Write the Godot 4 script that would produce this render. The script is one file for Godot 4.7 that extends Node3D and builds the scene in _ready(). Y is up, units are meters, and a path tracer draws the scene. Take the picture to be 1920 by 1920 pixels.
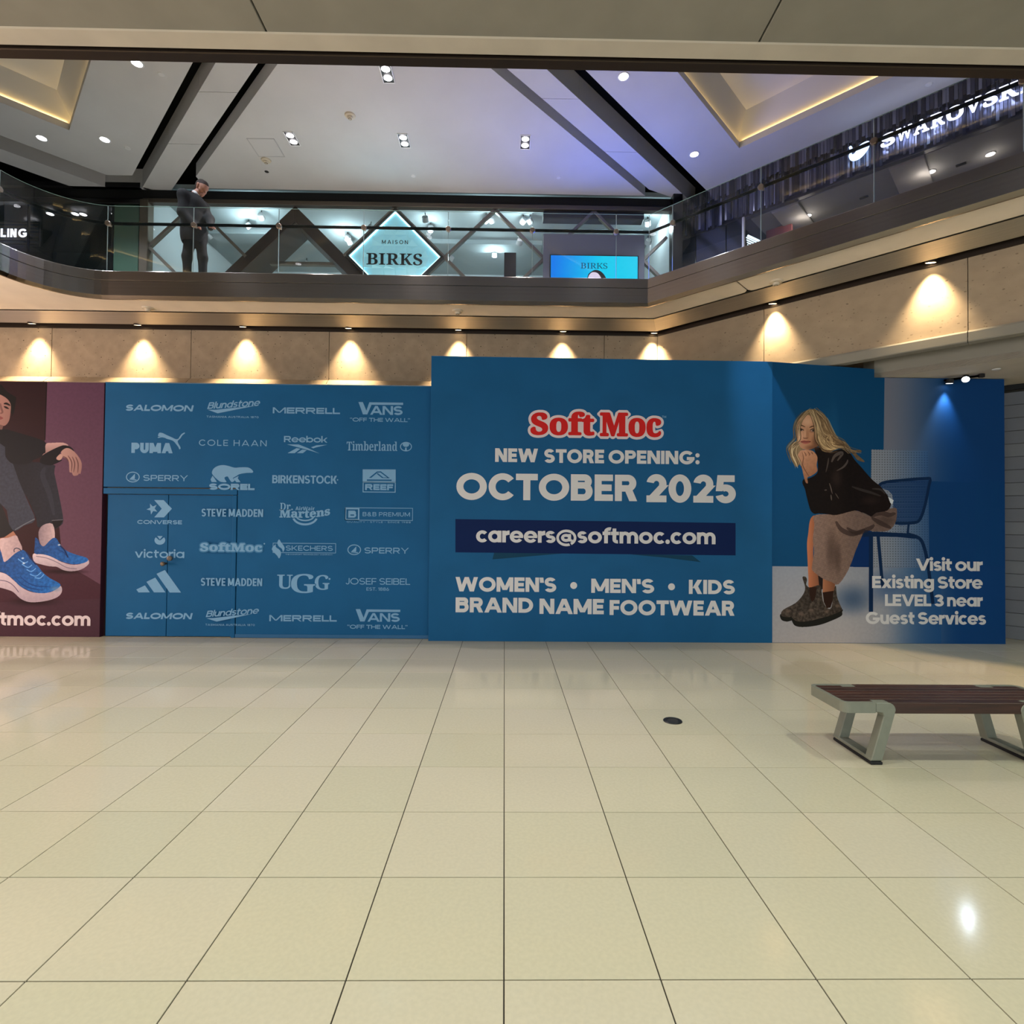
extends Node3D
# Atrium of a shopping mall: camera stands under one balcony and looks across at a printed hoarding and the balcony above it.
# Units are metres, y up, the floor tiles run along x and z (0.6 m modules).

var M := {}

func _ready():
	var cam := Camera3D.new()
	cam.name = "camera"
	cam.fov = rad_to_deg(2.0 * atan(960.0 / 1025.0))
	cam.near = 0.05; cam.far = 100.0
	cam.position = Vector3(0, 1.75, 0)
	cam.rotation = Vector3(0.0156, -0.0137, 0.0089)
	cam.current = true
	add_child(cam)
	var env := Environment.new()
	env.background_mode = Environment.BG_COLOR
	env.background_color = Color(0, 0, 0)
	env.tonemap_mode = Environment.TONE_MAPPER_LINEAR
	env.tonemap_exposure = 1.0
	env.sdfgi_enabled = true; env.ssao_enabled = true; env.ssil_enabled = true
	var we := WorldEnvironment.new()
	we.name = "environment"; we.environment = env
	add_child(we)
	# brightness and colour of the lamps, by kind of fitting
	M.soffit_lamp = 5.6;   M.soffit_colour = Color(0.97, 1.0, 0.93)
	M.trough_lamp = 9.0;   M.trough_colour = Color(1.0, 0.88, 0.7)
	M.twin_lamp = 10.0;    M.twin_colour = Color(1.0, 0.96, 0.95)
	M.tray_lamp = 26.0;    M.tray_colour = Color(0.94, 1.0, 0.97)
	M.cove_lamp = 0.8;     M.cove_colour = Color(1.0, 0.84, 0.55)
	M.rim_lamp = 5.0;      M.rim_colour = Color(0.9, 0.94, 1.0)
	M.shop_lamp = 0.7;     M.shop_colour = Color(0.86, 0.97, 1.0)
	M.screen_lamp = 10.0;  M.screen_colour = Color(0.1, 0.32, 1.0)
	M.sign_lamp = 1.0;     M.sign_colour = Color(0.6, 0.9, 1.0)
	M.letter_lamp = 0.012;  M.letter_colour = Color(0.75, 0.85, 1.0)
	M.crystal_lamp = 0.05
	M.track_lamp = 1.3;    M.track_colour = Color(0.84, 0.93, 1.0)
	M.window_lamp = 52.0;  M.window_colour = Color(1.0, 0.88, 0.82)
	M.front_lamp = 46.0;   M.front_colour = Color(0.92, 0.97, 1.0)
	palette()
	build_floor()
	build_shell()
	build_concrete()
	build_balcony()
	build_near_balcony()
	build_ceiling()
	build_hoarding()
	build_jeweller()
	build_crystal_shop()
	build_watch_shop()
	build_corridor()
	build_railing()
	build_bench()
	build_person()
	build_fittings()
	build_lit_window()

func palette():
	M.tile = []
	for k in 3:
		M.tile.append(grained([c8(206, 197, 172), c8(203, 195, 170), c8(208, 198, 175)][k], 0.11, 0.955, 0.16, 0.9, 21 + k, 0.42, 3))
	M.grout = mat(c8(52, 47, 40), 0.9)
	M.concrete = concrete()
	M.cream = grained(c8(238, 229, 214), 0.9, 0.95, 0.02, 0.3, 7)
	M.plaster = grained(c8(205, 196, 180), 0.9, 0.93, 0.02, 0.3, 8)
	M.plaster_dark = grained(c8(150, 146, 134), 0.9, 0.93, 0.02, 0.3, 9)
	M.white = grained(c8(206, 206, 206), 0.92, 0.96, 0.01, 0.2, 10)
	M.steel = brushed(c8(166, 158, 150), 0.26)
	M.band = brushed(c8(190, 184, 174), 0.4)
	M.bronze = mat(c8(66, 56, 48), 0.45, 0.7)
	M.black = mat(c8(10, 10, 11), 0.7)
	M.blackgloss = mat(c8(8, 8, 9), 0.3)
	M.chrome = mat(c8(190, 188, 184), 0.15, 1.0)
	M.satin = mat(c8(160, 156, 150), 0.32, 1.0)
	M.glass = glassy(c8(200, 225, 215), 0.012)
	M.glass_edge = mat(c8(120, 150, 140), 0.1)
	M.warm = glow(c8(255, 226, 176), 9.0)
	M.cool = glow(c8(250, 250, 255), 9.0)
	M.white_trim = mat(c8(220, 220, 220), 0.5)

# ---------------------------------------------------------------- mesh builder (a, b, c run counter-clockwise seen from outside)
class MB:
	var v := PackedVector3Array()
	var n := PackedVector3Array()
	var u := PackedVector2Array()
	var t := Transform3D()
	var lift := 0.0
	func put(p: Vector3, m: Vector3, w := Vector2.ZERO):
		v.append(t * p); n.append((t.basis * m).normalized()); u.append(w)
	func tri(a: Vector3, b: Vector3, c: Vector3, ua := Vector2.ZERO, ub := Vector2.ZERO, uc := Vector2.ZERO):
		var m := (b - a).cross(c - a)
		if m.length_squared() < 1e-20: return
		m = m.normalized()
		put(a, m, ua); put(c, m, uc); put(b, m, ub)
	func quad(a: Vector3, b: Vector3, c: Vector3, d: Vector3, ua := Vector2.ZERO, ub := Vector2(1, 0), uc := Vector2(1, 1), ud := Vector2(0, 1)):
		tri(a, b, c, ua, ub, uc); tri(a, c, d, ua, uc, ud)
	func box(c: Vector3, s: Vector3, bev := 0.0):
		var h := s / 2.0
		var k := minf(bev, minf(h.x, minf(h.y, h.z)) * 0.9)
		var ax := [Vector3.RIGHT, Vector3.UP, Vector3.BACK]
		for i in 3:
			for sg in [1.0, -1.0]:
				var w: Vector3 = ax[i] * sg
				var p: Vector3 = ax[(i + 1) % 3] * sg
				var q: Vector3 = ax[(i + 2) % 3]
				var hp: float = h[(i + 1) % 3] - k
				var hq: float = h[(i + 2) % 3] - k
				var o: Vector3 = c + w * h[i]
				quad(o - p * hp - q * hq, o + p * hp - q * hq, o + p * hp + q * hq, o - p * hp + q * hq)
		if k > 0.0:
			for i in 3:
				var a: Vector3 = ax[i]
				var e: float = h[i] - k
				for s1 in [1.0, -1.0]:
					for s2 in [1.0, -1.0]:
						var p: Vector3 = ax[(i + 1) % 3] * s1
						var q: Vector3 = ax[(i + 2) % 3] * s2
						var hp: float = h[(i + 1) % 3]
						var hq: float = h[(i + 2) % 3]
						var l: Vector3 = c + p * hp + q * (hq - k)
						var r: Vector3 = c + p * (hp - k) + q * hq
						if s1 * s2 > 0: quad(l - a * e, r - a * e, r + a * e, l + a * e)
						else: quad(r - a * e, l - a * e, l + a * e, r + a * e)
			for sx in [1.0, -1.0]:
				for sy in [1.0, -1.0]:
					for sz in [1.0, -1.0]:
						var pa := c + Vector3(sx * h.x, sy * (h.y - k), sz * (h.z - k))
						var pb := c + Vector3(sx * (h.x - k), sy * h.y, sz * (h.z - k))
						var pc := c + Vector3(sx * (h.x - k), sy * (h.y - k), sz * h.z)
						if sx * sy * sz > 0: tri(pa, pb, pc)
						else: tri(pa, pc, pb)
	static func ccw(p: PackedVector2Array) -> PackedVector2Array:
		var s := 0.0
		for i in p.size(): s += p[i].cross(p[(i + 1) % p.size()])
		if s < 0.0:
			p = p.duplicate(); p.reverse()
		return p
	func flat(p: PackedVector2Array, z := 0.0):
		p = ccw(p)
		if p.size() == 4 and Geometry2D.convex_hull(p).size() == 5:
			quad(Vector3(p[0].x, p[0].y, z), Vector3(p[1].x, p[1].y, z), Vector3(p[2].x, p[2].y, z), Vector3(p[3].x, p[3].y, z))
			return
		var ix := Geometry2D.triangulate_polygon(p)
		for i in range(0, ix.size(), 3):
			var a := p[ix[i]]; var b := p[ix[i + 1]]; var c := p[ix[i + 2]]
			if (b - a).cross(c - a) < 0.0:
				var w := b; b = c; c = w
			tri(Vector3(a.x, a.y, z), Vector3(b.x, b.y, z), Vector3(c.x, c.y, z))
	func prism(p: PackedVector2Array, z0: float, z1: float, bev := 0.0):
		p = ccw(p)
		var q := p
		if bev > 0.0:
			var off := Geometry2D.offset_polygon(p, -bev, Geometry2D.JOIN_MITER)
			if off.size() == 1 and off[0].size() == p.size(): q = align(ccw(off[0]), p)
		flat(q, z1)
		var old := t
		t = t * Transform3D(Basis(Vector3.LEFT, Vector3.UP, Vector3.FORWARD), Vector3.ZERO)
		var r := PackedVector2Array()
		for w in p: r.append(Vector2(-w.x, w.y))
		flat(r, -z0)
		t = old
		var zb := z1 - (bev if q != p else 0.0)
		for i in p.size():
			var a := p[i]; var b := p[(i + 1) % p.size()]
			quad(Vector3(a.x, a.y, z0), Vector3(b.x, b.y, z0), Vector3(b.x, b.y, zb), Vector3(a.x, a.y, zb))
			if q != p:
				var c := q[(i + 1) % q.size()]; var d := q[i]
				quad(Vector3(a.x, a.y, zb), Vector3(b.x, b.y, zb), Vector3(c.x, c.y, z1), Vector3(d.x, d.y, z1))
	static func align(q: PackedVector2Array, p: PackedVector2Array) -> PackedVector2Array:
		var best := 0
		for i in q.size():
			if q[i].distance_to(p[0]) < q[best].distance_to(p[0]): best = i
		var o := PackedVector2Array()
		for i in q.size(): o.append(q[(best + i) % q.size()])
		return o
	func lathe(prof: Array, seg := 20, arc := TAU):
		for k in prof.size() - 1:
			var a: Vector2 = prof[k]; var b: Vector2 = prof[k + 1]
			var d := b - a
			var m := Vector2(d.y, -d.x).normalized()
			for i in seg:
				var t0 := arc * i / seg; var t1 := arc * (i + 1) / seg
				var e0 := Vector3(cos(t0), 0, -sin(t0)); var e1 := Vector3(cos(t1), 0, -sin(t1))
				var P := [e0 * a.x + Vector3.UP * a.y, e1 * a.x + Vector3.UP * a.y, e1 * b.x + Vector3.UP * b.y, e0 * b.x + Vector3.UP * b.y]
				var N := [e0 * m.x + Vector3.UP * m.y, e1 * m.x + Vector3.UP * m.y]
				if a.x > 1e-6:
					put(P[0], N[0]); put(P[2], N[1]); put(P[1], N[1])
				if b.x > 1e-6:
					put(P[0], N[0]); put(P[3], N[0]); put(P[2], N[1])
	func tube(path: PackedVector3Array, r: float, seg := 10):
		var up := Vector3.UP
		var rings := []
		for i in path.size():
			var d := (path[mini(i + 1, path.size() - 1)] - path[maxi(i - 1, 0)]).normalized()
			var s := d.cross(up)
			if s.length() < 0.05: s = d.cross(Vector3.RIGHT)
			s = s.normalized()
			up = s.cross(d).normalized()
			var ring := []
			for k in seg + 1:
				var a := TAU * k / seg
				ring.append(s * cos(a) + up * sin(a))
			rings.append(ring)
		for i in path.size() - 1:
			for k in seg:
				var a: Vector3 = rings[i][k]; var b: Vector3 = rings[i][k + 1]; var c: Vector3 = rings[i + 1][k + 1]; var d: Vector3 = rings[i + 1][k]
				var A := path[i] + a * r; var B := path[i] + b * r; var C := path[i + 1] + c * r; var D := path[i + 1] + d * r
				put(A, a); put(C, c); put(B, b)
				put(A, a); put(D, d); put(C, c)
		for e in 2:
			var i: int = 0 if e == 0 else path.size() - 1
			for k in seg:
				var A: Vector3 = path[i] + rings[i][k] * r; var B: Vector3 = path[i] + rings[i][k + 1] * r
				if e == 0: tri(path[i], B, A)
				else: tri(path[i], A, B)
	# a 2-D section swept along a flat plan path (x, z); section points are (outward, y), plan corners are mitred
	func sweep(plan: PackedVector2Array, sec: PackedVector2Array, closed_sec := false, uscale := 1.0):
		var offs := PackedVector2Array()
		for i in plan.size():
			var d0 := (plan[i] - plan[maxi(i - 1, 0)]).normalized()
			var d1 := (plan[mini(i + 1, plan.size() - 1)] - plan[i]).normalized()
			if i == 0: d0 = d1
			if i == plan.size() - 1: d1 = d0
			var n0 := Vector2(-d0.y, d0.x); var n1 := Vector2(-d1.y, d1.x)
			offs.append((n0 + n1) / (1.0 + n0.dot(n1)))
		var run := 0.0
		for i in plan.size() - 1:
			var l := plan[i].distance_to(plan[i + 1])
			for k in sec.size() - (0 if closed_sec else 1):
				var s0 := sec[k]; var s1 := sec[(k + 1) % sec.size()]
				var a := plan[i] + offs[i] * s0.x; var b := plan[i + 1] + offs[i + 1] * s0.x
				var c := plan[i + 1] + offs[i + 1] * s1.x; var d := plan[i] + offs[i] * s1.x
				quad(Vector3(a.x, s0.y, a.y), Vector3(b.x, s0.y, b.y), Vector3(c.x, s1.y, c.y), Vector3(d.x, s1.y, d.y), Vector2(run, s0.y) * uscale, Vector2(run + l, s0.y) * uscale, Vector2(run + l, s1.y) * uscale, Vector2(run, s1.y) * uscale)
			run += l
	func mesh(off := Vector3.ZERO) -> ArrayMesh:
		var w := v
		if off != Vector3.ZERO:
			w = PackedVector3Array()
			for p in v: w.append(p - off)
		var a := []
		a.resize(Mesh.ARRAY_MAX)
		a[Mesh.ARRAY_VERTEX] = w; a[Mesh.ARRAY_NORMAL] = n; a[Mesh.ARRAY_TEX_UV] = u
		var m := ArrayMesh.new()
		m.add_surface_from_arrays(Mesh.PRIMITIVE_TRIANGLES, a)
		return m

# ---------------------------------------------------------------- objects
var used := {}
func numbered(s: String) -> String:
	used[s] = used.get(s, -1) + 1
	return s if used[s] == 0 else "%s_%03d" % [s, used[s]]
func origin(o: Node3D) -> Vector3:
	var p := Vector3.ZERO
	var q: Node = o
	while q is Node3D and q != self:
		p += (q as Node3D).position
		q = q.get_parent()
	return p
func thing(nm: String, label: String, cat: String, at := Vector3.ZERO, group := "") -> Node3D:
	var o := Node3D.new()
	o.name = numbered(nm); o.position = at; add_child(o)
	o.set_meta("label", label); o.set_meta("category", cat)
	if group: o.set_meta("group", group)
	return o
func struct(nm: String, label := "", at := Vector3.ZERO) -> Node3D:
	var o := Node3D.new()
	o.name = numbered(nm); o.position = at; add_child(o)
	o.set_meta("kind", "structure")
	if label: o.set_meta("label", label)
	return o
func mi(nm: String, m: Mesh, mat: Material, parent: Node, label := "") -> MeshInstance3D:
	var o := MeshInstance3D.new()
	o.name = nm; o.mesh = m; o.material_override = mat
	parent.add_child(o, true)
	if label: o.set_meta("label", label)
	return o
# mb in world coordinates
func part(nm: String, mb: MB, mat: Material, parent: Node3D, label := "") -> MeshInstance3D:
	return mi(nm, mb.mesh(origin(parent)), mat, parent, label)
# mb in the thing's own coordinates
func lpart(nm: String, mb: MB, mat: Material, parent: Node3D, label := "") -> MeshInstance3D:
	return mi(nm, mb.mesh(), mat, parent, label)
func dup(root: Node3D, at: Vector3, label: String, turn := 0.0, group := "") -> Node3D:
	var r: Node3D = root.duplicate()
	var base := String(root.name)
	if base.length() > 4 and base.right(4).begins_with("_") and base.right(3).is_valid_int(): base = base.left(-4)
	r.name = numbered(base)
	add_child(r); r.position = at; r.rotation.y = turn
	r.set_meta("label", label)
	if group: r.set_meta("group", group)
	return r
func S(s: String, k := 0.01, off := Vector2.ZERO) -> PackedVector2Array:   # "x,y x,y" in centimetres
	var o := PackedVector2Array()
	for w in s.strip_edges().split(" ", false):
		var c := w.split(",")
		o.append(Vector2(float(c[0]), float(c[1])) * k + off)
	return o
func smooth(p: PackedVector2Array, closed := true, sub := 4) -> PackedVector2Array:
	var o := PackedVector2Array()
	var m := p.size()
	for i in (m if closed else m - 1):
		var a := p[(i - 1 + m) % m] if closed else p[maxi(i - 1, 0)]
		var b := p[i]; var c := p[(i + 1) % m]
		var d := p[(i + 2) % m] if closed else p[mini(i + 2, m - 1)]
		for k in sub: o.append(b.cubic_interpolate(c, a, d, float(k) / sub))
	if not closed: o.append(p[m - 1])
	return o
func rnd(r: RandomNumberGenerator, a: float, b: float) -> float: return r.randf_range(a, b)

# ---------------------------------------------------------------- materials
func mat(c: Color, rough := 0.6, metal := 0.0, spec := 0.5) -> StandardMaterial3D:
	var m := StandardMaterial3D.new()
	m.albedo_color = c; m.roughness = rough; m.metallic = metal; m.metallic_specular = spec
	return m
func c8(r: float, g: float, b: float) -> Color: return Color(r / 255.0, g / 255.0, b / 255.0)
func glow(c: Color, e: float) -> StandardMaterial3D:
	var m := mat(c, 0.5)
	m.emission_enabled = true; m.emission = c; m.emission_energy_multiplier = e
	return m
func glassy(c: Color, a: float) -> StandardMaterial3D:
	var m := mat(Color(c.r, c.g, c.b, a), 0.02)
	m.transparency = BaseMaterial3D.TRANSPARENCY_ALPHA
	return m
# grain: mottled noise multiplied over the colour, in world space
func grained(c: Color, rough: float, lo: float, freq: float, scale: float, sd: int, spec := 0.5, oct := 4) -> StandardMaterial3D:
	var m := mat(c, rough, 0.0, spec)
	var f := FastNoiseLite.new()
	f.seed = sd; f.frequency = freq; f.fractal_octaves = oct
	var im := Image.create(256, 256, false, Image.FORMAT_RGB8)
	var raw := f.get_seamless_image(256, 256)
	for y in 256:
		for x in 256:
			var k := lerpf(lo, 1.0, raw.get_pixel(x, y).r)
			im.set_pixel(x, y, Color(k, k, k))
	m.albedo_texture = ImageTexture.create_from_image(im)
	m.uv1_triplanar = true; m.uv1_world_triplanar = true; m.uv1_scale = Vector3.ONE * scale
	return m
# cast concrete: mottling, air holes and rows of round plugs
func concrete() -> StandardMaterial3D:
	var m := mat(c8(176, 160, 138), 0.85)
	var f := FastNoiseLite.new()
	f.seed = 5; f.frequency = 0.012; f.fractal_octaves = 5
	var raw := f.get_seamless_image(768, 768)
	var im := Image.create(768, 768, false, Image.FORMAT_RGB8)
	for y in 768:
		for x in 768:
			var k := lerpf(0.9, 1.0, raw.get_pixel(x, y).r)
			im.set_pixel(x, y, Color(k, k * 0.985, k * 0.96))
	var r := RandomNumberGenerator.new()
	r.seed = 11
	for i in 620:
		var cx := r.randi_range(4, 763); var cy := r.randi_range(4, 763)
		var rad := 0.6 + pow(r.randf(), 4.0) * 3.4
		var dk := rnd(r, 0.42, 0.62)
		for y in range(-4, 5):
			for x in range(-4, 5):
				if Vector2(x, y * 1.2).length() <= rad: im.set_pixel(clampi(cx + x, 0, 767), clampi(cy + y, 0, 767), Color(dk, dk * 0.93, dk * 0.85))
	m.albedo_texture = ImageTexture.create_from_image(im)
	m.uv1_triplanar = true; m.uv1_world_triplanar = true; m.uv1_scale = Vector3.ONE * 0.48
	return m
func brushed(c: Color, rough: float) -> StandardMaterial3D:
	var m := mat(c, rough, 1.0)
	var im := Image.create(256, 256, false, Image.FORMAT_RGB8)
	var r := RandomNumberGenerator.new()
	r.seed = 3
	for y in 256:
		var k := rnd(r, 0.93, 1.0)
		for x in 256:
			var w := k + rnd(r, -0.02, 0.0)
			im.set_pixel(x, y, Color(w, w, w))
	m.albedo_texture = ImageTexture.create_from_image(im)
	m.uv1_scale = Vector3(0.5, 1.6, 1)
	m.anisotropy_enabled = true; m.anisotropy = -0.8
	return m
func spot(parent: Node3D, at: Vector3, dir: Vector3, e: float, ang: float, c: Color, size := 0.06, blend := 0.6) -> SpotLight3D:
	var l := SpotLight3D.new()
	l.name = "lamp"
	parent.add_child(l, true)
	l.position = at
	var up := Vector3.UP if absf(dir.normalized().y) < 0.95 else Vector3.FORWARD
	l.basis = Basis.looking_at(dir.normalized(), up)
	l.light_energy = e; l.spot_angle = ang; l.spot_angle_attenuation = blend; l.light_color = c
	l.spot_range = 40.0; l.spot_attenuation = 2.0; l.light_size = size; l.shadow_enabled = true
	return l
func omni(parent: Node3D, at: Vector3, e: float, c: Color, size := 0.08) -> OmniLight3D:
	var l := OmniLight3D.new()
	l.name = "lamp"
	parent.add_child(l, true)
	l.position = at; l.light_energy = e; l.light_color = c; l.omni_range = 40.0; l.omni_attenuation = 2.0; l.light_size = size; l.shadow_enabled = true
	return l
func area(parent: Node3D, at: Vector3, dir: Vector3, sz: Vector2, e: float, c: Color, up := Vector3.UP) -> AreaLight3D:
	var l := AreaLight3D.new()
	l.name = "lamp"
	parent.add_child(l, true)
	l.position = at
	l.basis = Basis.looking_at(dir.normalized(), up)
	l.area_size = sz; l.light_energy = e; l.light_color = c; l.area_range = 40.0; l.area_attenuation = 2.0; l.shadow_enabled = true
	return l

# ---------------------------------------------------------------- floor
func build_floor():
	var f := struct("floor", "polished beige porcelain floor of large square tiles with dark joints")
	var slab := MB.new()
	slab.box(Vector3(0, -0.1, -2.5), Vector3(30, 0.188, 18.4))
	part("slab", slab, M.grout, f)
	var one := MB.new()
	one.box(Vector3(0, -0.005, 0), Vector3(0.5945, 0.01, 0.5945), 0.0012)
	var tm := one.mesh()
	var r := RandomNumberGenerator.new()
	r.seed = 77
	var rest := MB.new()
	for row in range(-3, 16):          # rows from behind the camera to under the hoarding
		var z := -2.11 - 0.6 * row + 0.3
		for col in range(-24, 24):
			var x := 0.014 + 0.6 * col + 0.3
			var seen := -z > 0.9 and absf(x - 0.0137 * z) < -z * 0.955 + 0.5 and z > -8.1
			if seen:
				var o := mi("tile", tm, M.tile[r.randi() % 3], f)
				o.position = Vector3(x, rnd(r, -0.0003, 0.0003), z)
			else:
				rest.t = Transform3D(Basis(), Vector3(x, 0, z))
				rest.box(Vector3(0, -0.005, 0), Vector3(0.5965, 0.01, 0.5965))
	var ro := part("tile", rest, M.tile[0], f)
	ro.set_meta("kind", "stuff")

# ---------------------------------------------------------------- outer walls, slabs and roof (mostly outside the frame; they close the hall)
func build_shell():
	var spec := [["wall_left", Vector3(-14.6, 4.9, -5), Vector3(0.3, 10.2, 24)], ["wall_right", Vector3(14.6, 4.9, -5), Vector3(0.3, 10.2, 24)], ["wall_front", Vector3(0, 4.9, 6.9), Vector3(29.5, 10.2, 0.3)], ["wall_far", Vector3(0, 4.9, -17.2), Vector3(29.5, 10.2, 0.3)]]
	for s in spec:
		var mb := MB.new()
		mb.box(s[1], s[2])
		part("plaster", mb, M.plaster, struct(s[0]))
	var roof := MB.new()
	roof.box(Vector3(0, 10.1, -5), Vector3(29.5, 0.3, 24.4))
	part("slab", roof, M.black, struct("roof"))

# plan of the far opening edge, seen from the hall: left arm, rounded corner, far side, 45 degree side
func edge_plan(d: float) -> PackedVector2Array:      # d = distance in front of the concrete
	var p := PackedVector2Array()
	var zb := -10.043 + d
	var rr := 0.94 + (1.21 - d)
	var cx := -6.41; var cz := -7.89
	if d < 0.95:
		p.append(Vector2(-14.3, zb))
	else:
		p.append(Vector2(cx - rr, -4.05))
		for i in 15:
			var a := PI + PI / 2.0 * i / 14.0
			p.append(Vector2(cx + rr * cos(a), cz + rr * sin(a)))
	p.append(Vector2(2.807 - 0.4142 * d, zb))
	var c := 12.85 - 1.4142 * d
	p.append(Vector2(c - 3.87, -3.87))
	return p

func build_concrete():
	var w := struct("wall_back", "fair-faced concrete beam wall with joints and air holes above the hoarding")
	var joints := [-14.3, -13.346, -10.817, -8.288, -5.767, -3.25, -0.725, 1.819, 2.807]
	for i in joints.size() - 1:
		var a: float = joints[i] + 0.004; var b: float = joints[i + 1] - (0.004 if i < joints.size() - 2 else 0.0)
		var mb := MB.new()
		mb.box(Vector3((a + b) / 2, 4.8, -10.143), Vector3(b - a, 1.09, 0.2), 0.004)
		part("concrete_panel", mb, M.concrete, w)
		var lip := MB.new()
		lip.sweep(PackedVector2Array([Vector2(a, -10.043), Vector2(b, -10.043)]), S("-24.2,411 16.9,411 16.9,417 2.4,429.1 -2.4,430.3"))
		part("lip", lip, M.concrete, w)
	var s := struct("wall_right", "fair-faced concrete beam wall on the right turned at forty five degrees")
	var wj := [0.0, 1.9, 4.429, 6.957, 8.712]
	for i in wj.size() - 1:
		var a: float = wj[i] + 0.004; var b: float = wj[i + 1] - 0.004
		var pa := Vector2(2.807 + a * 0.7071, -10.043 + a * 0.7071); var pb := Vector2(2.807 + b * 0.7071, -10.043 + b * 0.7071)
		var mb := MB.new()
		mb.sweep(PackedVector2Array([pa, pb]), S("-24.2,423 0,423 0,519.8 0,534.4 -24.2,534.4"), true)
		part("concrete_panel", mb, M.concrete, s)
		var lip := MB.new()
		lip.sweep(PackedVector2Array([pa, pb]), S("-9.7,408.5 4.8,408.5 6,409.7 6,420.6 4.8,423 0,424.3"))
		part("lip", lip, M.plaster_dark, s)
	var gap := MB.new()
	gap.sweep(PackedVector2Array([Vector2(2.807, -10.043), Vector2(8.98, -3.87)]), S("-29,415.8 -9.7,415.8"))
	part("shadow_gap", gap, M.black, s)

# ---------------------------------------------------------------- far balcony: soffit, metal band, trough, steel fascia, upper floor
func build_balcony():
	var b := struct("balcony", "far balcony edge with stainless steel fascia and cream soffit")
	var p10 := edge_plan(1.21)
	var fas := MB.new()
	fas.sweep(p10, S("0,534.4 0,555.3"))
	part("fascia_panel", fas, M.steel, b)
	var fas2 := MB.new()
	fas2.sweep(p10, S("-0.2,556.2 0,556.4 0,570.7 -1.2,571.9 -16.9,571.9"))
	part("fascia_panel", fas2, M.steel, b)
	var seam := MB.new()
	seam.sweep(p10, S("-0.7,554.9 -0.7,557.4"))
	part("seam", seam, M.black, b)
	var lip := MB.new()
	lip.sweep(p10, S("-10.9,530.1 -8.5,527.7 -4.8,527.4 0,531.9 0,534.4"))
	part("lip", lip, M.steel, b)
	# cream soffit, from the fascia lip back to the metal band, in plaster boards
	var poly := PackedVector2Array()
	for q in edge_plan(1.125): poly.append(q)
	poly.append(Vector2(12.85 - 0.545 * 1.4142 - 3.87, -3.87))
	poly.append(Vector2(2.807 - 0.4142 * 0.545, -9.498))
	poly.append(Vector2(-14.3, -9.498)); poly.append(Vector2(-14.3, -4.05))
	var sof := MB.new()
	sof.t = Transform3D(Basis(Vector3.RIGHT, Vector3.BACK, Vector3.DOWN), Vector3(0, 5.319, 0))
	var left_half := Geometry2D.intersect_polygons(poly, PackedVector2Array([Vector2(-20, -20), Vector2(-20, 0), Vector2(-5.6, 0), Vector2(-5.6, -7), Vector2(3.345, -7.94), Vector2(3.69, -8.29), Vector2(4.8, -20)]))
	for q in left_half: sof.flat(q)
	part("soffit_board", sof, M.cream, b)
	var sof2 := MB.new()
	sof2.t = sof.t
	var right_half := Geometry2D.intersect_polygons(poly, PackedVector2Array([Vector2(3.357, -7.93), Vector2(3.702, -8.28), Vector2(10, -9.5), Vector2(14, -1), Vector2(5, -1)]))
	for q in right_half: sof2.flat(q)
	part("soffit_board", sof2, M.cream, b)
	var jt := MB.new()
	jt.sweep(edge_plan(0.52), S("-3.6,535.6 3.6,535.6"))
	part("shadow_gap", jt, M.black, b)
	var back_plan := PackedVector2Array([Vector2(-14.3, -10.043), Vector2(2.807, -10.043), Vector2(8.98, -3.87)])
	var band := MB.new()
	band.sweep(back_plan, S("19.4,524.7 19.4,521.1 20.6,520.6 50.8,531.5"))
	part("metal_band", band, M.band, b)
	var tr := MB.new()
	tr.sweep(back_plan, S("-1.2,518.6 2.4,518.6 2.4,531.9 19.4,531.9 19.4,521.1"))
	part("trough", tr, M.bronze, b)
	# upper floor slab
	var sl := struct("floor_upper", "upper level floor slab behind the steel fascia")
	var fp := PackedVector2Array()
	for q in edge_plan(1.17): fp.append(q)
	fp.append(Vector2(14.4, -3.87)); fp.append(Vector2(14.4, -17)); fp.append(Vector2(-14.4, -17)); fp.append(Vector2(-14.4, -4.05))
	var fl := MB.new()
	fl.t = Transform3D(Basis(Vector3.RIGHT, Vector3.FORWARD, Vector3.UP), Vector3(0, 5.69, 0))
	var fpz := PackedVector2Array()
	for q in fp: fpz.append(Vector2(q.x, -q.y))
	fl.prism(fpz, -0.3, 0.0)
	part("slab", fl, M.plaster, sl)

# ---------------------------------------------------------------- near balcony above the camera
func build_near_balcony():
	var b := struct("balcony", "underside of the near balcony crossing the top of the view")
	var xs := [-14.4, -9.07, -5.42, -1.78, 1.86, 5.5, 9.15, 14.4]
	for i in xs.size() - 1:
		var mb := MB.new()
		mb.box(Vector3((xs[i] + xs[i + 1]) / 2, 5.339, 1.37), Vector3(xs[i + 1] - xs[i] - 0.014, 0.04, 10.77), 0.004)
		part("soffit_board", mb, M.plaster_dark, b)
	var back := MB.new()
	back.box(Vector3(0, 5.519, 1.37), Vector3(28.8, 0.3, 10.77))
	part("slab", back, M.black, b)
	var lip := MB.new()
	lip.sweep(PackedVector2Array([Vector2(14.4, -4.015), Vector2(-14.4, -4.015)]), S("-3.6,531.9 -2.4,531.3 11.5,531.3 12.1,531.9 12.1,535.6"))
	part("edge_board", lip, M.plaster, b)
	var ch := MB.new()
	ch.sweep(PackedVector2Array([Vector2(14.4, -4.015), Vector2(-14.4, -4.015)]), S("12.1,534.4 14,534.4 14,530.7 14.8,530.3 23,530.3 23.7,531.9 23.7,571.9"))
	part("edge_channel", ch, M.bronze, b)

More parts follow.
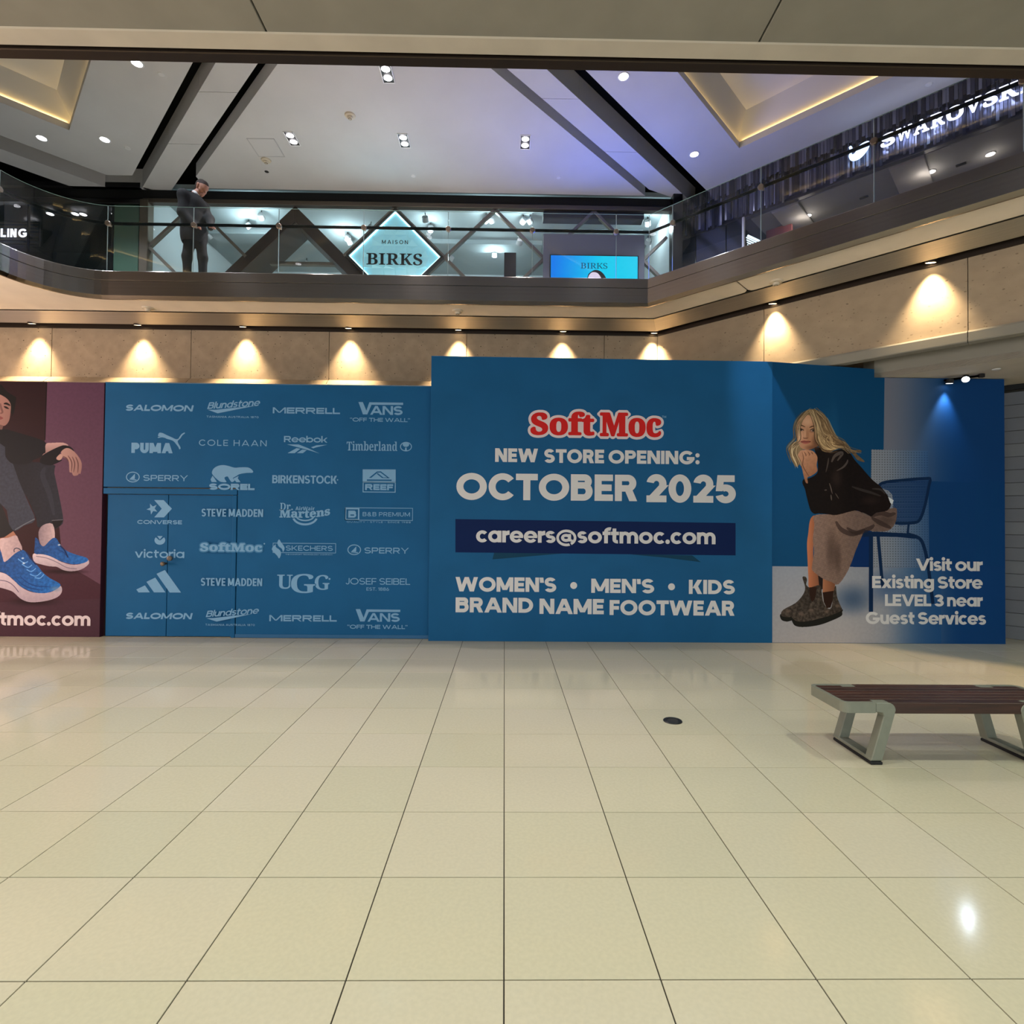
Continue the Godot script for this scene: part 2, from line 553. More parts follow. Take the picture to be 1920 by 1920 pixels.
# ---------------------------------------------------------------- high ceiling: two diamond panels with light coves, two trapezoids, crossing beams, black void above
func down(y: float) -> Transform3D: return Transform3D(Basis(Vector3.RIGHT, Vector3.BACK, Vector3.DOWN), Vector3(0, y, 0))
func slabpoly(mb: MB, p: PackedVector2Array, y: float, h: float):   # polygon in (x, z), underside at y
	var w := PackedVector2Array()
	for q in p: w.append(Vector2(q.x, -q.y))
	mb.t = Transform3D(Basis(Vector3.RIGHT, Vector3.FORWARD, Vector3.UP), Vector3(0, y, 0))
	mb.prism(w, 0.0, h)
	mb.t = Transform3D()

func build_ceiling():
	var c := struct("ceiling", "white dropped ceiling of trapezoid and diamond panels between dark slots")
	var Y := 8.75
	var ZM := -5.3
	# back trapezoid and its mirror image over the near side
	for sg in [1, -1]:
		var p := PackedVector2Array()
		for q in [Vector2(-1.915, -6.72), Vector2(2.96, -11.6), Vector2(-6.395, -11.6), Vector2(-6.395, -11.2)]:
			p.append(Vector2(q.x, q.y if sg == 1 else 2 * ZM - q.y))
		var mb := MB.new()
		slabpoly(mb, p, Y, 0.28)
		part("panel", mb, M.white, c)
	# beams along the diagonals, in clad lengths
	var joints := [0.0, 1.35, 3.15, 4.95, 7.0]
	for side in [-1, 1]:
		for sg in [1, -1]:
			for i in joints.size() - 1:
				var a: float = joints[i] + 0.006; var e: float = joints[i + 1] - 0.006
				var w0 := 0.305 if side < 0 else 0.245
				var w1 := 0.95 if side < 0 else 0.865
				var p := PackedVector2Array()
				var last: bool = i == joints.size() - 2
				var e0: float = (7.485 if side < 0 else 6.575) if last else e
				var e1: float = (6.92 if side < 0 else 7.36) if last else e
				for q in [Vector2(a, w0), Vector2(e0, w0), Vector2(e1, w1), Vector2(a, w1)]:
					# start of the trapezoid side at (-1.915, -6.72), going out and back; w is measured along x
					var x: float = -1.915 + side * (q.x * 0.7071 + q.y)
					var z: float = -6.72 - q.x * 0.7071
					p.append(Vector2(x, z if sg == 1 else 2 * ZM - z))
				var mb := MB.new()
				slabpoly(mb, p, Y, 0.4)
				part("beam_cladding", mb, M.white, c)
	# beam that turns round the left diamond
	var turn := S("-770,-1161 -853,-1160 -1240,-773 -1270,-803 -887,-1203 -752,-1201 -748,-1175")
	var tb := MB.new()
	slabpoly(tb, turn, Y, 0.4)
	part("beam_cladding", tb, M.white, c)
	# diamonds
	for D in [[-7.95, 6.16, 4.61, -11.2], [4.33, 6.2, 4.76, -11.5]]:
		var cx: float = D[0]; var ro: float = D[1]; var ri: float = D[2]
		for k in 4:
			var a0 := PI / 2 * k; var a1 := a0 + PI / 2
			var d0 := Vector2(sin(a0), -cos(a0)); var d1 := Vector2(sin(a1), -cos(a1))
			var cc := Vector2(cx, ZM)
			var p := PackedVector2Array([cc + d0 * ro, cc + d1 * ro, cc + d1 * ri, cc + d0 * ri])
			if k == 0 or k == 3:       # chamfered back corner
				var cl := Geometry2D.intersect_polygons(p, PackedVector2Array([Vector2(-30, D[3]), Vector2(30, D[3]), Vector2(30, 10), Vector2(-30, 10)]))
				p = cl[0]
			if cx > 0:                 # ends at the shop front on the right
				var cl2 := Geometry2D.intersect_polygons(p, PackedVector2Array([Vector2(-4.4, -20), Vector2(20.6, 5), Vector2(-30, 5), Vector2(-30, -20)]))
				if cl2.is_empty(): continue
				p = cl2[0]
			var mb := MB.new()
			slabpoly(mb, p, Y, 0.12)
			part("panel", mb, M.white, c)
			# cove: ledge wall set back behind the edge, then the tray roof
			var ro2 := ri + 0.16
			var tray := MB.new()
			var q0 := cc + d0 * ro2; var q1 := cc + d1 * ro2
			var r0 := cc + d0 * (ri - 0.3); var r1 := cc + d1 * (ri - 0.3)
			tray.quad(Vector3(q0.x, Y + 0.12, q0.y), Vector3(q1.x, Y + 0.12, q1.y), Vector3(r1.x, Y + 0.52, r1.y), Vector3(r0.x, Y + 0.52, r0.y))
			part("cove_wall", tray, M.white, c)
		var top := MB.new()
		var tp := PackedVector2Array()
		for k in 4: tp.append(Vector2(cx, ZM) + Vector2(sin(PI / 2 * k), -cos(PI / 2 * k)) * (ri - 0.27))
		slabpoly(top, tp, Y + 0.51, 0.1)
		part("tray_panel", top, M.white, c)
	# black bulkhead over the shop fronts and black returns
	var hd := MB.new()
	hd.box(Vector3(-2.0, 9.5, -12.2), Vector3(24.6, 1.5, 0.16))
	var wb := struct("wall_bulkhead", "black bulkhead above the far shop fronts")
	part("bulkhead", hd, M.black, wb)
	var hl := MB.new()
	hl.box(Vector3(-5.4, 8.635, -11.76), Vector3(17.9, 0.215, 0.16))
	part("header", hl, M.black, wb)
	# LED strips on the cove ledges
	for D in [[-7.95, 4.61, "left"], [4.33, 4.76, "right"]]:
		for k in 4:
			var a0 := PI / 2 * k; var a1 := a0 + PI / 2
			var cc := Vector2(D[0], ZM)
			var ra: float = D[1] + 0.11
			var e0 := cc + Vector2(sin(a0), -cos(a0)) * ra; var e1 := cc + Vector2(sin(a1), -cos(a1)) * ra
			var mid := (e0 + e1) / 2
			var dr := (e1 - e0).normalized()
			if D[0] > 0 and k == 1: continue
			var o := thing("led_strip", "warm LED strip hidden on the %s ledge of the %s diamond light cove" % [["far right", "near right", "near left", "far left"][k], D[2]], "light", Vector3(mid.x, Y + 0.125, mid.y))
			var mb := MB.new()
			mb.t = Transform3D(Basis(Vector3(dr.x, 0, dr.y), Vector3.UP, Vector3(-dr.y, 0, dr.x)), Vector3.ZERO)
			mb.box(Vector3(0, 0.005, 0), Vector3(e0.distance_to(e1) - 0.1, 0.01, 0.02))
			lpart("diode_strip", mb, glow(M.cove_colour, 3.0), o)
			area(o, Vector3(0, 0.03, 0), Vector3.UP, Vector2(e0.distance_to(e1) - 0.2, 0.05), M.cove_lamp, M.cove_colour, Vector3(-dr.y, 0, dr.x))

# ---------------------------------------------------------------- lettering: a geometric sans drawn from bars, slants and arcs (cap height 1)
const WID := {"O": 1.06, "Q": 1.06, "C": 0.98, "G": 1.04, "S": 0.76, "E": 0.64, "F": 0.61, "L": 0.58, "T": 0.76, "I": 0.0, "N": 0.86, "M": 1.06, "W": 1.42, "V": 0.98, "A": 1.02, "K": 0.84, "R": 0.78, "P": 0.74, "B": 0.76, "D": 0.86, "J": 0.5, "H": 0.82, "U": 0.8, "X": 0.9, "Y": 0.92, "&": 0.88,
	"2": 0.72, "0": 0.82, "5": 0.74, "3": 0.72, "1": 0.42, "8": 0.74, "6": 0.74, "7": 0.7, "o": 0.8, "c": 0.72, "e": 0.78, "a": 0.76, "r": 0.44, "s": 0.58, "f": 0.46, "t": 0.46, "m": 1.08, "n": 0.66, "i": 0.0, "l": 0.0, "u": 0.66, "v": 0.76, "x": 0.76, "g": 0.76, "b": 0.76, "d": 0.76, "k": 0.68, "h": 0.66, "@": 1.16, ".": 0.0, ":": 0.0, "'": 0.2, "\"": 0.34, " ": 0.2, "-": 0.3}

const TRIM := {"C": 0.1, "c": 0.1, "r": 0.12, "T": 0.04, "L": 0.04, "F": 0.03, "A": 0.03, "V": 0.03, "G": 0.0, "t": 0.02, "f": 0.05, "k": 0.02, "e": 0.02, "o": 0.01, "O": 0.01}
func glyph(ch: String, W: float, w: float) -> Array:
	var P := []
	var no := [0]      # number of the stroke: strokes that cross lie a hair above one another
	var R := func(x0: float, y0: float, x1: float, y1: float):
		no[0] += 1
		P.append([no[0], PackedVector2Array([Vector2(x0, y0), Vector2(x1, y0), Vector2(x1, y1), Vector2(x0, y1)])])
	var D := func(xb: float, xt: float, y0: float, y1: float, hw: float):
		no[0] += 1
		P.append([no[0], PackedVector2Array([Vector2(xb, y0), Vector2(xb + hw, y0), Vector2(xt + hw, y1), Vector2(xt, y1)])])
	var A := func(cx: float, cy: float, rx: float, ry: float, tx: float, ty: float, a0: float, a1: float):
		no[0] += 1
		var k := int(ceil(absf(a1 - a0) / 9.0))
		for i in k:
			var p := deg_to_rad(lerpf(a0, a1, float(i) / k)); var q := deg_to_rad(lerpf(a0, a1, float(i + 1) / k))
			P.append([no[0], PackedVector2Array([Vector2(cx + (rx - tx) * cos(p), cy + (ry - ty) * sin(p)), Vector2(cx + rx * cos(p), cy + ry * sin(p)), Vector2(cx + rx * cos(q), cy + ry * sin(q)), Vector2(cx + (rx - tx) * cos(q), cy + (ry - ty) * sin(q))])])
	var h := w * 0.92      # horizontal strokes are a little thinner
	var X := 0.785         # x-height
	var o := 0.012
	var m := W / 2
	match ch:
		"O", "Q":
			A.call(m, 0.5, m, 0.5 + o, w, h, 0, 360)
			if ch == "Q": D.call(W - w, m, -0.05, 0.3, w)
		"0": A.call(m, 0.5, m, 0.5 + o, w, h, 0, 360)
		"C": A.call(m, 0.5, m, 0.5 + o, w, h, 38, 322)
		"G":
			A.call(m, 0.5, m, 0.5 + o, w, h, 42, 352)
			R.call(m * 1.0, 0.5 - h * 0.75, W, 0.5 + h * 0.2)
		"S", "s":
			var T: float = 1.0 if ch == "S" else X
			var k: float = h if ch == "S" else h * 0.9
			var r: float = (T + k) / 4 + o / 2
			A.call(m, T + o - r, m * 0.95, r, w * 0.98, k, 28, 270)
			A.call(m, r - o, m, r, w * 0.98, k, 208, 450)
		"E":
			R.call(0, 0, w, 1); R.call(w, 0, W, h); R.call(w, 1 - h, W, 1); R.call(w, 0.5 - h / 2, W * 0.93, 0.5 + h / 2)
		"F":
			R.call(0, 0, w, 1); R.call(w, 1 - h, W, 1); R.call(w, 0.48 - h / 2, W * 0.94, 0.48 + h / 2)
		"L":
			R.call(0, 0, w, 1); R.call(w, 0, W, h)
		"T":
			R.call(m - w / 2, 0, m + w / 2, 1 - h); R.call(0, 1 - h, W, 1)
		"I": R.call(0, 0, w, 1)
		"H":
			R.call(0, 0, w, 1); R.call(W - w, 0, W, 1); R.call(w, 0.5 - h / 2, W - w, 0.5 + h / 2)
		"N":
			R.call(0, 0, w, 1); R.call(W - w, 0, W, 1); D.call(W - w * 1.15, 0, 0, 1, w * 1.15)
		"M":
			R.call(0, 0, w, 1); R.call(W - w, 0, W, 1); D.call(m - w * 0.6, 0, 0.12, 1, w * 1.1); D.call(m - w * 0.5, W - w * 1.1, 0.12, 1, w * 1.1)
		"W":
			var b := W * 0.27
			D.call(b - w * 0.55, 0, 0, 1, w * 1.08); D.call(b - w * 0.55, m - w * 0.54, 0, 1, w * 1.08); D.call(W - b - w * 0.53, m - w * 0.54, 0, 1, w * 1.08); D.call(W - b - w * 0.53, W - w * 1.08, 0, 1, w * 1.08)
		"V":
			D.call(m - w * 0.56, 0, 0, 1, w * 1.12); D.call(m - w * 0.56, W - w * 1.12, 0, 1, w * 1.12)
		"A":
			D.call(0, m - w * 0.56, 0, 1, w * 1.1); D.call(W - w * 1.1, m - w * 0.54, 0, 1, w * 1.1); R.call(W * 0.22, 0.2, W * 0.78, 0.2 + h * 0.9)
		"X":
			D.call(0, W - w * 1.2, 0, 1, w * 1.2); D.call(W - w * 1.2, 0, 0, 1, w * 1.2)
		"Y":
			R.call(m - w / 2, 0, m + w / 2, 0.45); D.call(m - w * 0.55, 0, 0.4, 1, w * 1.12); D.call(m - w * 0.57, W - w * 1.12, 0.4, 1, w * 1.12)
		"K":
			R.call(0, 0, w, 1); D.call(w * 0.9, W - w * 1.3, 0.4, 1, w * 1.25); D.call(W - w * 1.25, w * 1.2, 0, 0.56, w * 1.22)
		"P", "R", "B":
			R.call(0, 0, w, 1)
			var y0: float = 0.36 if ch != "B" else 0.46
			var rt := (1 - y0) / 2
			var xw: float = W if ch == "P" else W * 0.96
			var rx: float = minf(rt, xw - w * 1.02)
			R.call(w, 1 - h, xw - rx, 1); R.call(w, y0, xw - rx, y0 + h)
			A.call(xw - rx, 1 - rt, rx, rt, w, h, -90, 90)
			if ch == "R": D.call(W - w * 1.12, W * 0.42, 0, y0 + h * 0.4, w * 1.12)
			if ch == "B":
				var rb := (y0 + h) / 2
				R.call(w, 0, W - rb, h)
				A.call(W - rb, rb, rb, rb, w, h, -90, 90)
				R.call(w, y0, W - rb, y0 + h)
		"D":
			R.call(0, 0, w, 1)
			var rx := W * 0.58
			R.call(w, 0, W - rx, h); R.call(w, 1 - h, W - rx, 1)
			A.call(W - rx, 0.5, rx, 0.5, w, h, -90, 90)
		"J":
			R.call(W - w, 0.25, W, 1)
			A.call(m, m, m, m, w, h, 200, 360)
		"U":
			R.call(0, m, w, 1); R.call(W - w, m, W, 1); A.call(m, m, m, m + o, w, h, 180, 360)
		"&":
			A.call(m * 0.85, 0.74, m * 0.55, 0.27, w * 0.8, h * 0.8, 0, 360); A.call(m * 0.85, 0.29, m * 0.85, 0.3, w, h, 40, 330); D.call(W - w * 1.2, m * 0.3, 0, 0.72, w * 1.1)
		"1":
			R.call(W - w, 0, W, 1); D.call(0, W - w, 0.72, 1, w)
		"2":
			A.call(m, 1 - 0.33, m, 0.345, w, h, -28, 170)
			D.call(0, W * 0.64, h * 0.5, 0.62, w * 1.3); R.call(0, 0, W, h)
		"3":
			A.call(m * 0.95, 0.73, m * 0.95, 0.28, w, h, -80, 160); A.call(m, 0.285, m, 0.3, w, h, -160, 80); R.call(m * 0.7, 0.5 - h * 0.4, m * 1.15, 0.5 + h * 0.42)
		"5":
			R.call(W * 0.1, 1 - h, W * 0.94, 1); D.call(W * 0.02, W * 0.1, 0.42, 1, w * 0.95); A.call(m, 0.325, m, 0.34, w, h, -165, 125)
		"6":
			A.call(m, 0.32, m, 0.335, w, h, 0, 360); D.call(0.02, W * 0.45, 0.36, 1, w)
		"8":
			A.call(m, 0.74, m * 0.92, 0.275, w, h, 0, 360); A.call(m, 0.28, m, 0.295, w, h, 0, 360)
		"9":
			A.call(m, 0.68, m, 0.335, w, h, 0, 360); D.call(W * 0.4, W - w * 1.02, 0, 0.64, w)
		"7":
			R.call(0, 1 - h, W, 1); D.call(W * 0.15, W - w, 0, 1, w)
		"o": A.call(m, X / 2, m, X / 2 + o, w, h * 0.95, 0, 360)
		"c": A.call(m, X / 2, m, X / 2 + o, w, h * 0.95, 42, 318)
		"e":
			A.call(m, X / 2, m, X / 2 + o, w, h * 0.9, 0, 325); R.call(w * 0.5, X / 2 - h * 0.36, W - w * 0.06, X / 2 + h * 0.3)
		"a", "d", "b", "g":
			var bx: float = W - w if ch != "b" else 0.0
			A.call(m * (0.98 if ch != "b" else 1.02), X / 2, m * 0.98, X / 2 + o, w, h * 0.95, 0, 360)
			R.call(bx, 0, bx + w, X if ch in ["a", "g"] else 1.06)
			if ch == "g":
				R.call(bx, -0.06, bx + w, 0.1); A.call(m, -0.02, m, 0.3, w, h, 192, 360)
		"r":
			R.call(0, 0, w, X); A.call(W * 0.98, X - 0.34, W - w * 0.25, 0.36, w, h * 1.25, 92, 165)
		"f":
			R.call(W * 0.2, 0, W * 0.2 + w, 0.8); A.call(W * 0.2 + w * 1.55, 0.8, w * 1.55, 0.28, w, h, 75, 180); R.call(0, X - h, W, X)
		"t":
			R.call(W * 0.2, 0.22, W * 0.2 + w, 1.0); A.call(W * 0.2 + w * 1.4, 0.24, w * 1.4, 0.245, w, h, 180, 275); R.call(0, X - h, W, X)
		"n", "h", "m":
			R.call(0, 0, w, X if ch != "h" else 1.06)
			var k: int = 2 if ch == "m" else 1
			var aw: float = (W - w) / k + w
			for i in k:
				var x: float = i * (W - w) / k
				R.call(x + aw - w, 0, x + aw, X - aw * 0.45)
				A.call(x + aw / 2, X - aw * 0.48, aw / 2, aw * 0.5, w, h, 0, 180)
		"u":
			R.call(0, W * 0.45, w, X); R.call(W - w, 0, W, X); A.call(m, W * 0.48, m, W * 0.5, w, h, 180, 360)
		"i", "l":
			R.call(0, 0, w, X if ch == "i" else 1.06)
			if ch == "i": A.call(w / 2, X + 0.2, w * 0.6, w * 0.6, w * 0.6, w * 0.6, 0, 360)
		"v":
			D.call(m - w * 0.56, 0, 0, X, w * 1.12); D.call(m - w * 0.56, W - w * 1.12, 0, X, w * 1.12)
		"x":
			D.call(0, W - w * 1.25, 0, X, w * 1.25); D.call(W - w * 1.25, 0, 0, X, w * 1.25)
		"k":
			R.call(0, 0, w, 1.06); D.call(w * 0.9, W - w * 1.25, 0.3, X, w * 1.2); D.call(W - w * 1.25, w * 1.2, 0, 0.45, w * 1.2)
		"@":
			A.call(m, 0.34, m, 0.56, w * 0.7, w * 0.7, -58, 292); A.call(m * 0.97, 0.34, m * 0.5, 0.27, w * 0.8, w * 0.8, 0, 360); R.call(m * 1.47 - w * 0.75, 0.1, m * 1.47, 0.6); A.call(m * 1.62, 0.26, m * 0.32, 0.2, w * 0.6, w * 0.6, 180, 350)
		".": A.call(w * 0.58, w * 0.56, w * 0.6, w * 0.6, w * 0.6, w * 0.6, 0, 360)
		":":
			A.call(w * 0.58, w * 0.6, w * 0.6, w * 0.6, w * 0.6, w * 0.6, 0, 360); A.call(w * 0.58, 0.68, w * 0.6, w * 0.6, w * 0.6, w * 0.6, 0, 360)
		"'": D.call(0, W - w, 0.64, 1, w)
		"\"":
			R.call(0, 0.7, w * 0.8, 1); R.call(W - w * 0.8, 0.7, W, 1)
		"-": R.call(0, 0.4, W, 0.4 + h)
	return P

# one line of sans lettering between x0 and x1 on the baseline y; w = stem, sp = letter space (cap heights), lean = slant, rise = slope of the baseline
func word(mb: MB, s: String, x0: float, x1: float, y: float, cap: float, w := 0.235, sp := 0.09, lean := 0.0, z := 0.0, rise := 0.0):
	for m in words(s, x0, x1, y, cap, w, sp, lean, z, rise):
		mb.v.append_array(m.v); mb.n.append_array(m.n); mb.u.append_array(m.u)
# the same, each word a mesh of its own
func words(s: String, x0: float, x1: float, y: float, cap: float, w := 0.235, sp := 0.09, lean := 0.0, z := 0.0, rise := 0.0) -> Array:
	var fixed := 0.0
	var free := 0.0
	var last := s.length() - 1
	for i in s.length():
		var b: float = WID.get(s[i], 0.7)
		if b == 0.0: fixed += w * (1.16 if s[i] in ".:" else 1.0)
		else: free += b * (1.0 - (TRIM.get(s[i], 0.0) if i < last else 0.0))
	fixed += sp * last
	var f := ((x1 - x0) / cap - fixed) / maxf(free, 0.01)
	var pen := 0.0
	var res := [MB.new()]
	for i in s.length():
		var b: float = WID.get(s[i], 0.7)
		var gw: float = b * f if b > 0.0 else w * (1.16 if s[i] in ".:" else 1.0)
		if s[i] == " ": res.append(MB.new())
		for p in glyph(s[i], gw, w):
			var q := PackedVector2Array()
			for a in p[1]: q.append(Vector2(x0 + (pen + a.x + a.y * lean) * cap, y + a.y * cap + (pen + a.x) * cap * rise))
			res[-1].flat(q, z + 0.00006 * p[0])
		pen += gw * (1.0 - TRIM.get(s[i], 0.0)) + sp
	return res

# triangles of a serif or sans word from the system font, scaled into a box
func type_tris(s: String, face: String, weight: int) -> PackedVector2Array:
	var f := SystemFont.new()
	f.font_names = PackedStringArray([face]); f.font_weight = weight
	var tm := TextMesh.new()
	tm.font = f; tm.text = s; tm.font_size = 96; tm.pixel_size = 0.01; tm.depth = 0.0; tm.curve_step = 1.5
	var a := tm.surface_get_arrays(0)
	var v: PackedVector3Array = a[Mesh.ARRAY_VERTEX]
	var n: PackedVector3Array = a[Mesh.ARRAY_NORMAL]
	var ix = a[Mesh.ARRAY_INDEX]
	var o := PackedVector2Array()
	var cnt: int = ix.size() if ix != null and ix.size() > 0 else v.size()
	for i in range(0, cnt, 3):
		var k := [i, i + 1, i + 2]
		if ix != null and ix.size() > 0: k = [ix[i], ix[i + 1], ix[i + 2]]
		if n[k[0]].z < 0.5: continue
		for j in k: o.append(Vector2(v[j].x, v[j].y))
	return o
func fit(p: PackedVector2Array, x0: float, x1: float, y0: float, y1: float) -> PackedVector2Array:
	var lo := p[0]; var hi := p[0]
	for q in p:
		lo = lo.min(q); hi = hi.max(q)
	var o := PackedVector2Array()
	for q in p: o.append(Vector2(remap(q.x, lo.x, hi.x, x0, x1), remap(q.y, lo.y, hi.y, y0, y1)))
	return o
func put_tris(mb: MB, p: PackedVector2Array, z := 0.0):
	for i in range(0, p.size(), 3):
		mb.flat(PackedVector2Array([p[i], p[i + 1], p[i + 2]]), z)
# outline loops of a shape of triangles (outer ones run counter-clockwise, holes clockwise)
func loops(p: PackedVector2Array) -> Array:
	var nxt := {}
	for i in range(0, p.size(), 3):
		var t := [p[i], p[i + 1], p[i + 2]]
		if (p[i + 1] - p[i]).cross(p[i + 2] - p[i]) < 0.0: t.reverse()
		for k in 3:
			var a := (t[k] as Vector2).snapped(Vector2.ONE * 1e-5); var b := (t[(k + 1) % 3] as Vector2).snapped(Vector2.ONE * 1e-5)
			if a == b: continue
			if nxt.has(b) and nxt[b].has(a): nxt[b].erase(a)
			else:
				if not nxt.has(a): nxt[a] = []
				nxt[a].append(b)
	var out := []
	for st in nxt:
		while nxt[st].size() > 0:
			var l := PackedVector2Array([st])
			var c: Vector2 = nxt[st].pop_back()
			while c != st and nxt.has(c) and nxt[c].size() > 0 and l.size() < 5000:
				l.append(c)
				c = nxt[c].pop_back()
			if l.size() > 2: out.append(l)
	return out
# the same shape widened by r all round, as polygons without holes; filled = holes closed
func widened(p: PackedVector2Array, r: float, filled := false) -> Array:
	var outer := []
	var holes := []
	for l in loops(p):
		if Geometry2D.is_polygon_clockwise(l):
			l.reverse()
			for h in Geometry2D.offset_polygon(l, -r, Geometry2D.JOIN_ROUND): holes.append(h)
		else:
			for h in Geometry2D.offset_polygon(l, r, Geometry2D.JOIN_ROUND):
				var cur: PackedVector2Array = h
				var again := true
				while again:
					again = false
					for k in outer.size():
						if Geometry2D.intersect_polygons(outer[k], cur).size() > 0:
							for m in Geometry2D.merge_polygons(outer[k], cur):
								if not Geometry2D.is_polygon_clockwise(m): cur = m
							outer.remove_at(k)
							again = true
							break
				outer.append(cur)
	if filled or holes.is_empty(): return outer
	var cuts := [-1000.0]
	for h in holes:
		var mid := 0.0
		for q in h: mid += q.x / h.size()
		cuts.append(mid)
	cuts.sort()
	cuts.append(1000.0)
	var res := []
	for o in outer:
		for i in cuts.size() - 1:
			var strip := PackedVector2Array([Vector2(cuts[i], -1000), Vector2(cuts[i + 1], -1000), Vector2(cuts[i + 1], 1000), Vector2(cuts[i], 1000)])
			var parts: Array = []
			parts.append_array(Geometry2D.intersect_polygons(o, strip))
			for h in holes:
				var left := []
				for q in parts: left.append_array(Geometry2D.clip_polygons(q, h))
				parts = left
			res.append_array(parts)
	return res
func fatten(mb: MB, p: PackedVector2Array, r: float, z := 0.0, filled := false):
	for q in widened(p, r, filled): mb.flat(q, z)
func disc(mb: MB, c: Vector2, r: float, z := 0.0, seg := 24, ry := 0.0):
	mb.lift += 0.00006; z += mb.lift
	var y: float = ry if ry > 0.0 else r
	for i in seg:
		var a := TAU * i / seg; var b := TAU * (i + 1) / seg
		mb.tri(Vector3(c.x, c.y, z), Vector3(c.x + r * cos(a), c.y + y * sin(a), z), Vector3(c.x + r * cos(b), c.y + y * sin(b), z))
func ring(mb: MB, c: Vector2, rx: float, ry: float, w: float, z := 0.0, a0 := 0.0, a1 := 360.0):
	mb.lift += 0.00006; z += mb.lift
	var k := int(ceil((a1 - a0) / 8.0))
	for i in k:
		var p := deg_to_rad(lerpf(a0, a1, float(i) / k)); var q := deg_to_rad(lerpf(a0, a1, float(i + 1) / k))
		mb.flat(PackedVector2Array([c + Vector2((rx - w) * cos(p), (ry - w) * sin(p)), c + Vector2(rx * cos(p), ry * sin(p)), c + Vector2(rx * cos(q), ry * sin(q)), c + Vector2((rx - w) * cos(q), (ry - w) * sin(q))]), z)
func line(mb: MB, p: PackedVector2Array, w: float, z := 0.0):
	for i in p.size() - 1:
		var d := (p[i + 1] - p[i]).normalized().orthogonal() * w / 2
		mb.flat(PackedVector2Array([p[i] - d, p[i + 1] - d, p[i + 1] + d, p[i] + d]), z)
		if i > 0: disc(mb, p[i], w / 2, z, 8)
func frame(mb: MB, a: Vector2, b: Vector2, w: float, z := 0.0):
	mb.flat(PackedVector2Array([a, Vector2(b.x, a.y), Vector2(b.x, a.y + w), Vector2(a.x, a.y + w)]), z)
	mb.flat(PackedVector2Array([Vector2(a.x, b.y - w), Vector2(b.x, b.y - w), b, Vector2(a.x, b.y)]), z)
	mb.flat(PackedVector2Array([Vector2(a.x, a.y + w), Vector2(a.x + w, a.y + w), Vector2(a.x + w, b.y - w), Vector2(a.x, b.y - w)]), z)
	mb.flat(PackedVector2Array([Vector2(b.x - w, a.y + w), Vector2(b.x, a.y + w), Vector2(b.x, b.y - w), Vector2(b.x - w, b.y - w)]), z)

# ---------------------------------------------------------------- hoarding: four boards with printed vinyl; the prints lie on the boards, a millimetre proud
const ZL := -8.07
const ZR := -7.94
func board(root: Node3D, x0: float, x1: float, y0: float, y1: float, z: float, m: Material, y1b := -1.0):
	var mb := MB.new()
	var yb: float = y1 if y1b < 0 else y1b
	mb.t = Transform3D(Basis(), Vector3(0, 0, z))
	mb.prism(PackedVector2Array([Vector2(x0, y0), Vector2(x1, y0), Vector2(x1, yb), Vector2(x0, y1)]), -0.1, 0.0, 0.003)
	part("board", mb, m, root)

func build_hoarding():
	M.vinyl = grained(c8(28, 92, 140), 0.5, 0.95, 0.01, 0.4, 31, 0.22)
	M.vinyl_right = grained(c8(28, 92, 140), 0.5, 0.95, 0.01, 0.4, 32, 0.22)
	M.print_white = mat(c8(214, 212, 212), 0.55, 0.0, 0.22)
	M.print_pale = mat(c8(120, 164, 200), 0.55, 0.0, 0.22)
	M.print_navy = mat(c8(8, 30, 78), 0.5, 0.0, 0.22)
	M.print_red = mat(c8(206, 36, 34), 0.5, 0.0, 0.22)
	M.print_drop = mat(c8(20, 62, 88), 0.55, 0.0, 0.22)
	hoarding_logos()
	hoarding_centre()
	hoarding_people()

func stamp(root: Node3D, mb: MB, m: Material, z: float, nm := "printed_logo"):
	var w := MB.new()
	w.v = mb.v; w.n = mb.n; w.u = mb.u
	for i in w.v.size(): w.v[i].z += z
	part(nm, w, m, root)

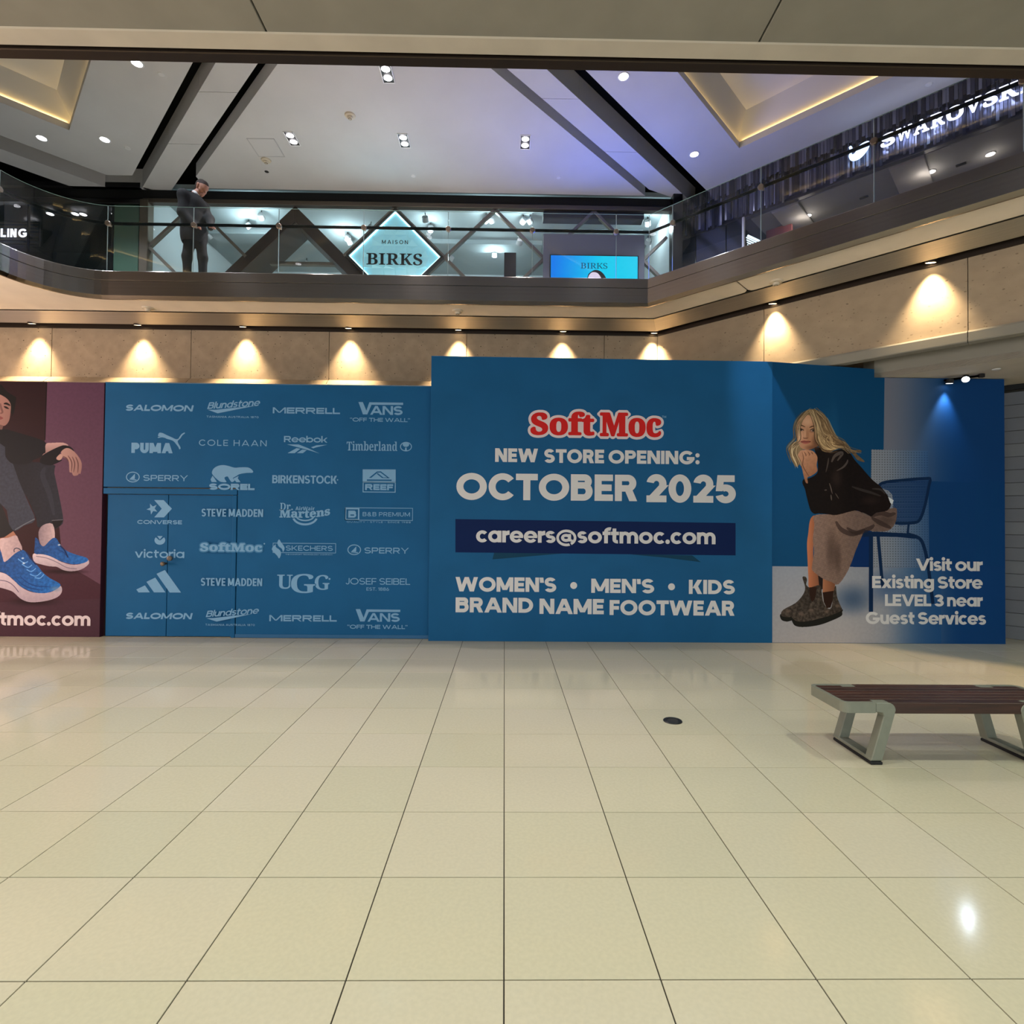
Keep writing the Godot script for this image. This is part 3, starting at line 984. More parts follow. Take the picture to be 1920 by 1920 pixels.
func hoarding_logos():
	var z := ZL
	var x0 := -5.868; var x1 := -1.09
	var root := thing("hoarding", "blue hoarding wall printed with rows of pale shoe brand logos around double doors", "hoarding", Vector3(-3.47, 0, z))
	var dl := -5.868; var dr := -3.985; var dt := 2.085      # opening of the door frame
	var bd := MB.new()
	bd.t = Transform3D(Basis(), Vector3(0, 0, z))
	bd.prism(PackedVector2Array([Vector2(x0, 2.19), Vector2(-3.915, 2.19), Vector2(-3.915, 0), Vector2(x1, 0), Vector2(x1, 3.72), Vector2(x0, 3.72)]), -0.1, 0.0, 0.003)
	part("board", bd, M.vinyl, root)
	var cap := MB.new()
	cap.box(Vector3((x0 + x1) / 2, 3.722, z - 0.05), Vector3(x1 - x0, 0.012, 0.13), 0.003)
	part("top_edge", cap, mat(c8(70, 110, 140), 0.6), root)
	var skirt := MB.new()
	skirt.box(Vector3(-2.5, 0.03, z + 0.003), Vector3(2.84, 0.05, 0.006), 0.002)
	part("base_tape", skirt, mat(c8(30, 92, 138), 0.4), root)
	# door in the hoarding
	var d := struct("door_1", "double site door in the blue hoarding covered by the same printed vinyl")
	var fr := MB.new()
	fr.box(Vector3((dl + dr) / 2 + 0.032, dt + 0.047, z - 0.046), Vector3(dr - dl + 0.06, 0.086, 0.1), 0.005)
	fr.box(Vector3(dr + 0.028, dt / 2, z - 0.046), Vector3(0.06, dt, 0.1), 0.005)
	part("door_frame", fr, M.vinyl, d)
	var mid := -4.94
	for s in [[dl + 0.045, mid - 0.004], [mid + 0.004, dr - 0.006]]:
		var lf := MB.new()
		lf.box(Vector3((s[0] + s[1]) / 2, dt / 2 + 0.004, z - 0.055), Vector3(s[1] - s[0], dt - 0.012, 0.045), 0.004)
		part("door_leaf", lf, M.vinyl, d)
	var dk := MB.new()
	dk.box(Vector3((dl + dr) / 2, dt / 2, z - 0.09), Vector3(dr - dl, dt, 0.02))
	part("reveal", dk, M.black, d)
	var hs := MB.new()
	hs.t = Transform3D(Basis(Vector3.RIGHT, PI / 2), Vector3(-4.871, 1.154, -8.040) + Vector3(0, 0, 0))
	hs.lathe([Vector2(0.0, -0.015), Vector2(0.036, -0.015), Vector2(0.036, 0.01), Vector2(0.02, 0.016), Vector2(0.0, 0.016)], 18)
	part("lock", hs, mat(c8(96, 88, 82), 0.45, 0.6), d)
	var kn := MB.new()
	kn.t = Transform3D(Basis(Vector3.RIGHT, PI / 2), Vector3(-4.961, 1.075, -8.050))
	kn.lathe([Vector2(0.0, -0.05), Vector2(0.016, -0.05), Vector2(0.014, 0.0), Vector2(0.03, 0.014), Vector2(0.033, 0.032), Vector2(0.022, 0.044), Vector2(0.0, 0.046)], 18)
	part("door_knob", kn, mat(c8(110, 98, 84), 0.4, 0.6), d)
	var e := z + 0.0015
	var ed := z - 0.031
	var mb := MB.new()
	# row 1
	word(mb, "SALOMON", -5.577, -4.597, 3.310, 0.090, 0.3, 0.09, 0.22); stamp(root, mb, M.print_pale, e); mb = MB.new()
	for k in 2:
		var dn := k == 1
		mb = MB.new()
		if k == 0: word(mb, "Blundstone", -4.382, -3.623, 3.348, 0.098, 0.2, 0.06, 0.3, 0.0, 0.075)
		else: word(mb, "Blundstone", -4.348, -3.589, 0.300, 0.093, 0.2, 0.06, 0.3, 0.0, 0.075)
		if k == 0:
			mb.flat(S("-437.0,333.7 -425.4,333.9 -390.4,338.0 -367.0,340.7 -422.7,328.7"))
			word(mb, "TASMANIA AUSTRALIA 1870", -4.388, -3.629, 3.222, 0.028, 0.2, 0.2)
		else:
			mb.flat(S("-433.6,28.3 -422.7,28.8 -393.1,32.5 -368.6,34.9 -418.7,23.6"))
			word(mb, "TASMANIA AUSTRALIA 1870", -4.350, -3.634, 0.176, 0.028, 0.2, 0.2)
		stamp(root, mb, M.print_pale, e + (0.004 if dn else 0.0))
	for k in 2:
		mb = MB.new()
		if k == 0: word(mb, "MERRELL", -3.423, -2.438, 3.296, 0.089, 0.26, 0.13)
		else: word(mb, "MERRELL", -3.426, -2.444, 0.246, 0.091, 0.26, 0.13)
		stamp(root, mb, M.print_pale, e)
		mb = MB.new()
		if k == 0:
			mb.flat(S("-216.9,347.8 -210.5,347.8 -205.1,335.1 -200.9,347.6 -151.2,347.6 -151.2,344.2 -197.6,343.9 -203.7,329.6 -210.1,329.6"))
			stamp(root, mb, M.print_pale, e, "printed_emblem"); mb = MB.new()
			word(mb, "ANS", -1.995, -1.518, 3.293, 0.130, 0.25, 0.05)
			stamp(root, mb, M.print_pale, e); mb = MB.new()
			word(mb, "\"OFF THE WALL\"", -2.289, -1.408, 3.189, 0.057, 0.21, 0.13)
		else:
			mb.flat(S("-216.9,43.1 -210.5,43.2 -205.2,30.6 -201.0,42.8 -151.7,42.6 -151.7,39.3 -197.7,39.2 -203.8,25.1 -210.2,25.1"))
			stamp(root, mb, M.print_pale, e, "printed_emblem"); mb = MB.new()
			word(mb, "ANS", -1.995, -1.523, 0.249, 0.125, 0.25, 0.05)
			stamp(root, mb, M.print_pale, e); mb = MB.new()
			word(mb, "\"OFF THE WALL\"", -2.287, -1.410, 0.144, 0.058, 0.21, 0.13)
		stamp(root, mb, M.print_pale, e)
	# row 2
	mb = MB.new()
	word(mb, "PUMA", -5.473, -4.873, 2.691, 0.150, 0.34, 0.07); stamp(root, mb, M.print_pale, e); mb = MB.new()
	mb.flat(smooth(S("-508.8,296.0 -507.0,299.2 -502.4,298.7 -497.2,296.2 -489.4,292.8 -483.1,290.0 -479.5,290.6 -477.5,293.8 -474.6,297.7 -470.8,299.8 -470.0,298.6 -473.7,295.6 -476.4,291.2 -479.7,288.2 -480.2,285.9 -478.9,283.0 -476.5,279.0 -475.9,276.1 -477.9,275.3 -479.0,278.1 -482.1,282.2 -486.0,286.7 -490.6,288.9 -495.8,290.2 -499.1,291.7 -503.6,292.4 -508.7,291.5 -509.0,292.8 -505.2,293.7 -508.5,293.9"), true, 3))
	stamp(root, mb, M.print_pale, e, "printed_emblem")
	mb = MB.new()
	for wm in words("COLE HAAN", -4.493, -3.505, 2.809, 0.088, 0.15, 0.34): stamp(root, wm, M.print_pale, e)
	mb = MB.new()
	word(mb, "Reebok", -3.253, -2.616, 2.873, 0.091, 0.22, 0.06); stamp(root, mb, M.print_pale, e); mb = MB.new()
	for q in ["-320.7,284.0 -303.7,284.1 -290.0,278.8 -273.0,271.1 -285.4,274.9 -293.2,277.0", "-262.1,284.2 -277.7,283.1 -285.5,280.1 -282.2,278.6 -277.7,280.2", "-319.8,271.1 -306.9,278.6 -301.0,277.9 -309.4,271.2", "-306.2,271.3 -298.4,276.6 -291.7,275.9 -297.3,271.4"]: mb.flat(S(q))
	stamp(root, mb, M.print_pale, e)
	mb = MB.new()
	put_tris(mb, fit(type_tris("Timberland", "Droid Serif", 700), -2.333, -1.589, 2.759, 2.899)); stamp(root, mb, M.print_pale, e); mb = MB.new()
	ring(mb, Vector2(-1.462, 2.826), 0.087, 0.07, 0.013)
	disc(mb, Vector2(-1.463, 2.857), 0.05, 0.0, 9, 0.036); mb.flat(S("-147.4,281.2 -145.3,281.3 -145.0,277.7 -141.9,276.4 -150.5,276.3 -147.6,277.7"))
	stamp(root, mb, M.print_pale, e)
	# row 3 and the second sailing boat
	for k in 2:
		mb = MB.new()
		var c: Vector2 = Vector2(-5.444, 2.337) if k == 0 else Vector2(-2.202, 1.300)
		ring(mb, c, 0.099, 0.078, 0.013)
		mb.flat(PackedVector2Array([c + Vector2(-0.05, -0.035), c + Vector2(0.03, 0.05), c + Vector2(0.028, -0.03)]))
		mb.flat(PackedVector2Array([c + Vector2(-0.06, -0.042), c + Vector2(0.055, -0.034), c + Vector2(0.05, -0.05)]))
		stamp(root, mb, M.print_pale, e, "printed_emblem"); mb = MB.new()
		if k == 0: word(mb, "SPERRY", -5.295, -4.643, 2.285, 0.085, 0.18, 0.14)
		else: word(mb, "SPERRY", -2.055, -1.401, 1.249, 0.086, 0.18, 0.14)
		stamp(root, mb, M.print_pale, e)
	mb = MB.new()
	mb.flat(smooth(S("-429.6,241.0 -427.5,246.9 -421.3,251.2 -413.6,252.6 -405.8,251.4 -396.7,248.9 -388.9,249.5 -378.5,249.6 -373.3,247.7 -369.9,244.2 -370.6,241.8 -378.4,241.5 -388.8,239.7 -393.9,236.7 -399.0,233.4 -396.4,230.2 -400.5,227.7 -404.2,232.1 -406.8,236.0 -411.0,234.4 -410.4,231.4 -408.3,227.7 -416.4,227.9 -422.3,231.9 -426.9,236.4"), true, 3))
	mb.flat(S("-428.6,236.8 -425.6,232.9 -422.2,227.7 -429.7,227.5 -431.4,231.2")); mb.flat(S("-390.5,236.8 -391.9,233.5 -387.8,227.8 -393.7,227.7 -398.5,232.9"))
	stamp(root, mb, M.print_pale, e, "printed_emblem"); mb = MB.new()
	word(mb, "SOREL", -4.334, -3.668, 2.162, 0.091, 0.34, 0.07); stamp(root, mb, M.print_pale, e + 0.004)
	mb = MB.new()
	word(mb, "BIRKENSTOCK", -3.415, -2.469, 2.267, 0.119, 0.2, 0.06); disc(mb, Vector2(-2.460, 2.325), 0.01); stamp(root, mb, M.print_pale, e)
	mb = MB.new()
	mb.flat(S("-209.4,248.4 -160.9,248.7 -160.7,229.5 -209.2,229.3")); frame(mb, Vector2(-2.090, 2.146), Vector2(-1.607, 2.300), 0.012)
	stamp(root, mb, M.print_pale, e, "printed_emblem"); mb = MB.new()
	word(mb, "REEF", -2.055, -1.644, 2.180, 0.088, 0.3, 0.1); stamp(root, mb, M.print_pale, e)
	mb = MB.new()
	mb.flat(S("-199.9,236.1 -188.5,245.4 -182.7,245.8 -169.9,236.0 -172.5,236.2 -183.3,244.0 -187.7,243.7 -196.5,236.1")); mb.flat(S("-189.0,242.3 -186.9,242.9 -179.0,236.7 -169.9,236.6 -169.9,235.7 -180.8,235.9")); mb.flat(S("-203.0,233.6 -166.8,233.7 -166.8,231.6 -203.0,231.5"))
	stamp(root, mb, M.vinyl, e + 0.0012)
	# row 4
	mb = MB.new()
	mb.flat(S("-514.8,200.4 -501.2,200.5 -488.7,188.0 -500.1,175.1 -514.3,175.0 -503.6,187.8"))
	var st := PackedVector2Array()
	for k in 10: st.append(Vector2(-5.174, 1.875) + Vector2.from_angle(TAU * k / 10 + PI + 0.12) * (0.085 if k % 2 == 0 else 0.035))
	mb.flat(st)
	stamp(d, mb, M.print_pale, ed, "printed_emblem"); mb = MB.new()
	word(mb, "CONVERSE", -5.388, -4.738, 1.652, 0.057, 0.24, 0.14); stamp(d, mb, M.print_pale, ed)
	for k in 2:
		var sv := words("STEVE MADDEN", -4.436, -3.539, 1.770, 0.113, 0.19, 0.09) if k == 0 else words("STEVE MADDEN", -4.428, -3.536, 0.758, 0.113, 0.19, 0.09)
		for wm in sv: stamp(root, wm, M.print_pale, e + 0.004)
	mb = MB.new()
	put_tris(mb, fit(type_tris("Dr.", "Droid Serif", 700), -3.296, -3.109, 1.873, 1.979)); stamp(root, mb, M.print_pale, e); mb = MB.new()
	put_tris(mb, fit(type_tris("AirWair", "Droid Sans", 700), -3.070, -2.789, 1.872, 1.930))
	stamp(root, mb, M.print_pale, e); mb = MB.new()
	var mt := fit(type_tris("Martens", "Droid Serif", 700), -3.300, -2.567, 1.766, 1.879)
	for i in mt.size(): mt[i].y += pow(maxf(0.0, mt[i].x - mt[0].x - 0.2), 2.0) * 0.32
	fatten(mb, mt, 0.004); stamp(root, mb, M.print_pale, e); mb = MB.new()
	ring(mb, Vector2(-2.928, 1.786), 0.19, 0.135, 0.03, 0.0, 196, 344); ring(mb, Vector2(-2.928, 1.793), 0.14, 0.08, 0.02, 0.0, 200, 340); stamp(root, mb, M.print_pale, e, "printed_emblem")
	mb = MB.new()
	frame(mb, Vector2(-2.345, 1.732), Vector2(-1.350, 1.921), 0.008); frame(mb, Vector2(-2.345, 1.732), Vector2(-2.134, 1.914), 0.02)
	word(mb, "B", -2.296, -2.179, 1.772, 0.102, 0.3, 0.06); stamp(root, mb, M.print_pale, e, "printed_emblem"); mb = MB.new()
	word(mb, "B&B PREMIUM", -2.085, -1.391, 1.795, 0.061, 0.16, 0.2)
	word(mb, "QUALITY - STYLE - SINCE 1988", -2.318, -1.380, 1.697, 0.025, 0.18, 0.42); stamp(root, mb, M.print_pale, e)
	# row 5
	mb = MB.new()
	var vc: Vector2 = Vector2(-5.055, 1.415)
	ring(mb, vc, 0.078, 0.066, 0.066, 0.0, 140, 400)
	mb.flat(PackedVector2Array([vc + Vector2(-0.04, 0.062), vc + Vector2(0.04, 0.062), vc + Vector2(0, 0.01)]))
	stamp(d, mb, M.print_pale, ed, "printed_emblem"); mb = MB.new()
	word(mb, "victoria", -5.415, -4.695, 1.156, 0.116, 0.2, 0.09); stamp(d, mb, M.print_pale, ed)
	mb = MB.new()
	var sm := fit(type_tris("SoftMoc", "Droid Serif", 700), -4.442, -3.551, 1.264, 1.385)
	fatten(mb, sm, 0.005); disc(mb, Vector2(-3.513, 1.378), 0.011); stamp(root, mb, M.print_pale, e + 0.0052)
	mb = MB.new()
	fatten(mb, sm, 0.022, 0.0, true); stamp(root, mb, mat(c8(64, 122, 166), 0.55, 0.0, 0.22), e + 0.004)
	mb = MB.new()
	frame(mb, Vector2(-3.392, 1.246), Vector2(-2.470, 1.392), 0.008)
	stamp(root, mb, M.print_pale, e, "printed_emblem"); mb = MB.new()
	word(mb, "SKECHERS", -3.203, -2.516, 1.282, 0.071, 0.17, 0.16); stamp(root, mb, M.print_pale, e); mb = MB.new()
	word(mb, "THE COMFORT TECHNOLOGY COMPANY", -3.208, -2.515, 1.216, 0.017, 0.2, 0.12); stamp(root, mb, M.print_pale, e)
	mb = MB.new()
	mb.flat(smooth(S("-340.6,129.6 -335.3,136.9 -334.6,132.9 -329.3,129.1 -327.0,124.5 -327.9,119.3 -330.0,116.5 -332.7,120.6"), true, 3)); mb.flat(smooth(S("-330.2,144.3 -327.3,140.2 -322.0,132.4 -324.1,125.9 -325.8,130.4 -330.7,134.3 -332.5,139.5"), true, 3)); stamp(root, mb, M.print_pale, e + 0.0006)
	# row 6
	mb = MB.new()
	for q in ["-538.3,69.1 -525.9,75.2 -518.6,65.1 -535.1,64.9", "-523.8,80.4 -511.1,86.7 -496.0,65.2 -512.6,65.1", "-509.4,92.2 -497.4,97.9 -473.3,65.1 -489.7,65.0"]: mb.flat(S(q))
	stamp(d, mb, M.print_pale, ed)
	mb = MB.new()
	for q in [["U", -3.321, -3.095, 0.720, 0.927], ["G", -2.772, -2.558, 0.709, 0.927]]: put_tris(mb, fit(type_tris(q[0], "Droid Serif", 700), q[1], q[2], q[3], q[4]))
	stamp(root, mb, M.print_pale, e)
	mb = MB.new()
	var gg := fit(type_tris("G", "Droid Serif", 700), -3.118, -2.764, 0.660, 0.941)
	fatten(mb, gg, 0.012); stamp(root, mb, M.vinyl, e + 0.0005)
	mb = MB.new()
	put_tris(mb, gg); disc(mb, Vector2(-2.557, 0.870), 0.014); stamp(root, mb, M.print_pale, e + 0.001)
	mb = MB.new()
	word(mb, "JOSEF SEIBEL", -2.322, -1.377, 0.792, 0.093, 0.14, 0.11); stamp(root, mb, M.print_pale, e); mb = MB.new()
	word(mb, "EST. 1886", -2.016, -1.685, 0.703, 0.047, 0.16, 0.14); stamp(root, mb, M.print_pale, e)
	# row 7
	mb = MB.new()
	word(mb, "SALOMON", -5.538, -4.576, 0.261, 0.090, 0.3, 0.09, 0.22); stamp(d, mb, M.print_pale, ed)

func hoarding_centre():
	var z := ZR
	var x0 := -1.085; var x1 := 3.915
	var root := thing("hoarding", "tall blue hoarding board announcing a new store opening in large white letters", "hoarding", Vector3(1.4, 0, z))
	board(root, x0, x1, 0.0, 4.139, z, M.vinyl, 4.118)
	var e := z + 0.0015
	var mb := MB.new()
	var sa := fit(type_tris("Soft", "Droid Serif", 700), 0.378, 1.289, 3.008, 3.336)
	var sb := fit(type_tris("Moc", "Droid Serif", 700), 1.391, 2.266, 2.996, 3.328)
	sa.append_array(sb)
	fatten(mb, sa, 0.05, 0.0, true)
	stamp(root, mb, mat(c8(222, 206, 206), 0.55, 0.0, 0.22), e, "printed_logo_outline")
	mb = MB.new()
	fatten(mb, sa, 0.013); stamp(root, mb, M.print_red, e + 0.0012, "printed_logo")
	mb = MB.new()
	word(mb, "TM", 2.288, 2.351, 3.270, 0.032, 0.2, 0.1); stamp(root, mb, M.print_pale, e, "printed_word")
	for q in [["NEW", -0.144, 0.479, 2.601, 0.198], ["STORE", 0.568, 1.444, 2.596, 0.199], ["OPENING:", 1.510, 2.843, 2.595, 0.194], ["OCTOBER", -0.702, 1.931, 2.048, 0.384], ["2025", 2.067, 3.378, 2.036, 0.404],
		["WOMEN'S", -0.700, 0.761, 0.718, 0.208], ["MEN'S", 1.270, 2.187, 0.711, 0.205], ["KIDS", 2.694, 3.367, 0.705, 0.206], ["BRAND", -0.695, 0.427, 0.416, 0.215], ["NAME", 0.520, 1.454, 0.401, 0.220], ["FOOTWEAR", 1.539, 3.362, 0.392, 0.216]]:
		mb = MB.new()
		word(mb, q[0], q[1], q[2], q[3], q[4], 0.265, 0.075); stamp(root, mb, M.print_white, e, "printed_word")
	for c in [Vector2(1.014, 0.815), Vector2(2.440, 0.807)]:
		mb = MB.new()
		disc(mb, c, 0.05); stamp(root, mb, M.print_white, e, "printed_dot")
	mb = MB.new()
	mb.flat(S("-71.1,176.4 337.6,174.3 337.7,127.0 -70.6,128.2")); stamp(root, mb, M.print_navy, e + 0.0004, "printed_banner")
	mb = MB.new()
	mb.flat(S("-14.5,128.2 85.6,127.8 43.1,123.9 -16.9,118.4")); mb.flat(S("175.9,128.0 274.1,126.5 286.8,116.8 236.3,122.7")); stamp(root, mb, M.print_drop, e, "printed_drop_shape")
	mb = MB.new()
	word(mb, "careers@softmoc.com", -0.409, 3.081, 1.432, 0.216, 0.25, 0.055, 0.0, 0.0, -0.0005); stamp(root, mb, M.print_white, e + 0.0016, "printed_word")

func hoarding_people():
	var z := ZR - 0.01
	var x0 := 3.917; var x1 := 7.372
	var root := thing("hoarding", "blue and grey hoarding poster of a seated woman in a black leather jacket", "hoarding", Vector3(5.65, 0, z))
	board(root, x0, 5.43, 0.0, 4.12, z, M.vinyl_right, 4.03); board(root, 5.43, x1, 0.0, 3.905, z, M.vinyl_right)
	var sheet := MB.new()
	var ax := x0 + 0.004; var bx := x1 - 0.004; var yl := 4.117; var yr := 3.902; var ym := 4.027
	var um := (5.43 - ax) / (bx - ax); var hh := yl - 0.004
	sheet.quad(Vector3(ax, 0.004, z + 0.001), Vector3(5.43, 0.004, z + 0.001), Vector3(5.43, ym, z + 0.001), Vector3(ax, yl, z + 0.001), Vector2(0, 1), Vector2(um, 1), Vector2(um, (yl - ym) / hh), Vector2(0, 0))
	sheet.quad(Vector3(5.43, 0.004, z + 0.001), Vector3(bx, 0.004, z + 0.001), Vector3(bx, yr, z + 0.001), Vector3(5.43, yr, z + 0.001), Vector2(um, 1), Vector2(1, 1), Vector2(1, (yl - yr) / hh), Vector2(um, (yl - yr) / hh))
	var pm := mat(Color.WHITE, 0.5, 0.0, 0.22)
	pm.albedo_texture = woman_print(ax, bx, 0.004, yl)
	part("poster_print", sheet, pm, root, "printed photograph of a seated woman on a wire chair")
	for q in [["Visit our", 6.043, 7.037, 1.068, 0.177], ["Existing Store", 5.393, 7.032, 0.809, 0.176], ["LEVEL 3 near", 5.582, 7.035, 0.548, 0.171], ["Guest Services", 5.298, 7.078, 0.284, 0.175]]:
		for mb in words(q[0], q[1], q[2], q[3], q[4], 0.25, 0.03): stamp(root, mb, M.print_white, z + 0.0025, "printed_word")
	# plum poster on the left
	var zl := ZL
	var r2 := thing("hoarding", "dark plum hoarding poster of a seated man in blue running shoes", "hoarding", Vector3(-7.6, 0, zl))
	board(r2, -9.2, -5.88, 0.0, 3.72, zl, mat(c8(70, 38, 52), 0.5, 0.0, 0.22))
	var s2 := MB.new()
	s2.quad(Vector3(-8.6, 0.004, zl + 0.001), Vector3(-5.884, 0.004, zl + 0.001), Vector3(-5.884, 3.716, zl + 0.001), Vector3(-8.6, 3.716, zl + 0.001), Vector2(0, 1), Vector2(1, 1), Vector2(1, 0), Vector2(0, 0))
	var pm2 := mat(Color.WHITE, 0.5, 0.0, 0.22)
	pm2.albedo_texture = man_print(-8.6, -5.884, 0.004, 3.716)
	part("poster_print", s2, pm2, r2, "printed photograph of a seated man in blue running shoes")
	var wd := MB.new()
	word(wd, "softmoc.com", -7.735, -6.014, 0.162, 0.186, 0.25, 0.055); stamp(r2, wd, mat(c8(222, 204, 206), 0.55, 0.0, 0.22), zl + 0.0025, "printed_word")

# ---------------------------------------------------------------- printed photographs: painted shape by shape into a texture
class Pic:
	var w: int
	var h: int
	var b := PackedByteArray()
	var org: Vector2
	var k: float
	var nz := FastNoiseLite.new()
	func _init(x0: float, x1: float, y0: float, y1: float, res: float):
		w = int((x1 - x0) * res); h = int((y1 - y0) * res)
		org = Vector2(x0, y1); k = res
		b.resize(w * h * 3)
		nz.seed = 4; nz.frequency = 0.05
	func tex(p: PackedVector2Array) -> PackedVector2Array:     # metres on the wall to pixels of the print
		var o := PackedVector2Array()
		for q in p: o.append(Vector2((q.x - org.x) * k, (org.y - q.y) * k))
		return o
	func mixpx(i: int, c: Color, a: float):
		b[i] = int(lerpf(b[i], c.r * 255.0, a)); b[i + 1] = int(lerpf(b[i + 1], c.g * 255.0, a)); b[i + 2] = int(lerpf(b[i + 2], c.b * 255.0, a))
	# pat: 0 plain, 1 mottled, 2 tweed check, 3 wire weave, 4 perforated sheet
	func fill(pm: PackedVector2Array, c: Color, c2 := Color(-1, 0, 0), dir := Vector2.ZERO, alpha := 1.0, pat := 0, amp := 0.0, alpha2 := -1.0):
		var p := tex(pm)
		var lo := p[0]; var hi := p[0]
		for q in p:
			lo = lo.min(q); hi = hi.max(q)
		var span := maxf((hi - lo).dot(dir.abs()), 1.0)
		var o := Vector2(lo.x if dir.x >= 0 else hi.x, lo.y if dir.y >= 0 else hi.y)
		for y in range(maxi(0, int(lo.y)), mini(h - 1, int(hi.y)) + 1):
			var yc := y + 0.5
			var xs := []
			for i in p.size():
				var u := p[i]; var v := p[(i + 1) % p.size()]
				if (u.y <= yc) != (v.y <= yc): xs.append(u.x + (yc - u.y) / (v.y - u.y) * (v.x - u.x))
			xs.sort()
			for j in range(0, xs.size() - 1, 2):
				var xa: float = xs[j]; var xb: float = xs[j + 1]
				for x in range(maxi(0, int(xa)), mini(w - 1, int(xb)) + 1):
					var cov := clampf(minf(x + 1.0, xb) - maxf(x, xa), 0.0, 1.0) * alpha
					var g01 := clampf((Vector2(x, y) - o).dot(dir) / span, 0.0, 1.0)
					if alpha2 >= 0.0: cov *= lerpf(1.0, alpha2 / maxf(alpha, 0.001), g01 * g01 * (3.0 - 2.0 * g01))
					var col := c
					if c2.r >= 0.0: col = c.lerp(c2, g01)
					if amp > 0.0: col = col * (1.0 + amp * nz.get_noise_2d(x, y))
					if pat == 2:
						var g := (0.8 if (x + y / 4) % 7 < 2 else 1.0) * (0.8 if (y - x / 5) % 6 < 2 else 1.0)
						col = col * g
					elif pat == 3:
						if y % 8 < 3: continue
					elif pat == 4:
						if (x % 13) < 5 and (y % 12) < 4: col = col * 0.62
					mixpx((y * w + x) * 3, col, cov)
	func stroke(pm: PackedVector2Array, wd: float, c: Color, alpha := 1.0, taper := false):
		var l := PackedVector2Array(); var r := PackedVector2Array()
		for i in pm.size():
			var d := (pm[mini(i + 1, pm.size() - 1)] - pm[maxi(i - 1, 0)]).normalized().orthogonal() * wd / 2
			if taper: d *= sin(PI * (0.12 + 0.76 * i / maxf(1, pm.size() - 1)))
			l.append(pm[i] + d); r.append(pm[i] - d)
		r.reverse(); l.append_array(r)
		fill(l, c, Color(-1, 0, 0), Vector2.ZERO, alpha)
	func dab(c0: Vector2, rx: float, ry: float, c: Color, a: float):
		var q := Vector2((c0.x - org.x) * k, (org.y - c0.y) * k)
		rx *= k; ry *= k
		for y in range(maxi(0, int(q.y - ry)), mini(h, int(q.y + ry) + 1)):
			for x in range(maxi(0, int(q.x - rx)), mini(w, int(q.x + rx) + 1)):
				var d := Vector2((x - q.x) / rx, (y - q.y) / ry).length_squared()
				if d < 1.0: mixpx((y * w + x) * 3, c, a * (1.0 - d) * (1.0 - d))
	func texture() -> ImageTexture:
		return ImageTexture.create_from_image(Image.create_from_data(w, h, false, Image.FORMAT_RGB8, b))

func ink(r: float, g: float, b: float) -> Color:       # print colour for a tone read under the hall's light
	var l := c8(r, g, b).srgb_to_linear()
	var q := Color(minf(1, l.r * M.ink), minf(1, l.g * M.ink), minf(1, l.b * M.ink))
	return q.linear_to_srgb()

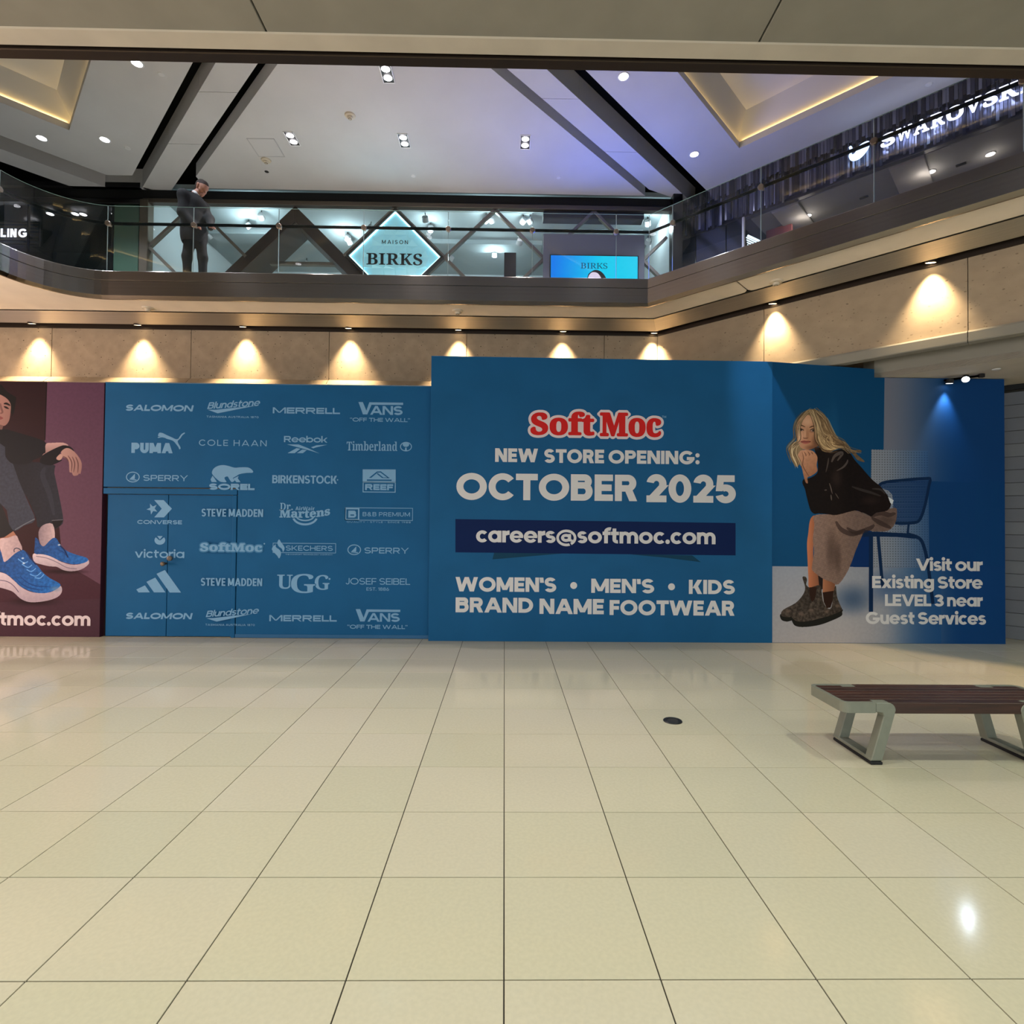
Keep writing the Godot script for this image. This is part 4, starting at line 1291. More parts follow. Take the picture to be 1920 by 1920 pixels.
func woman_print(x0: float, x1: float, y0: float, y1: float) -> ImageTexture:
	M.ink = 1.35
	var P := Pic.new(x0, x1, y0, y1, 330.0)
	var ny := Color(-1, 0, 0)
	var all := PackedVector2Array([Vector2(x0, y0), Vector2(x1, y0), Vector2(x1, y1), Vector2(x0, y1)])
	P.fill(all, ink(10, 62, 100))
	# grey wall panel that runs into blue on the right
	P.fill(S("558.8,428.5 770.6,431.3 768.0,-12.5 533.5,-13.8 538.5,283.1 556.6,283.8"), ink(106, 108, 120), ink(88, 98, 118), Vector2(1, 0))
	P.fill(S("538.5,284.3 622.8,282.9 623.2,111.7 538.3,111.1"), ink(128, 132, 140), ink(96, 112, 136), Vector2(1, 0), 1.0, 4)
	P.fill(S("500.9,194.3 538.9,194.6 538.8,111.1 500.9,110.8"), ink(8, 40, 88))
	# floor of the picture
	P.fill(S("390.2,111.8 534.8,111.5 538.8,110.6 768.8,112.4 768.1,0.2 390.4,-2.0"), ink(130, 134, 144), ink(152, 148, 150), Vector2(0, 1), 1.0, 1, 0.03)
	# blue runs over everything from the right
	P.fill(S("557.6,428.5 675.8,430.0 674.0,-13.0 556.8,-13.7"), ink(11, 54, 104), ny, Vector2(1, 0), 0.001, 0, 0.0, 0.97)
	P.fill(S("675.5,430.0 770.6,431.3 768.0,-12.5 673.7,-13.0"), ink(11, 54, 104), ny, Vector2.ZERO, 0.97)
	P.fill(S("623.1,238.5 663.2,237.7 769.5,238.8 768.8,115.2 623.9,114.0"), ink(11, 52, 98), ink(13, 58, 108), Vector2(1, 0), 0.9)
	P.fill(S("534.8,110.6 641.6,111.4 641.2,-0.5 534.7,-1.1"), ink(30, 72, 118), ny, Vector2(1, 0), 0.001, 0, 0.0, 0.8)
	P.dab(S("510.2,64.6")[0], 0.42, 0.32, ink(44, 66, 96), 0.75)
	P.dab(S("561.7,83.4")[0], 0.4, 0.35, ink(40, 70, 112), 0.6)
	# chair
	var nv := ink(10, 34, 66)
	P.fill(smooth(S("549.0,229.6 560.8,237.2 618.4,242.7 625.5,241.6 624.3,232.7 618.3,204.7 611.2,183.7 601.8,176.6 573.6,175.9 569.0,218.2")), ink(20, 48, 88), ny, Vector2.ZERO, 0.9, 3)
	P.fill(smooth(S("549.0,229.6 560.8,237.2 618.4,242.7 625.5,241.6 624.3,232.7 618.3,204.7 611.2,183.7 601.8,176.6 573.6,175.9 569.0,218.2")), ink(20, 48, 88), ny, Vector2.ZERO, 0.5)
	P.stroke(smooth(S("549.0,230.1 560.8,236.7 618.4,242.4 625.5,240.6 624.1,232.7 618.3,204.7 611.2,183.7 601.8,177.1 573.6,176.3"), false), 0.042, nv)
	for q in [["537.7,157.4 537.5,46.2", 0.062], ["548.2,157.5 554.7,83.4", 0.048], ["593.6,175.4 591.9,160.2", 0.032]]: P.stroke(S(q[0]), q[1], nv)
	P.stroke(smooth(S("592.4,160.2 608.8,154.6 615.8,143.0 621.6,118.7 624.6,95.5 629.2,58.4"), false), 0.05, nv)
	P.fill(smooth(S("523.1,156.2 533.7,163.2 568.9,162.4 594.7,160.7 605.3,153.8 575.9,155.9 538.4,156.1")), nv)
	# lower legs, then the skirt over them
	var skin := ink(150, 98, 70)
	P.fill(smooth(S("449.3,183.1 454.0,186.5 457.4,183.8 453.3,165.7 452.3,132.1 453.1,105.3 459.5,99.3 461.5,81.3 446.6,81.2 445.3,94.6 443.9,124.0 443.2,145.5 445.2,161.6 446.6,175.0")), ink(172, 104, 72), ink(112, 72, 52), Vector2(1, 0))
	P.fill(S("466.6,96.1 485.1,89.5 483.4,73.4 466.2,73.3"), skin, ink(100, 64, 46), Vector2(1, 0))
	P.fill(S("459.5,99.3 466.6,96.1 466.2,78.6 463.5,78.6 460.9,85.3"), ink(30, 22, 20))
	P.fill(smooth(S("452.7,184.5 461.5,188.3 480.4,188.8 507.6,195.0 527.9,190.5 536.1,185.9 545.6,190.7 572.8,199.0 576.1,189.6 573.4,176.1 563.2,165.0 541.5,164.0 529.5,165.3 523.8,155.5 515.6,136.7 504.8,108.4 489.9,86.2 479.1,89.4 466.9,94.0 454.0,103.3 450.4,110.0 453.4,132.1 451.7,152.2 454.0,172.4"), true, 3), ink(134, 110, 100), ink(106, 86, 78), Vector2(1, 0.2), 1.0, 2, 0.1)
	for q in ["485.9,178.0 494.0,166.0 511.6,159.5 529.2,166.3", "502.1,168.8 515.7,161.5 534.7,167.7 542.8,173.2", "537.4,185.2 552.4,190.7 564.6,188.2 574.1,190.9", "538.8,183.9 552.3,175.9 567.3,169.3"]: P.stroke(smooth(S(q), false), 0.07, ink(46, 34, 32), 0.65, true)
	for q in [["479.1,135.0", 0.12, 0.42], ["488.5,124.4", 0.08, 0.35], ["511.6,161.5", 0.12, 0.05], ["559.1,180.0", 0.22, 0.12]]: P.dab(S(q[0])[0], q[1], q[2], ink(52, 40, 36), 0.5)
	# boots
	var bt := ink(64, 56, 50)
	var sole := ink(24, 24, 22)
	P.fill(smooth(S("404.5,42.1 419.7,40.9 442.6,50.4 449.3,49.1 439.9,39.7 421.0,32.9 412.9,31.2 405.5,33.9")), sole)
	P.fill(smooth(S("436.5,95.6 441.2,96.5 443.2,91.9 441.9,85.2 446.6,81.2 453.4,82.6 461.5,84.6 464.9,78.6 461.5,65.2 449.3,54.5 437.2,49.0 423.7,39.6 417.0,37.5 408.9,38.2 404.8,41.5 408.9,48.8 426.4,58.3 437.2,70.4 440.5,81.1"), true, 3), bt, ink(44, 38, 34), Vector2(1, 0), 1.0, 1, 0.5)
	P.fill(S("446.6,81.2 457.4,81.9 456.1,69.9 453.4,59.8 449.6,61.1 446.9,70.5"), ink(40, 24, 17))
	P.fill(smooth(S("420.3,38.9 439.9,31.7 466.9,39.9 493.9,49.4 495.0,45.4 493.9,40.0 480.4,33.3 461.5,26.5 439.9,23.4 426.4,24.9 421.3,31.6")), sole)
	P.fill(smooth(S("458.8,84.2 464.5,76.0 466.9,61.3 472.3,51.9 479.1,52.0 482.4,74.7 485.8,84.1 487.4,68.1 492.6,54.7 494.3,48.1 480.4,41.3 461.5,35.8 442.6,31.4 429.1,31.6 421.7,36.2 421.0,39.6 426.4,44.9 439.9,51.7 453.4,62.5 457.2,73.2"), true, 3), bt, ink(52, 45, 40), Vector2(1, 0), 1.0, 1, 0.6)
	P.fill(S("466.2,74.0 482.4,76.4 481.1,62.7 478.0,52.0 472.3,51.1 468.0,59.9"), ink(38, 22, 16))
	for q in ["434.5,42.3", "449.3,47.8", "472.3,46.6", "414.9,46.2", "488.5,54.7"]: P.dab(S(q)[0], 0.06, 0.04, ink(108, 90, 80), 0.6)
	# hair behind the face, jacket, hands
	var hair := ink(128, 106, 76)
	P.fill(smooth(S("436.8,335.7 443.2,341.1 450.7,342.8 459.2,340.8 466.7,335.0 474.2,324.4 479.6,310.7 487.0,300.1 497.7,296.0 502.6,291.8 508.4,283.3 521.5,283.5 523.6,280.1 515.4,278.6 526.6,268.6 527.9,265.5 518.1,268.3 511.6,275.9 503.1,283.3 492.4,285.1 484.9,283.1 477.4,279.6 468.8,279.5 462.4,282.8 460.3,288.1 453.9,285.9 436.8,282.6 433.1,277.2 430.4,270.8 432.5,262.3 427.2,257.5 422.9,264.4 418.6,271.8 416.5,279.2 415.8,286.6 420.8,292.0 427.7,296.3 426.9,304.8 426.6,315.4 430.3,327.1"), true, 3), hair, ink(94, 76, 56), Vector2(1, 0.3), 1.0, 1, 0.15)
	P.fill(S("453.9,287.0 462.4,286.0 466.7,279.7 462.4,271.2 456.0,275.3"), ink(20, 14, 12))
	P.fill(smooth(S("458.2,277.5 462.4,281.8 471.0,279.5 478.5,279.6 487.0,283.1 498.8,284.3 506.3,279.6 513.8,268.5 523.4,258.0 529.8,250.6 540.5,239.0 552.3,229.6 560.8,219.0 567.2,209.5 567.4,203.2 561.9,194.6 545.8,191.3 537.2,185.7 524.4,191.1 513.7,194.2 487.0,187.4 474.2,188.5 460.3,189.5 453.9,188.9 448.6,193.6 445.4,203.1 442.2,215.8 440.0,225.3 436.3,233.7 437.9,239.1 442.2,240.2 449.6,242.4 458.2,248.8 459.2,260.5"), true, 3), ink(17, 12, 11), ink(24, 16, 15), Vector2(1, 0), 1.0, 1, 0.2)
	for q in [["479.5,265.0 483.8,273.5 490.8,278.0 495.6,277.7 488.1,267.2", 0.05, 78], ["487.0,252.3 496.6,257.7 502.0,264.1 503.5,268.9", 0.03, 84], ["475.1,271.3 474.0,262.8 471.0,250.0", 0.02, 70], ["476.1,234.1 478.5,226.7 480.6,218.3", 0.014, 110], ["478.5,217.2 479.5,208.7", 0.02, 90], ["484.9,219.4 490.2,211.2", 0.014, 84], ["468.8,223.5 472.6,224.0", 0.02, 84], ["509.5,229.2 522.3,225.0 537.3,220.9 552.3,215.8", 0.04, 52], ["539.4,226.3 552.3,225.3 558.7,219.0", 0.03, 58], ["524.4,191.6 536.7,185.7", 0.012, 110]]:
		P.stroke(smooth(S(q[0]), false), q[1], ink(q[2], q[2] * 0.9, q[2] * 0.86), 0.8, true)
	P.dab(S("487.0,241.7")[0], 0.12, 0.2, ink(44, 34, 32), 0.6)
	P.dab(S("537.3,209.3")[0], 0.2, 0.1, ink(40, 29, 26), 0.7)
	P.fill(S("563.0,215.0 571.5,209.8 568.9,203.2 566.2,206.3"), ink(190, 196, 200))
	var hand := ink(176, 128, 98)
	P.fill(smooth(S("434.1,281.5 443.2,282.6 450.1,281.6 455.2,278.0 458.7,271.1 457.3,260.5 458.4,251.5 449.6,244.5 443.8,241.8 444.5,233.8 441.1,234.9 437.9,245.4 435.7,255.0 430.9,265.0 428.5,271.9 430.4,276.7"), true, 3), hand, ink(118, 78, 56), Vector2(0.6, 1), 1.0, 1, 0.08)
	for q in ["435.7,279.4 437.9,270.9 436.8,260.3 442.1,249.7 446.4,243.4", "438.9,279.9 441.6,275.2 441.1,273.1", "444.1,280.5 446.9,276.3 446.4,274.2", "449.6,280.0 452.0,275.8", "432.5,267.7 435.7,256.0"]: P.stroke(smooth(S(q), false), 0.012, ink(84, 52, 38), 0.85, true)
	# face
	P.fill(smooth(S("437.3,332.3 443.7,334.2 451.7,330.6 455.5,321.0 455.5,308.3 457.3,298.7 459.4,290.2 453.9,285.7 445.3,282.7 437.9,283.6 432.5,287.8 429.5,296.3 428.4,305.8 429.0,317.6 431.6,326.1"), true, 4), ink(186, 142, 112), ink(150, 104, 76), Vector2(0.5, 1))
	for q in [["457.1,294.5", 0.1, 0.16, 70, 46, 34, 0.7], ["449.6,285.9", 0.14, 0.06, 84, 54, 40, 0.6], ["443.2,324.1", 0.12, 0.1, 206, 166, 138, 0.5], ["433.6,302.7", 0.07, 0.08, 196, 144, 114, 0.5], ["443.7,306.0", 0.035, 0.11, 136, 92, 68, 0.5], ["440.2,307.0", 0.022, 0.1, 206, 160, 132, 0.5], ["450.7,310.4", 0.07, 0.035, 104, 66, 50, 0.6], ["433.8,311.8", 0.06, 0.03, 110, 70, 54, 0.6]]:
		P.dab(S(q[0])[0], q[1], q[2], ink(q[3], q[4], q[5]), q[6])
	P.stroke(smooth(S("429.8,316.7 433.6,318.9 440.5,316.2"), false), 0.018, ink(72, 50, 36), 0.9, true)
	P.stroke(smooth(S("446.6,315.4 450.7,317.2 454.4,317.8"), false), 0.018, ink(72, 50, 36), 0.9, true)
	for q in ["429.5,312.9 433.6,313.6 438.1,311.3 434.1,310.2 431.2,310.8", "448.3,311.9 451.7,313.3 454.7,312.5 454.4,309.3 450.5,309.5"]: P.fill(smooth(S(q)), ink(150, 126, 112))
	for q in ["434.1,312.0", "452.2,311.2"]: P.dab(S(q)[0], 0.024, 0.024, ink(14, 9, 8), 1.0)
	for q in ["429.3,312.8 433.6,313.8 438.3,311.3", "448.1,311.8 451.7,313.6 454.9,312.5"]: P.stroke(smooth(S(q), false), 0.011, ink(24, 15, 12), 0.95)
	P.stroke(smooth(S("437.2,300.6 438.9,299.6 442.7,299.6 444.9,300.5"), false), 0.012, ink(84, 50, 38), 0.85, true)
	P.fill(smooth(S("433.4,294.4 438.9,296.8 442.1,295.8 445.3,296.3 448.8,294.6 444.3,292.0 438.9,291.5")), ink(142, 78, 68))
	P.stroke(smooth(S("433.4,294.4 441.1,294.3 448.8,294.6"), false), 0.008, ink(70, 32, 28), 0.9)
	# hair strands
	var rg := RandomNumberGenerator.new()
	rg.seed = 5
	for q in ["449.6,340.1 456.0,324.2 458.2,311.5 459.2,298.7 466.7,287.1 477.4,281.9 488.1,284.2", "450.7,340.1 460.3,326.4 462.4,311.5 466.7,301.0 476.3,292.6 484.9,288.4 498.8,287.5 508.4,280.1", "453.9,341.3 466.7,328.6 471.0,313.8 477.4,305.3 477.4,292.6 484.9,290.5", "456.0,341.3 468.9,330.8 476.3,316.0 484.9,301.2 497.7,293.9 505.2,284.4 519.1,280.3", "451.7,339.1 459.2,319.0 464.6,306.3 471.0,303.1 467.8,296.7 475.3,288.3", "441.0,337.9 431.4,326.1 427.7,313.3 428.2,298.4 420.8,289.8 417.6,281.3 424.0,264.4", "430.4,292.1 424.0,285.6 422.9,275.0 428.3,264.4 430.4,258.1", "445.3,341.2 435.7,331.5 428.8,318.6 428.0,302.7"]:
		var base := smooth(S(q), false, 3)
		for i in 9:
			var off := Vector2(rnd(rg, -0.055, 0.055), rnd(rg, -0.04, 0.04))
			var st := PackedVector2Array()
			for v in base: st.append(v + off)
			var l := rnd(rg, 0.0, 1.0)
			P.stroke(st, rnd(rg, 0.008, 0.02), ink(62, 46, 32).lerp(ink(200, 176, 134), l * l), 0.7, true)
	return P.texture()

func man_print(x0: float, x1: float, y0: float, y1: float) -> ImageTexture:
	M.ink = 1.35
	var P := Pic.new(x0, x1, y0, y1, 330.0)
	var ny := Color(-1, 0, 0)
	P.fill(PackedVector2Array([Vector2(x0, y0), Vector2(x1, y0), Vector2(x1, y1), Vector2(x0, y1)]), ink(78, 50, 70), ink(88, 58, 70), Vector2(0, 1), 1.0, 1, 0.05)
	P.fill(S("-891.2,376.4 -672.6,379.1 -673.4,286.6 -653.4,194.6 -642.7,100.7 -883.9,98.8"), ink(30, 12, 17), ink(42, 16, 20), Vector2(0, 1))
	P.fill(S("-673.1,379.1 -671.3,379.2 -672.1,286.6 -673.6,286.6"), ink(14, 4, 8))
	P.fill(S("-925.1,124.9 -680.0,113.3 -623.0,96.3 -608.4,88.6 -584.5,74.2 -582.7,55.8 -922.8,41.9"), ink(52, 26, 34), ink(60, 32, 42), Vector2(1, 0), 1.0, 1, 0.06)
	P.fill(S("-922.8,41.9 -582.7,56.3 -581.5,-2.3 -921.6,-4.3"), ink(58, 34, 42), ink(62, 38, 48), Vector2(1, 0), 1.0, 1, 0.05)
	P.dab(S("-684.4,51.2")[0], 0.5, 0.09, ink(26, 12, 16), 0.8)
	P.dab(S("-642.2,95.1")[0], 0.45, 0.05, ink(26, 12, 16), 0.8)
	# trousers
	P.fill(smooth(S("-723.9,251.0 -662.2,251.6 -658.3,238.5 -649.2,199.1 -643.8,169.5 -648.4,161.4 -656.5,157.0 -661.5,166.1 -679.7,158.9 -683.2,172.5 -696.9,203.0"), true, 3), ink(16, 17, 24), ink(32, 34, 44), Vector2(1, 0), 1.0, 1, 0.15)
	P.stroke(smooth(S("-671.9,247.1 -674.9,233.9 -664.5,207.7 -657.4,177.1"), false), 0.08, ink(44, 48, 60), 0.5, true)
	P.fill(S("-660.4,168.3 -644.2,169.5 -648.4,161.4 -656.5,157.0"), ink(8, 8, 12))
	P.stroke(S("-660.4,169.2 -644.2,170.6"), 0.012, ink(84, 84, 90), 0.8)
	P.fill(S("-822.4,214.9 -735.7,198.3 -721.9,163.4 -713.1,153.6 -725.8,145.4 -820.4,136.3"), ink(18, 18, 22))
	P.fill(smooth(S("-824.3,291.6 -737.7,283.7 -728.8,275.0 -719.7,255.4 -708.2,224.8 -694.5,194.3 -684.5,169.8 -700.3,161.4 -713.1,153.6 -721.9,163.4 -735.6,193.9 -822.4,214.9"), true, 3), ink(34, 38, 50), ink(46, 50, 62), Vector2(1, 0), 1.0, 1, 0.15)
	P.stroke(S("-713.1,155.2 -700.3,163.1 -684.9,171.4"), 0.014, ink(96, 100, 108), 0.8)
	# socks and ankle
	P.fill(S("-753.5,139.8 -728.7,143.9 -715.5,153.3 -711.0,147.0 -730.5,140.8 -753.4,134.0"), ink(140, 96, 78))
	P.fill(smooth(S("-735.3,140.5 -722.9,143.5 -711.5,147.2 -707.3,140.2 -701.9,126.7 -712.3,119.8 -726.9,108.1 -731.5,118.7"), true, 3), ink(178, 154, 156), ink(150, 128, 132), Vector2(1, 0), 1.0, 1, 0.08)
	P.fill(smooth(S("-672.9,162.4 -659.0,164.2 -655.5,144.1 -662.8,139.2 -670.8,131.3 -676.9,136.6 -679.1,152.1"), true, 3), ink(120, 104, 112), ink(176, 152, 154), Vector2(1, 0), 1.0, 1, 0.08)
	# shoes: sole then upper
	for sh in [["-686.8,115.2 -685.0,121.0 -672.5,120.1 -658.9,116.4 -647.3,110.1 -632.8,105.4 -618.3,106.0 -608.9,112.4 -605.7,111.0 -606.3,105.6 -616.3,98.3 -629.7,95.6 -642.2,97.1 -651.9,101.9 -662.5,102.6 -676.0,105.6 -683.7,108.4", "-683.6,144.3 -678.7,140.0 -676.6,134.7 -670.8,131.6 -663.3,139.4 -657.6,143.8 -652.8,142.8 -647.8,134.9 -638.0,125.3 -623.4,119.6 -609.9,115.8 -606.7,111.7 -612.6,107.8 -623.2,106.0 -632.8,106.4 -647.3,110.6 -661.9,117.3 -672.5,119.9 -684.0,121.0 -684.1,132.7"],
		["-744.8,95.3 -733.3,93.5 -723.6,90.2 -711.9,80.6 -701.1,71.4 -689.5,65.7 -675.1,63.4 -659.8,65.0 -651.2,69.9 -646.0,74.3 -643.5,69.9 -644.4,63.6 -650.0,57.8 -663.3,52.8 -682.4,50.1 -694.0,51.2 -703.7,55.9 -713.4,64.6 -721.2,67.9 -732.7,71.0 -744.3,72.1", "-745.5,126.3 -734.0,125.5 -729.9,114.8 -726.4,108.3 -712.8,120.3 -702.4,125.9 -696.5,122.9 -690.6,113.2 -679.8,103.6 -670.9,93.0 -661.2,85.3 -648.5,78.6 -646.0,74.0 -654.1,67.7 -665.5,63.8 -678.9,63.7 -692.4,67.6 -704.1,73.4 -713.9,83.0 -723.6,90.6 -733.3,94.0 -744.8,95.3"]]:
		P.fill(smooth(S(sh[0]), true, 3), ink(190, 172, 178), ink(150, 132, 142), Vector2(0, 1), 1.0, 1, 0.05)
		P.fill(smooth(S(sh[1]), true, 3), ink(22, 58, 110), ink(32, 92, 160), Vector2(1, 0.4), 1.0, 1, 0.25)
	P.stroke(smooth(S("-744.5,82.7 -733.0,81.9 -721.5,79.5 -712.7,73.3 -705.8,64.6"), false), 0.01, ink(70, 60, 84), 0.9)
	P.stroke(smooth(S("-682.0,117.1 -666.6,114.4 -652.1,108.7 -637.5,101.0 -623.0,99.2"), false), 0.01, ink(100, 88, 104), 0.9)
	for q in ["-707.8,113.1 -699.1,107.3 -693.4,109.3", "-701.9,105.4 -693.2,100.6 -687.5,104.5", "-695.0,97.6 -688.2,94.8 -681.6,99.7", "-690.1,90.9 -681.4,88.1 -673.8,93.9", "-683.2,86.1 -675.6,85.2 -669.9,91.1"]: P.stroke(smooth(S(q), false), 0.014, ink(92, 146, 204), 0.9)
	for q in ["-709.1,84.0 -701.3,76.3 -688.7,70.6 -671.3,67.8", "-704.4,87.9 -692.7,78.3 -679.1,73.5 -659.9,72.7", "-651.5,127.1 -642.8,123.3 -633.9,114.6"]: P.stroke(smooth(S(q), false), 0.02, ink(16, 50, 104), 0.7, true)
	P.stroke(smooth(S("-713.3,122.7 -713.7,126.6 -710.1,128.6 -705.3,126.7 -703.3,123.8"), false), 0.012, ink(34, 40, 60), 0.95)
	P.stroke(smooth(S("-696.5,122.9 -688.7,113.2 -681.7,104.5"), false), 0.02, ink(14, 36, 80), 0.9)
	P.stroke(smooth(S("-650.7,134.9 -641.9,127.2 -635.9,115.6"), false), 0.02, ink(12, 30, 66), 0.9)
	for q in ["-649.2,133.9", "-701.1,114.1", "-699.5,106.8"]: P.dab(S(q)[0], 0.03, 0.02, ink(200, 214, 230), 0.9)
	P.dab(S("-652.2,69.9")[0], 0.12, 0.06, ink(110, 124, 142), 0.6)
	# sweater, forearm, hand
	P.fill(smooth(S("-810.1,301.4 -738.1,302.2 -714.0,297.6 -681.6,288.2 -673.5,284.0 -670.9,281.0 -671.5,270.4 -676.3,263.0 -689.0,257.2 -695.3,252.1 -717.7,251.2 -729.2,261.7 -737.6,281.1 -809.5,277.0"), true, 3), ink(8, 8, 13), ink(14, 15, 21), Vector2(1, 0))
	P.fill(smooth(S("-671.4,281.0 -660.6,282.7 -646.2,283.0 -638.7,278.9 -649.3,276.7 -667.6,269.5 -676.3,263.8 -674.0,267.1 -671.6,268.8"), true, 3), ink(172, 138, 134), ink(120, 92, 90), Vector2(0, 1))
	P.fill(smooth(S("-676.3,263.0 -667.6,269.5 -650.9,277.8 -642.9,279.2 -634.8,276.5 -630.5,270.7 -641.2,274.8 -648.7,270.6 -652.2,264.9 -656.0,260.8 -654.5,257.6 -647.2,257.5 -660.0,250.8 -668.0,249.9 -679.3,254.0"), true, 3), ink(9, 9, 16))
	P.fill(smooth(S("-649.1,269.7 -642.0,275.2 -633.9,273.1 -624.9,264.4 -618.9,253.0 -620.2,238.4 -622.7,238.2 -624.3,235.7 -630.5,234.9 -633.2,239.7 -636.4,240.5 -637.5,254.5 -640.9,259.3 -646.5,262.4"), true, 3), ink(160, 124, 116), ink(128, 94, 90), Vector2(1, 0.3))
	P.fill(smooth(S("-655.4,261.5 -649.9,266.6 -646.7,262.5 -650.3,257.6 -654.5,258.2")), ink(166, 130, 120))
	for q in ["-639.0,264.2 -633.5,254.5 -633.6,240.7", "-632.9,262.7 -629.1,252.9 -630.4,239.9", "-628.1,262.7 -624.2,253.0 -624.4,239.2", "-646.6,263.3 -640.9,260.1 -638.0,255.3"]: P.stroke(smooth(S(q), false), 0.018, ink(78, 50, 50), 0.8, true)
	# head
	P.fill(smooth(S("-754.0,363.9 -739.6,367.4 -734.7,363.4 -729.0,356.9 -720.0,351.3 -715.9,348.1 -716.9,338.3 -718.6,326.9 -722.1,320.3 -724.2,326.8 -762.8,331.2 -764.9,350.8"), true, 3), ink(10, 9, 10))
	P.fill(smooth(S("-755.2,347.6 -744.1,353.5 -734.4,350.3 -727.1,344.7 -723.3,337.4 -723.4,326.8 -725.2,314.6 -730.2,307.6 -736.6,306.7 -746.3,309.4 -753.0,321.6 -756.5,334.6"), true, 3), ink(150, 112, 104), ink(120, 86, 80), Vector2(1, 0.4))
	P.fill(S("-749.6,311.8 -733.4,307.1 -734.9,301.4 -749.3,300.5"), ink(92, 66, 62))
	P.stroke(smooth(S("-733.4,339.1 -729.4,339.4 -724.1,336.6"), false), 0.03, ink(22, 14, 14), 0.95, true)
	P.fill(smooth(S("-733.3,335.5 -729.2,334.9 -725.6,331.7 -729.2,332.0 -732.0,333.4")), ink(20, 12, 12))
	P.stroke(smooth(S("-738.2,339.7 -737.2,333.2 -735.1,326.7 -738.2,325.0"), false), 0.03, ink(92, 64, 60), 0.8, true)
	P.fill(smooth(S("-741.8,320.9 -737.7,320.5 -733.8,318.1 -736.8,316.1 -741.6,315.6")), ink(112, 62, 62))
	return P.texture()

# ---------------------------------------------------------------- jeweller's shop front on the upper level
func bar2(mb: MB, a: Vector2, b: Vector2, w: float, z0: float, z1: float):
	var d := (b - a).normalized().orthogonal() * w / 2
	mb.prism(PackedVector2Array([a - d, b - d, b + d, a + d]), z0, z1, 0.004)

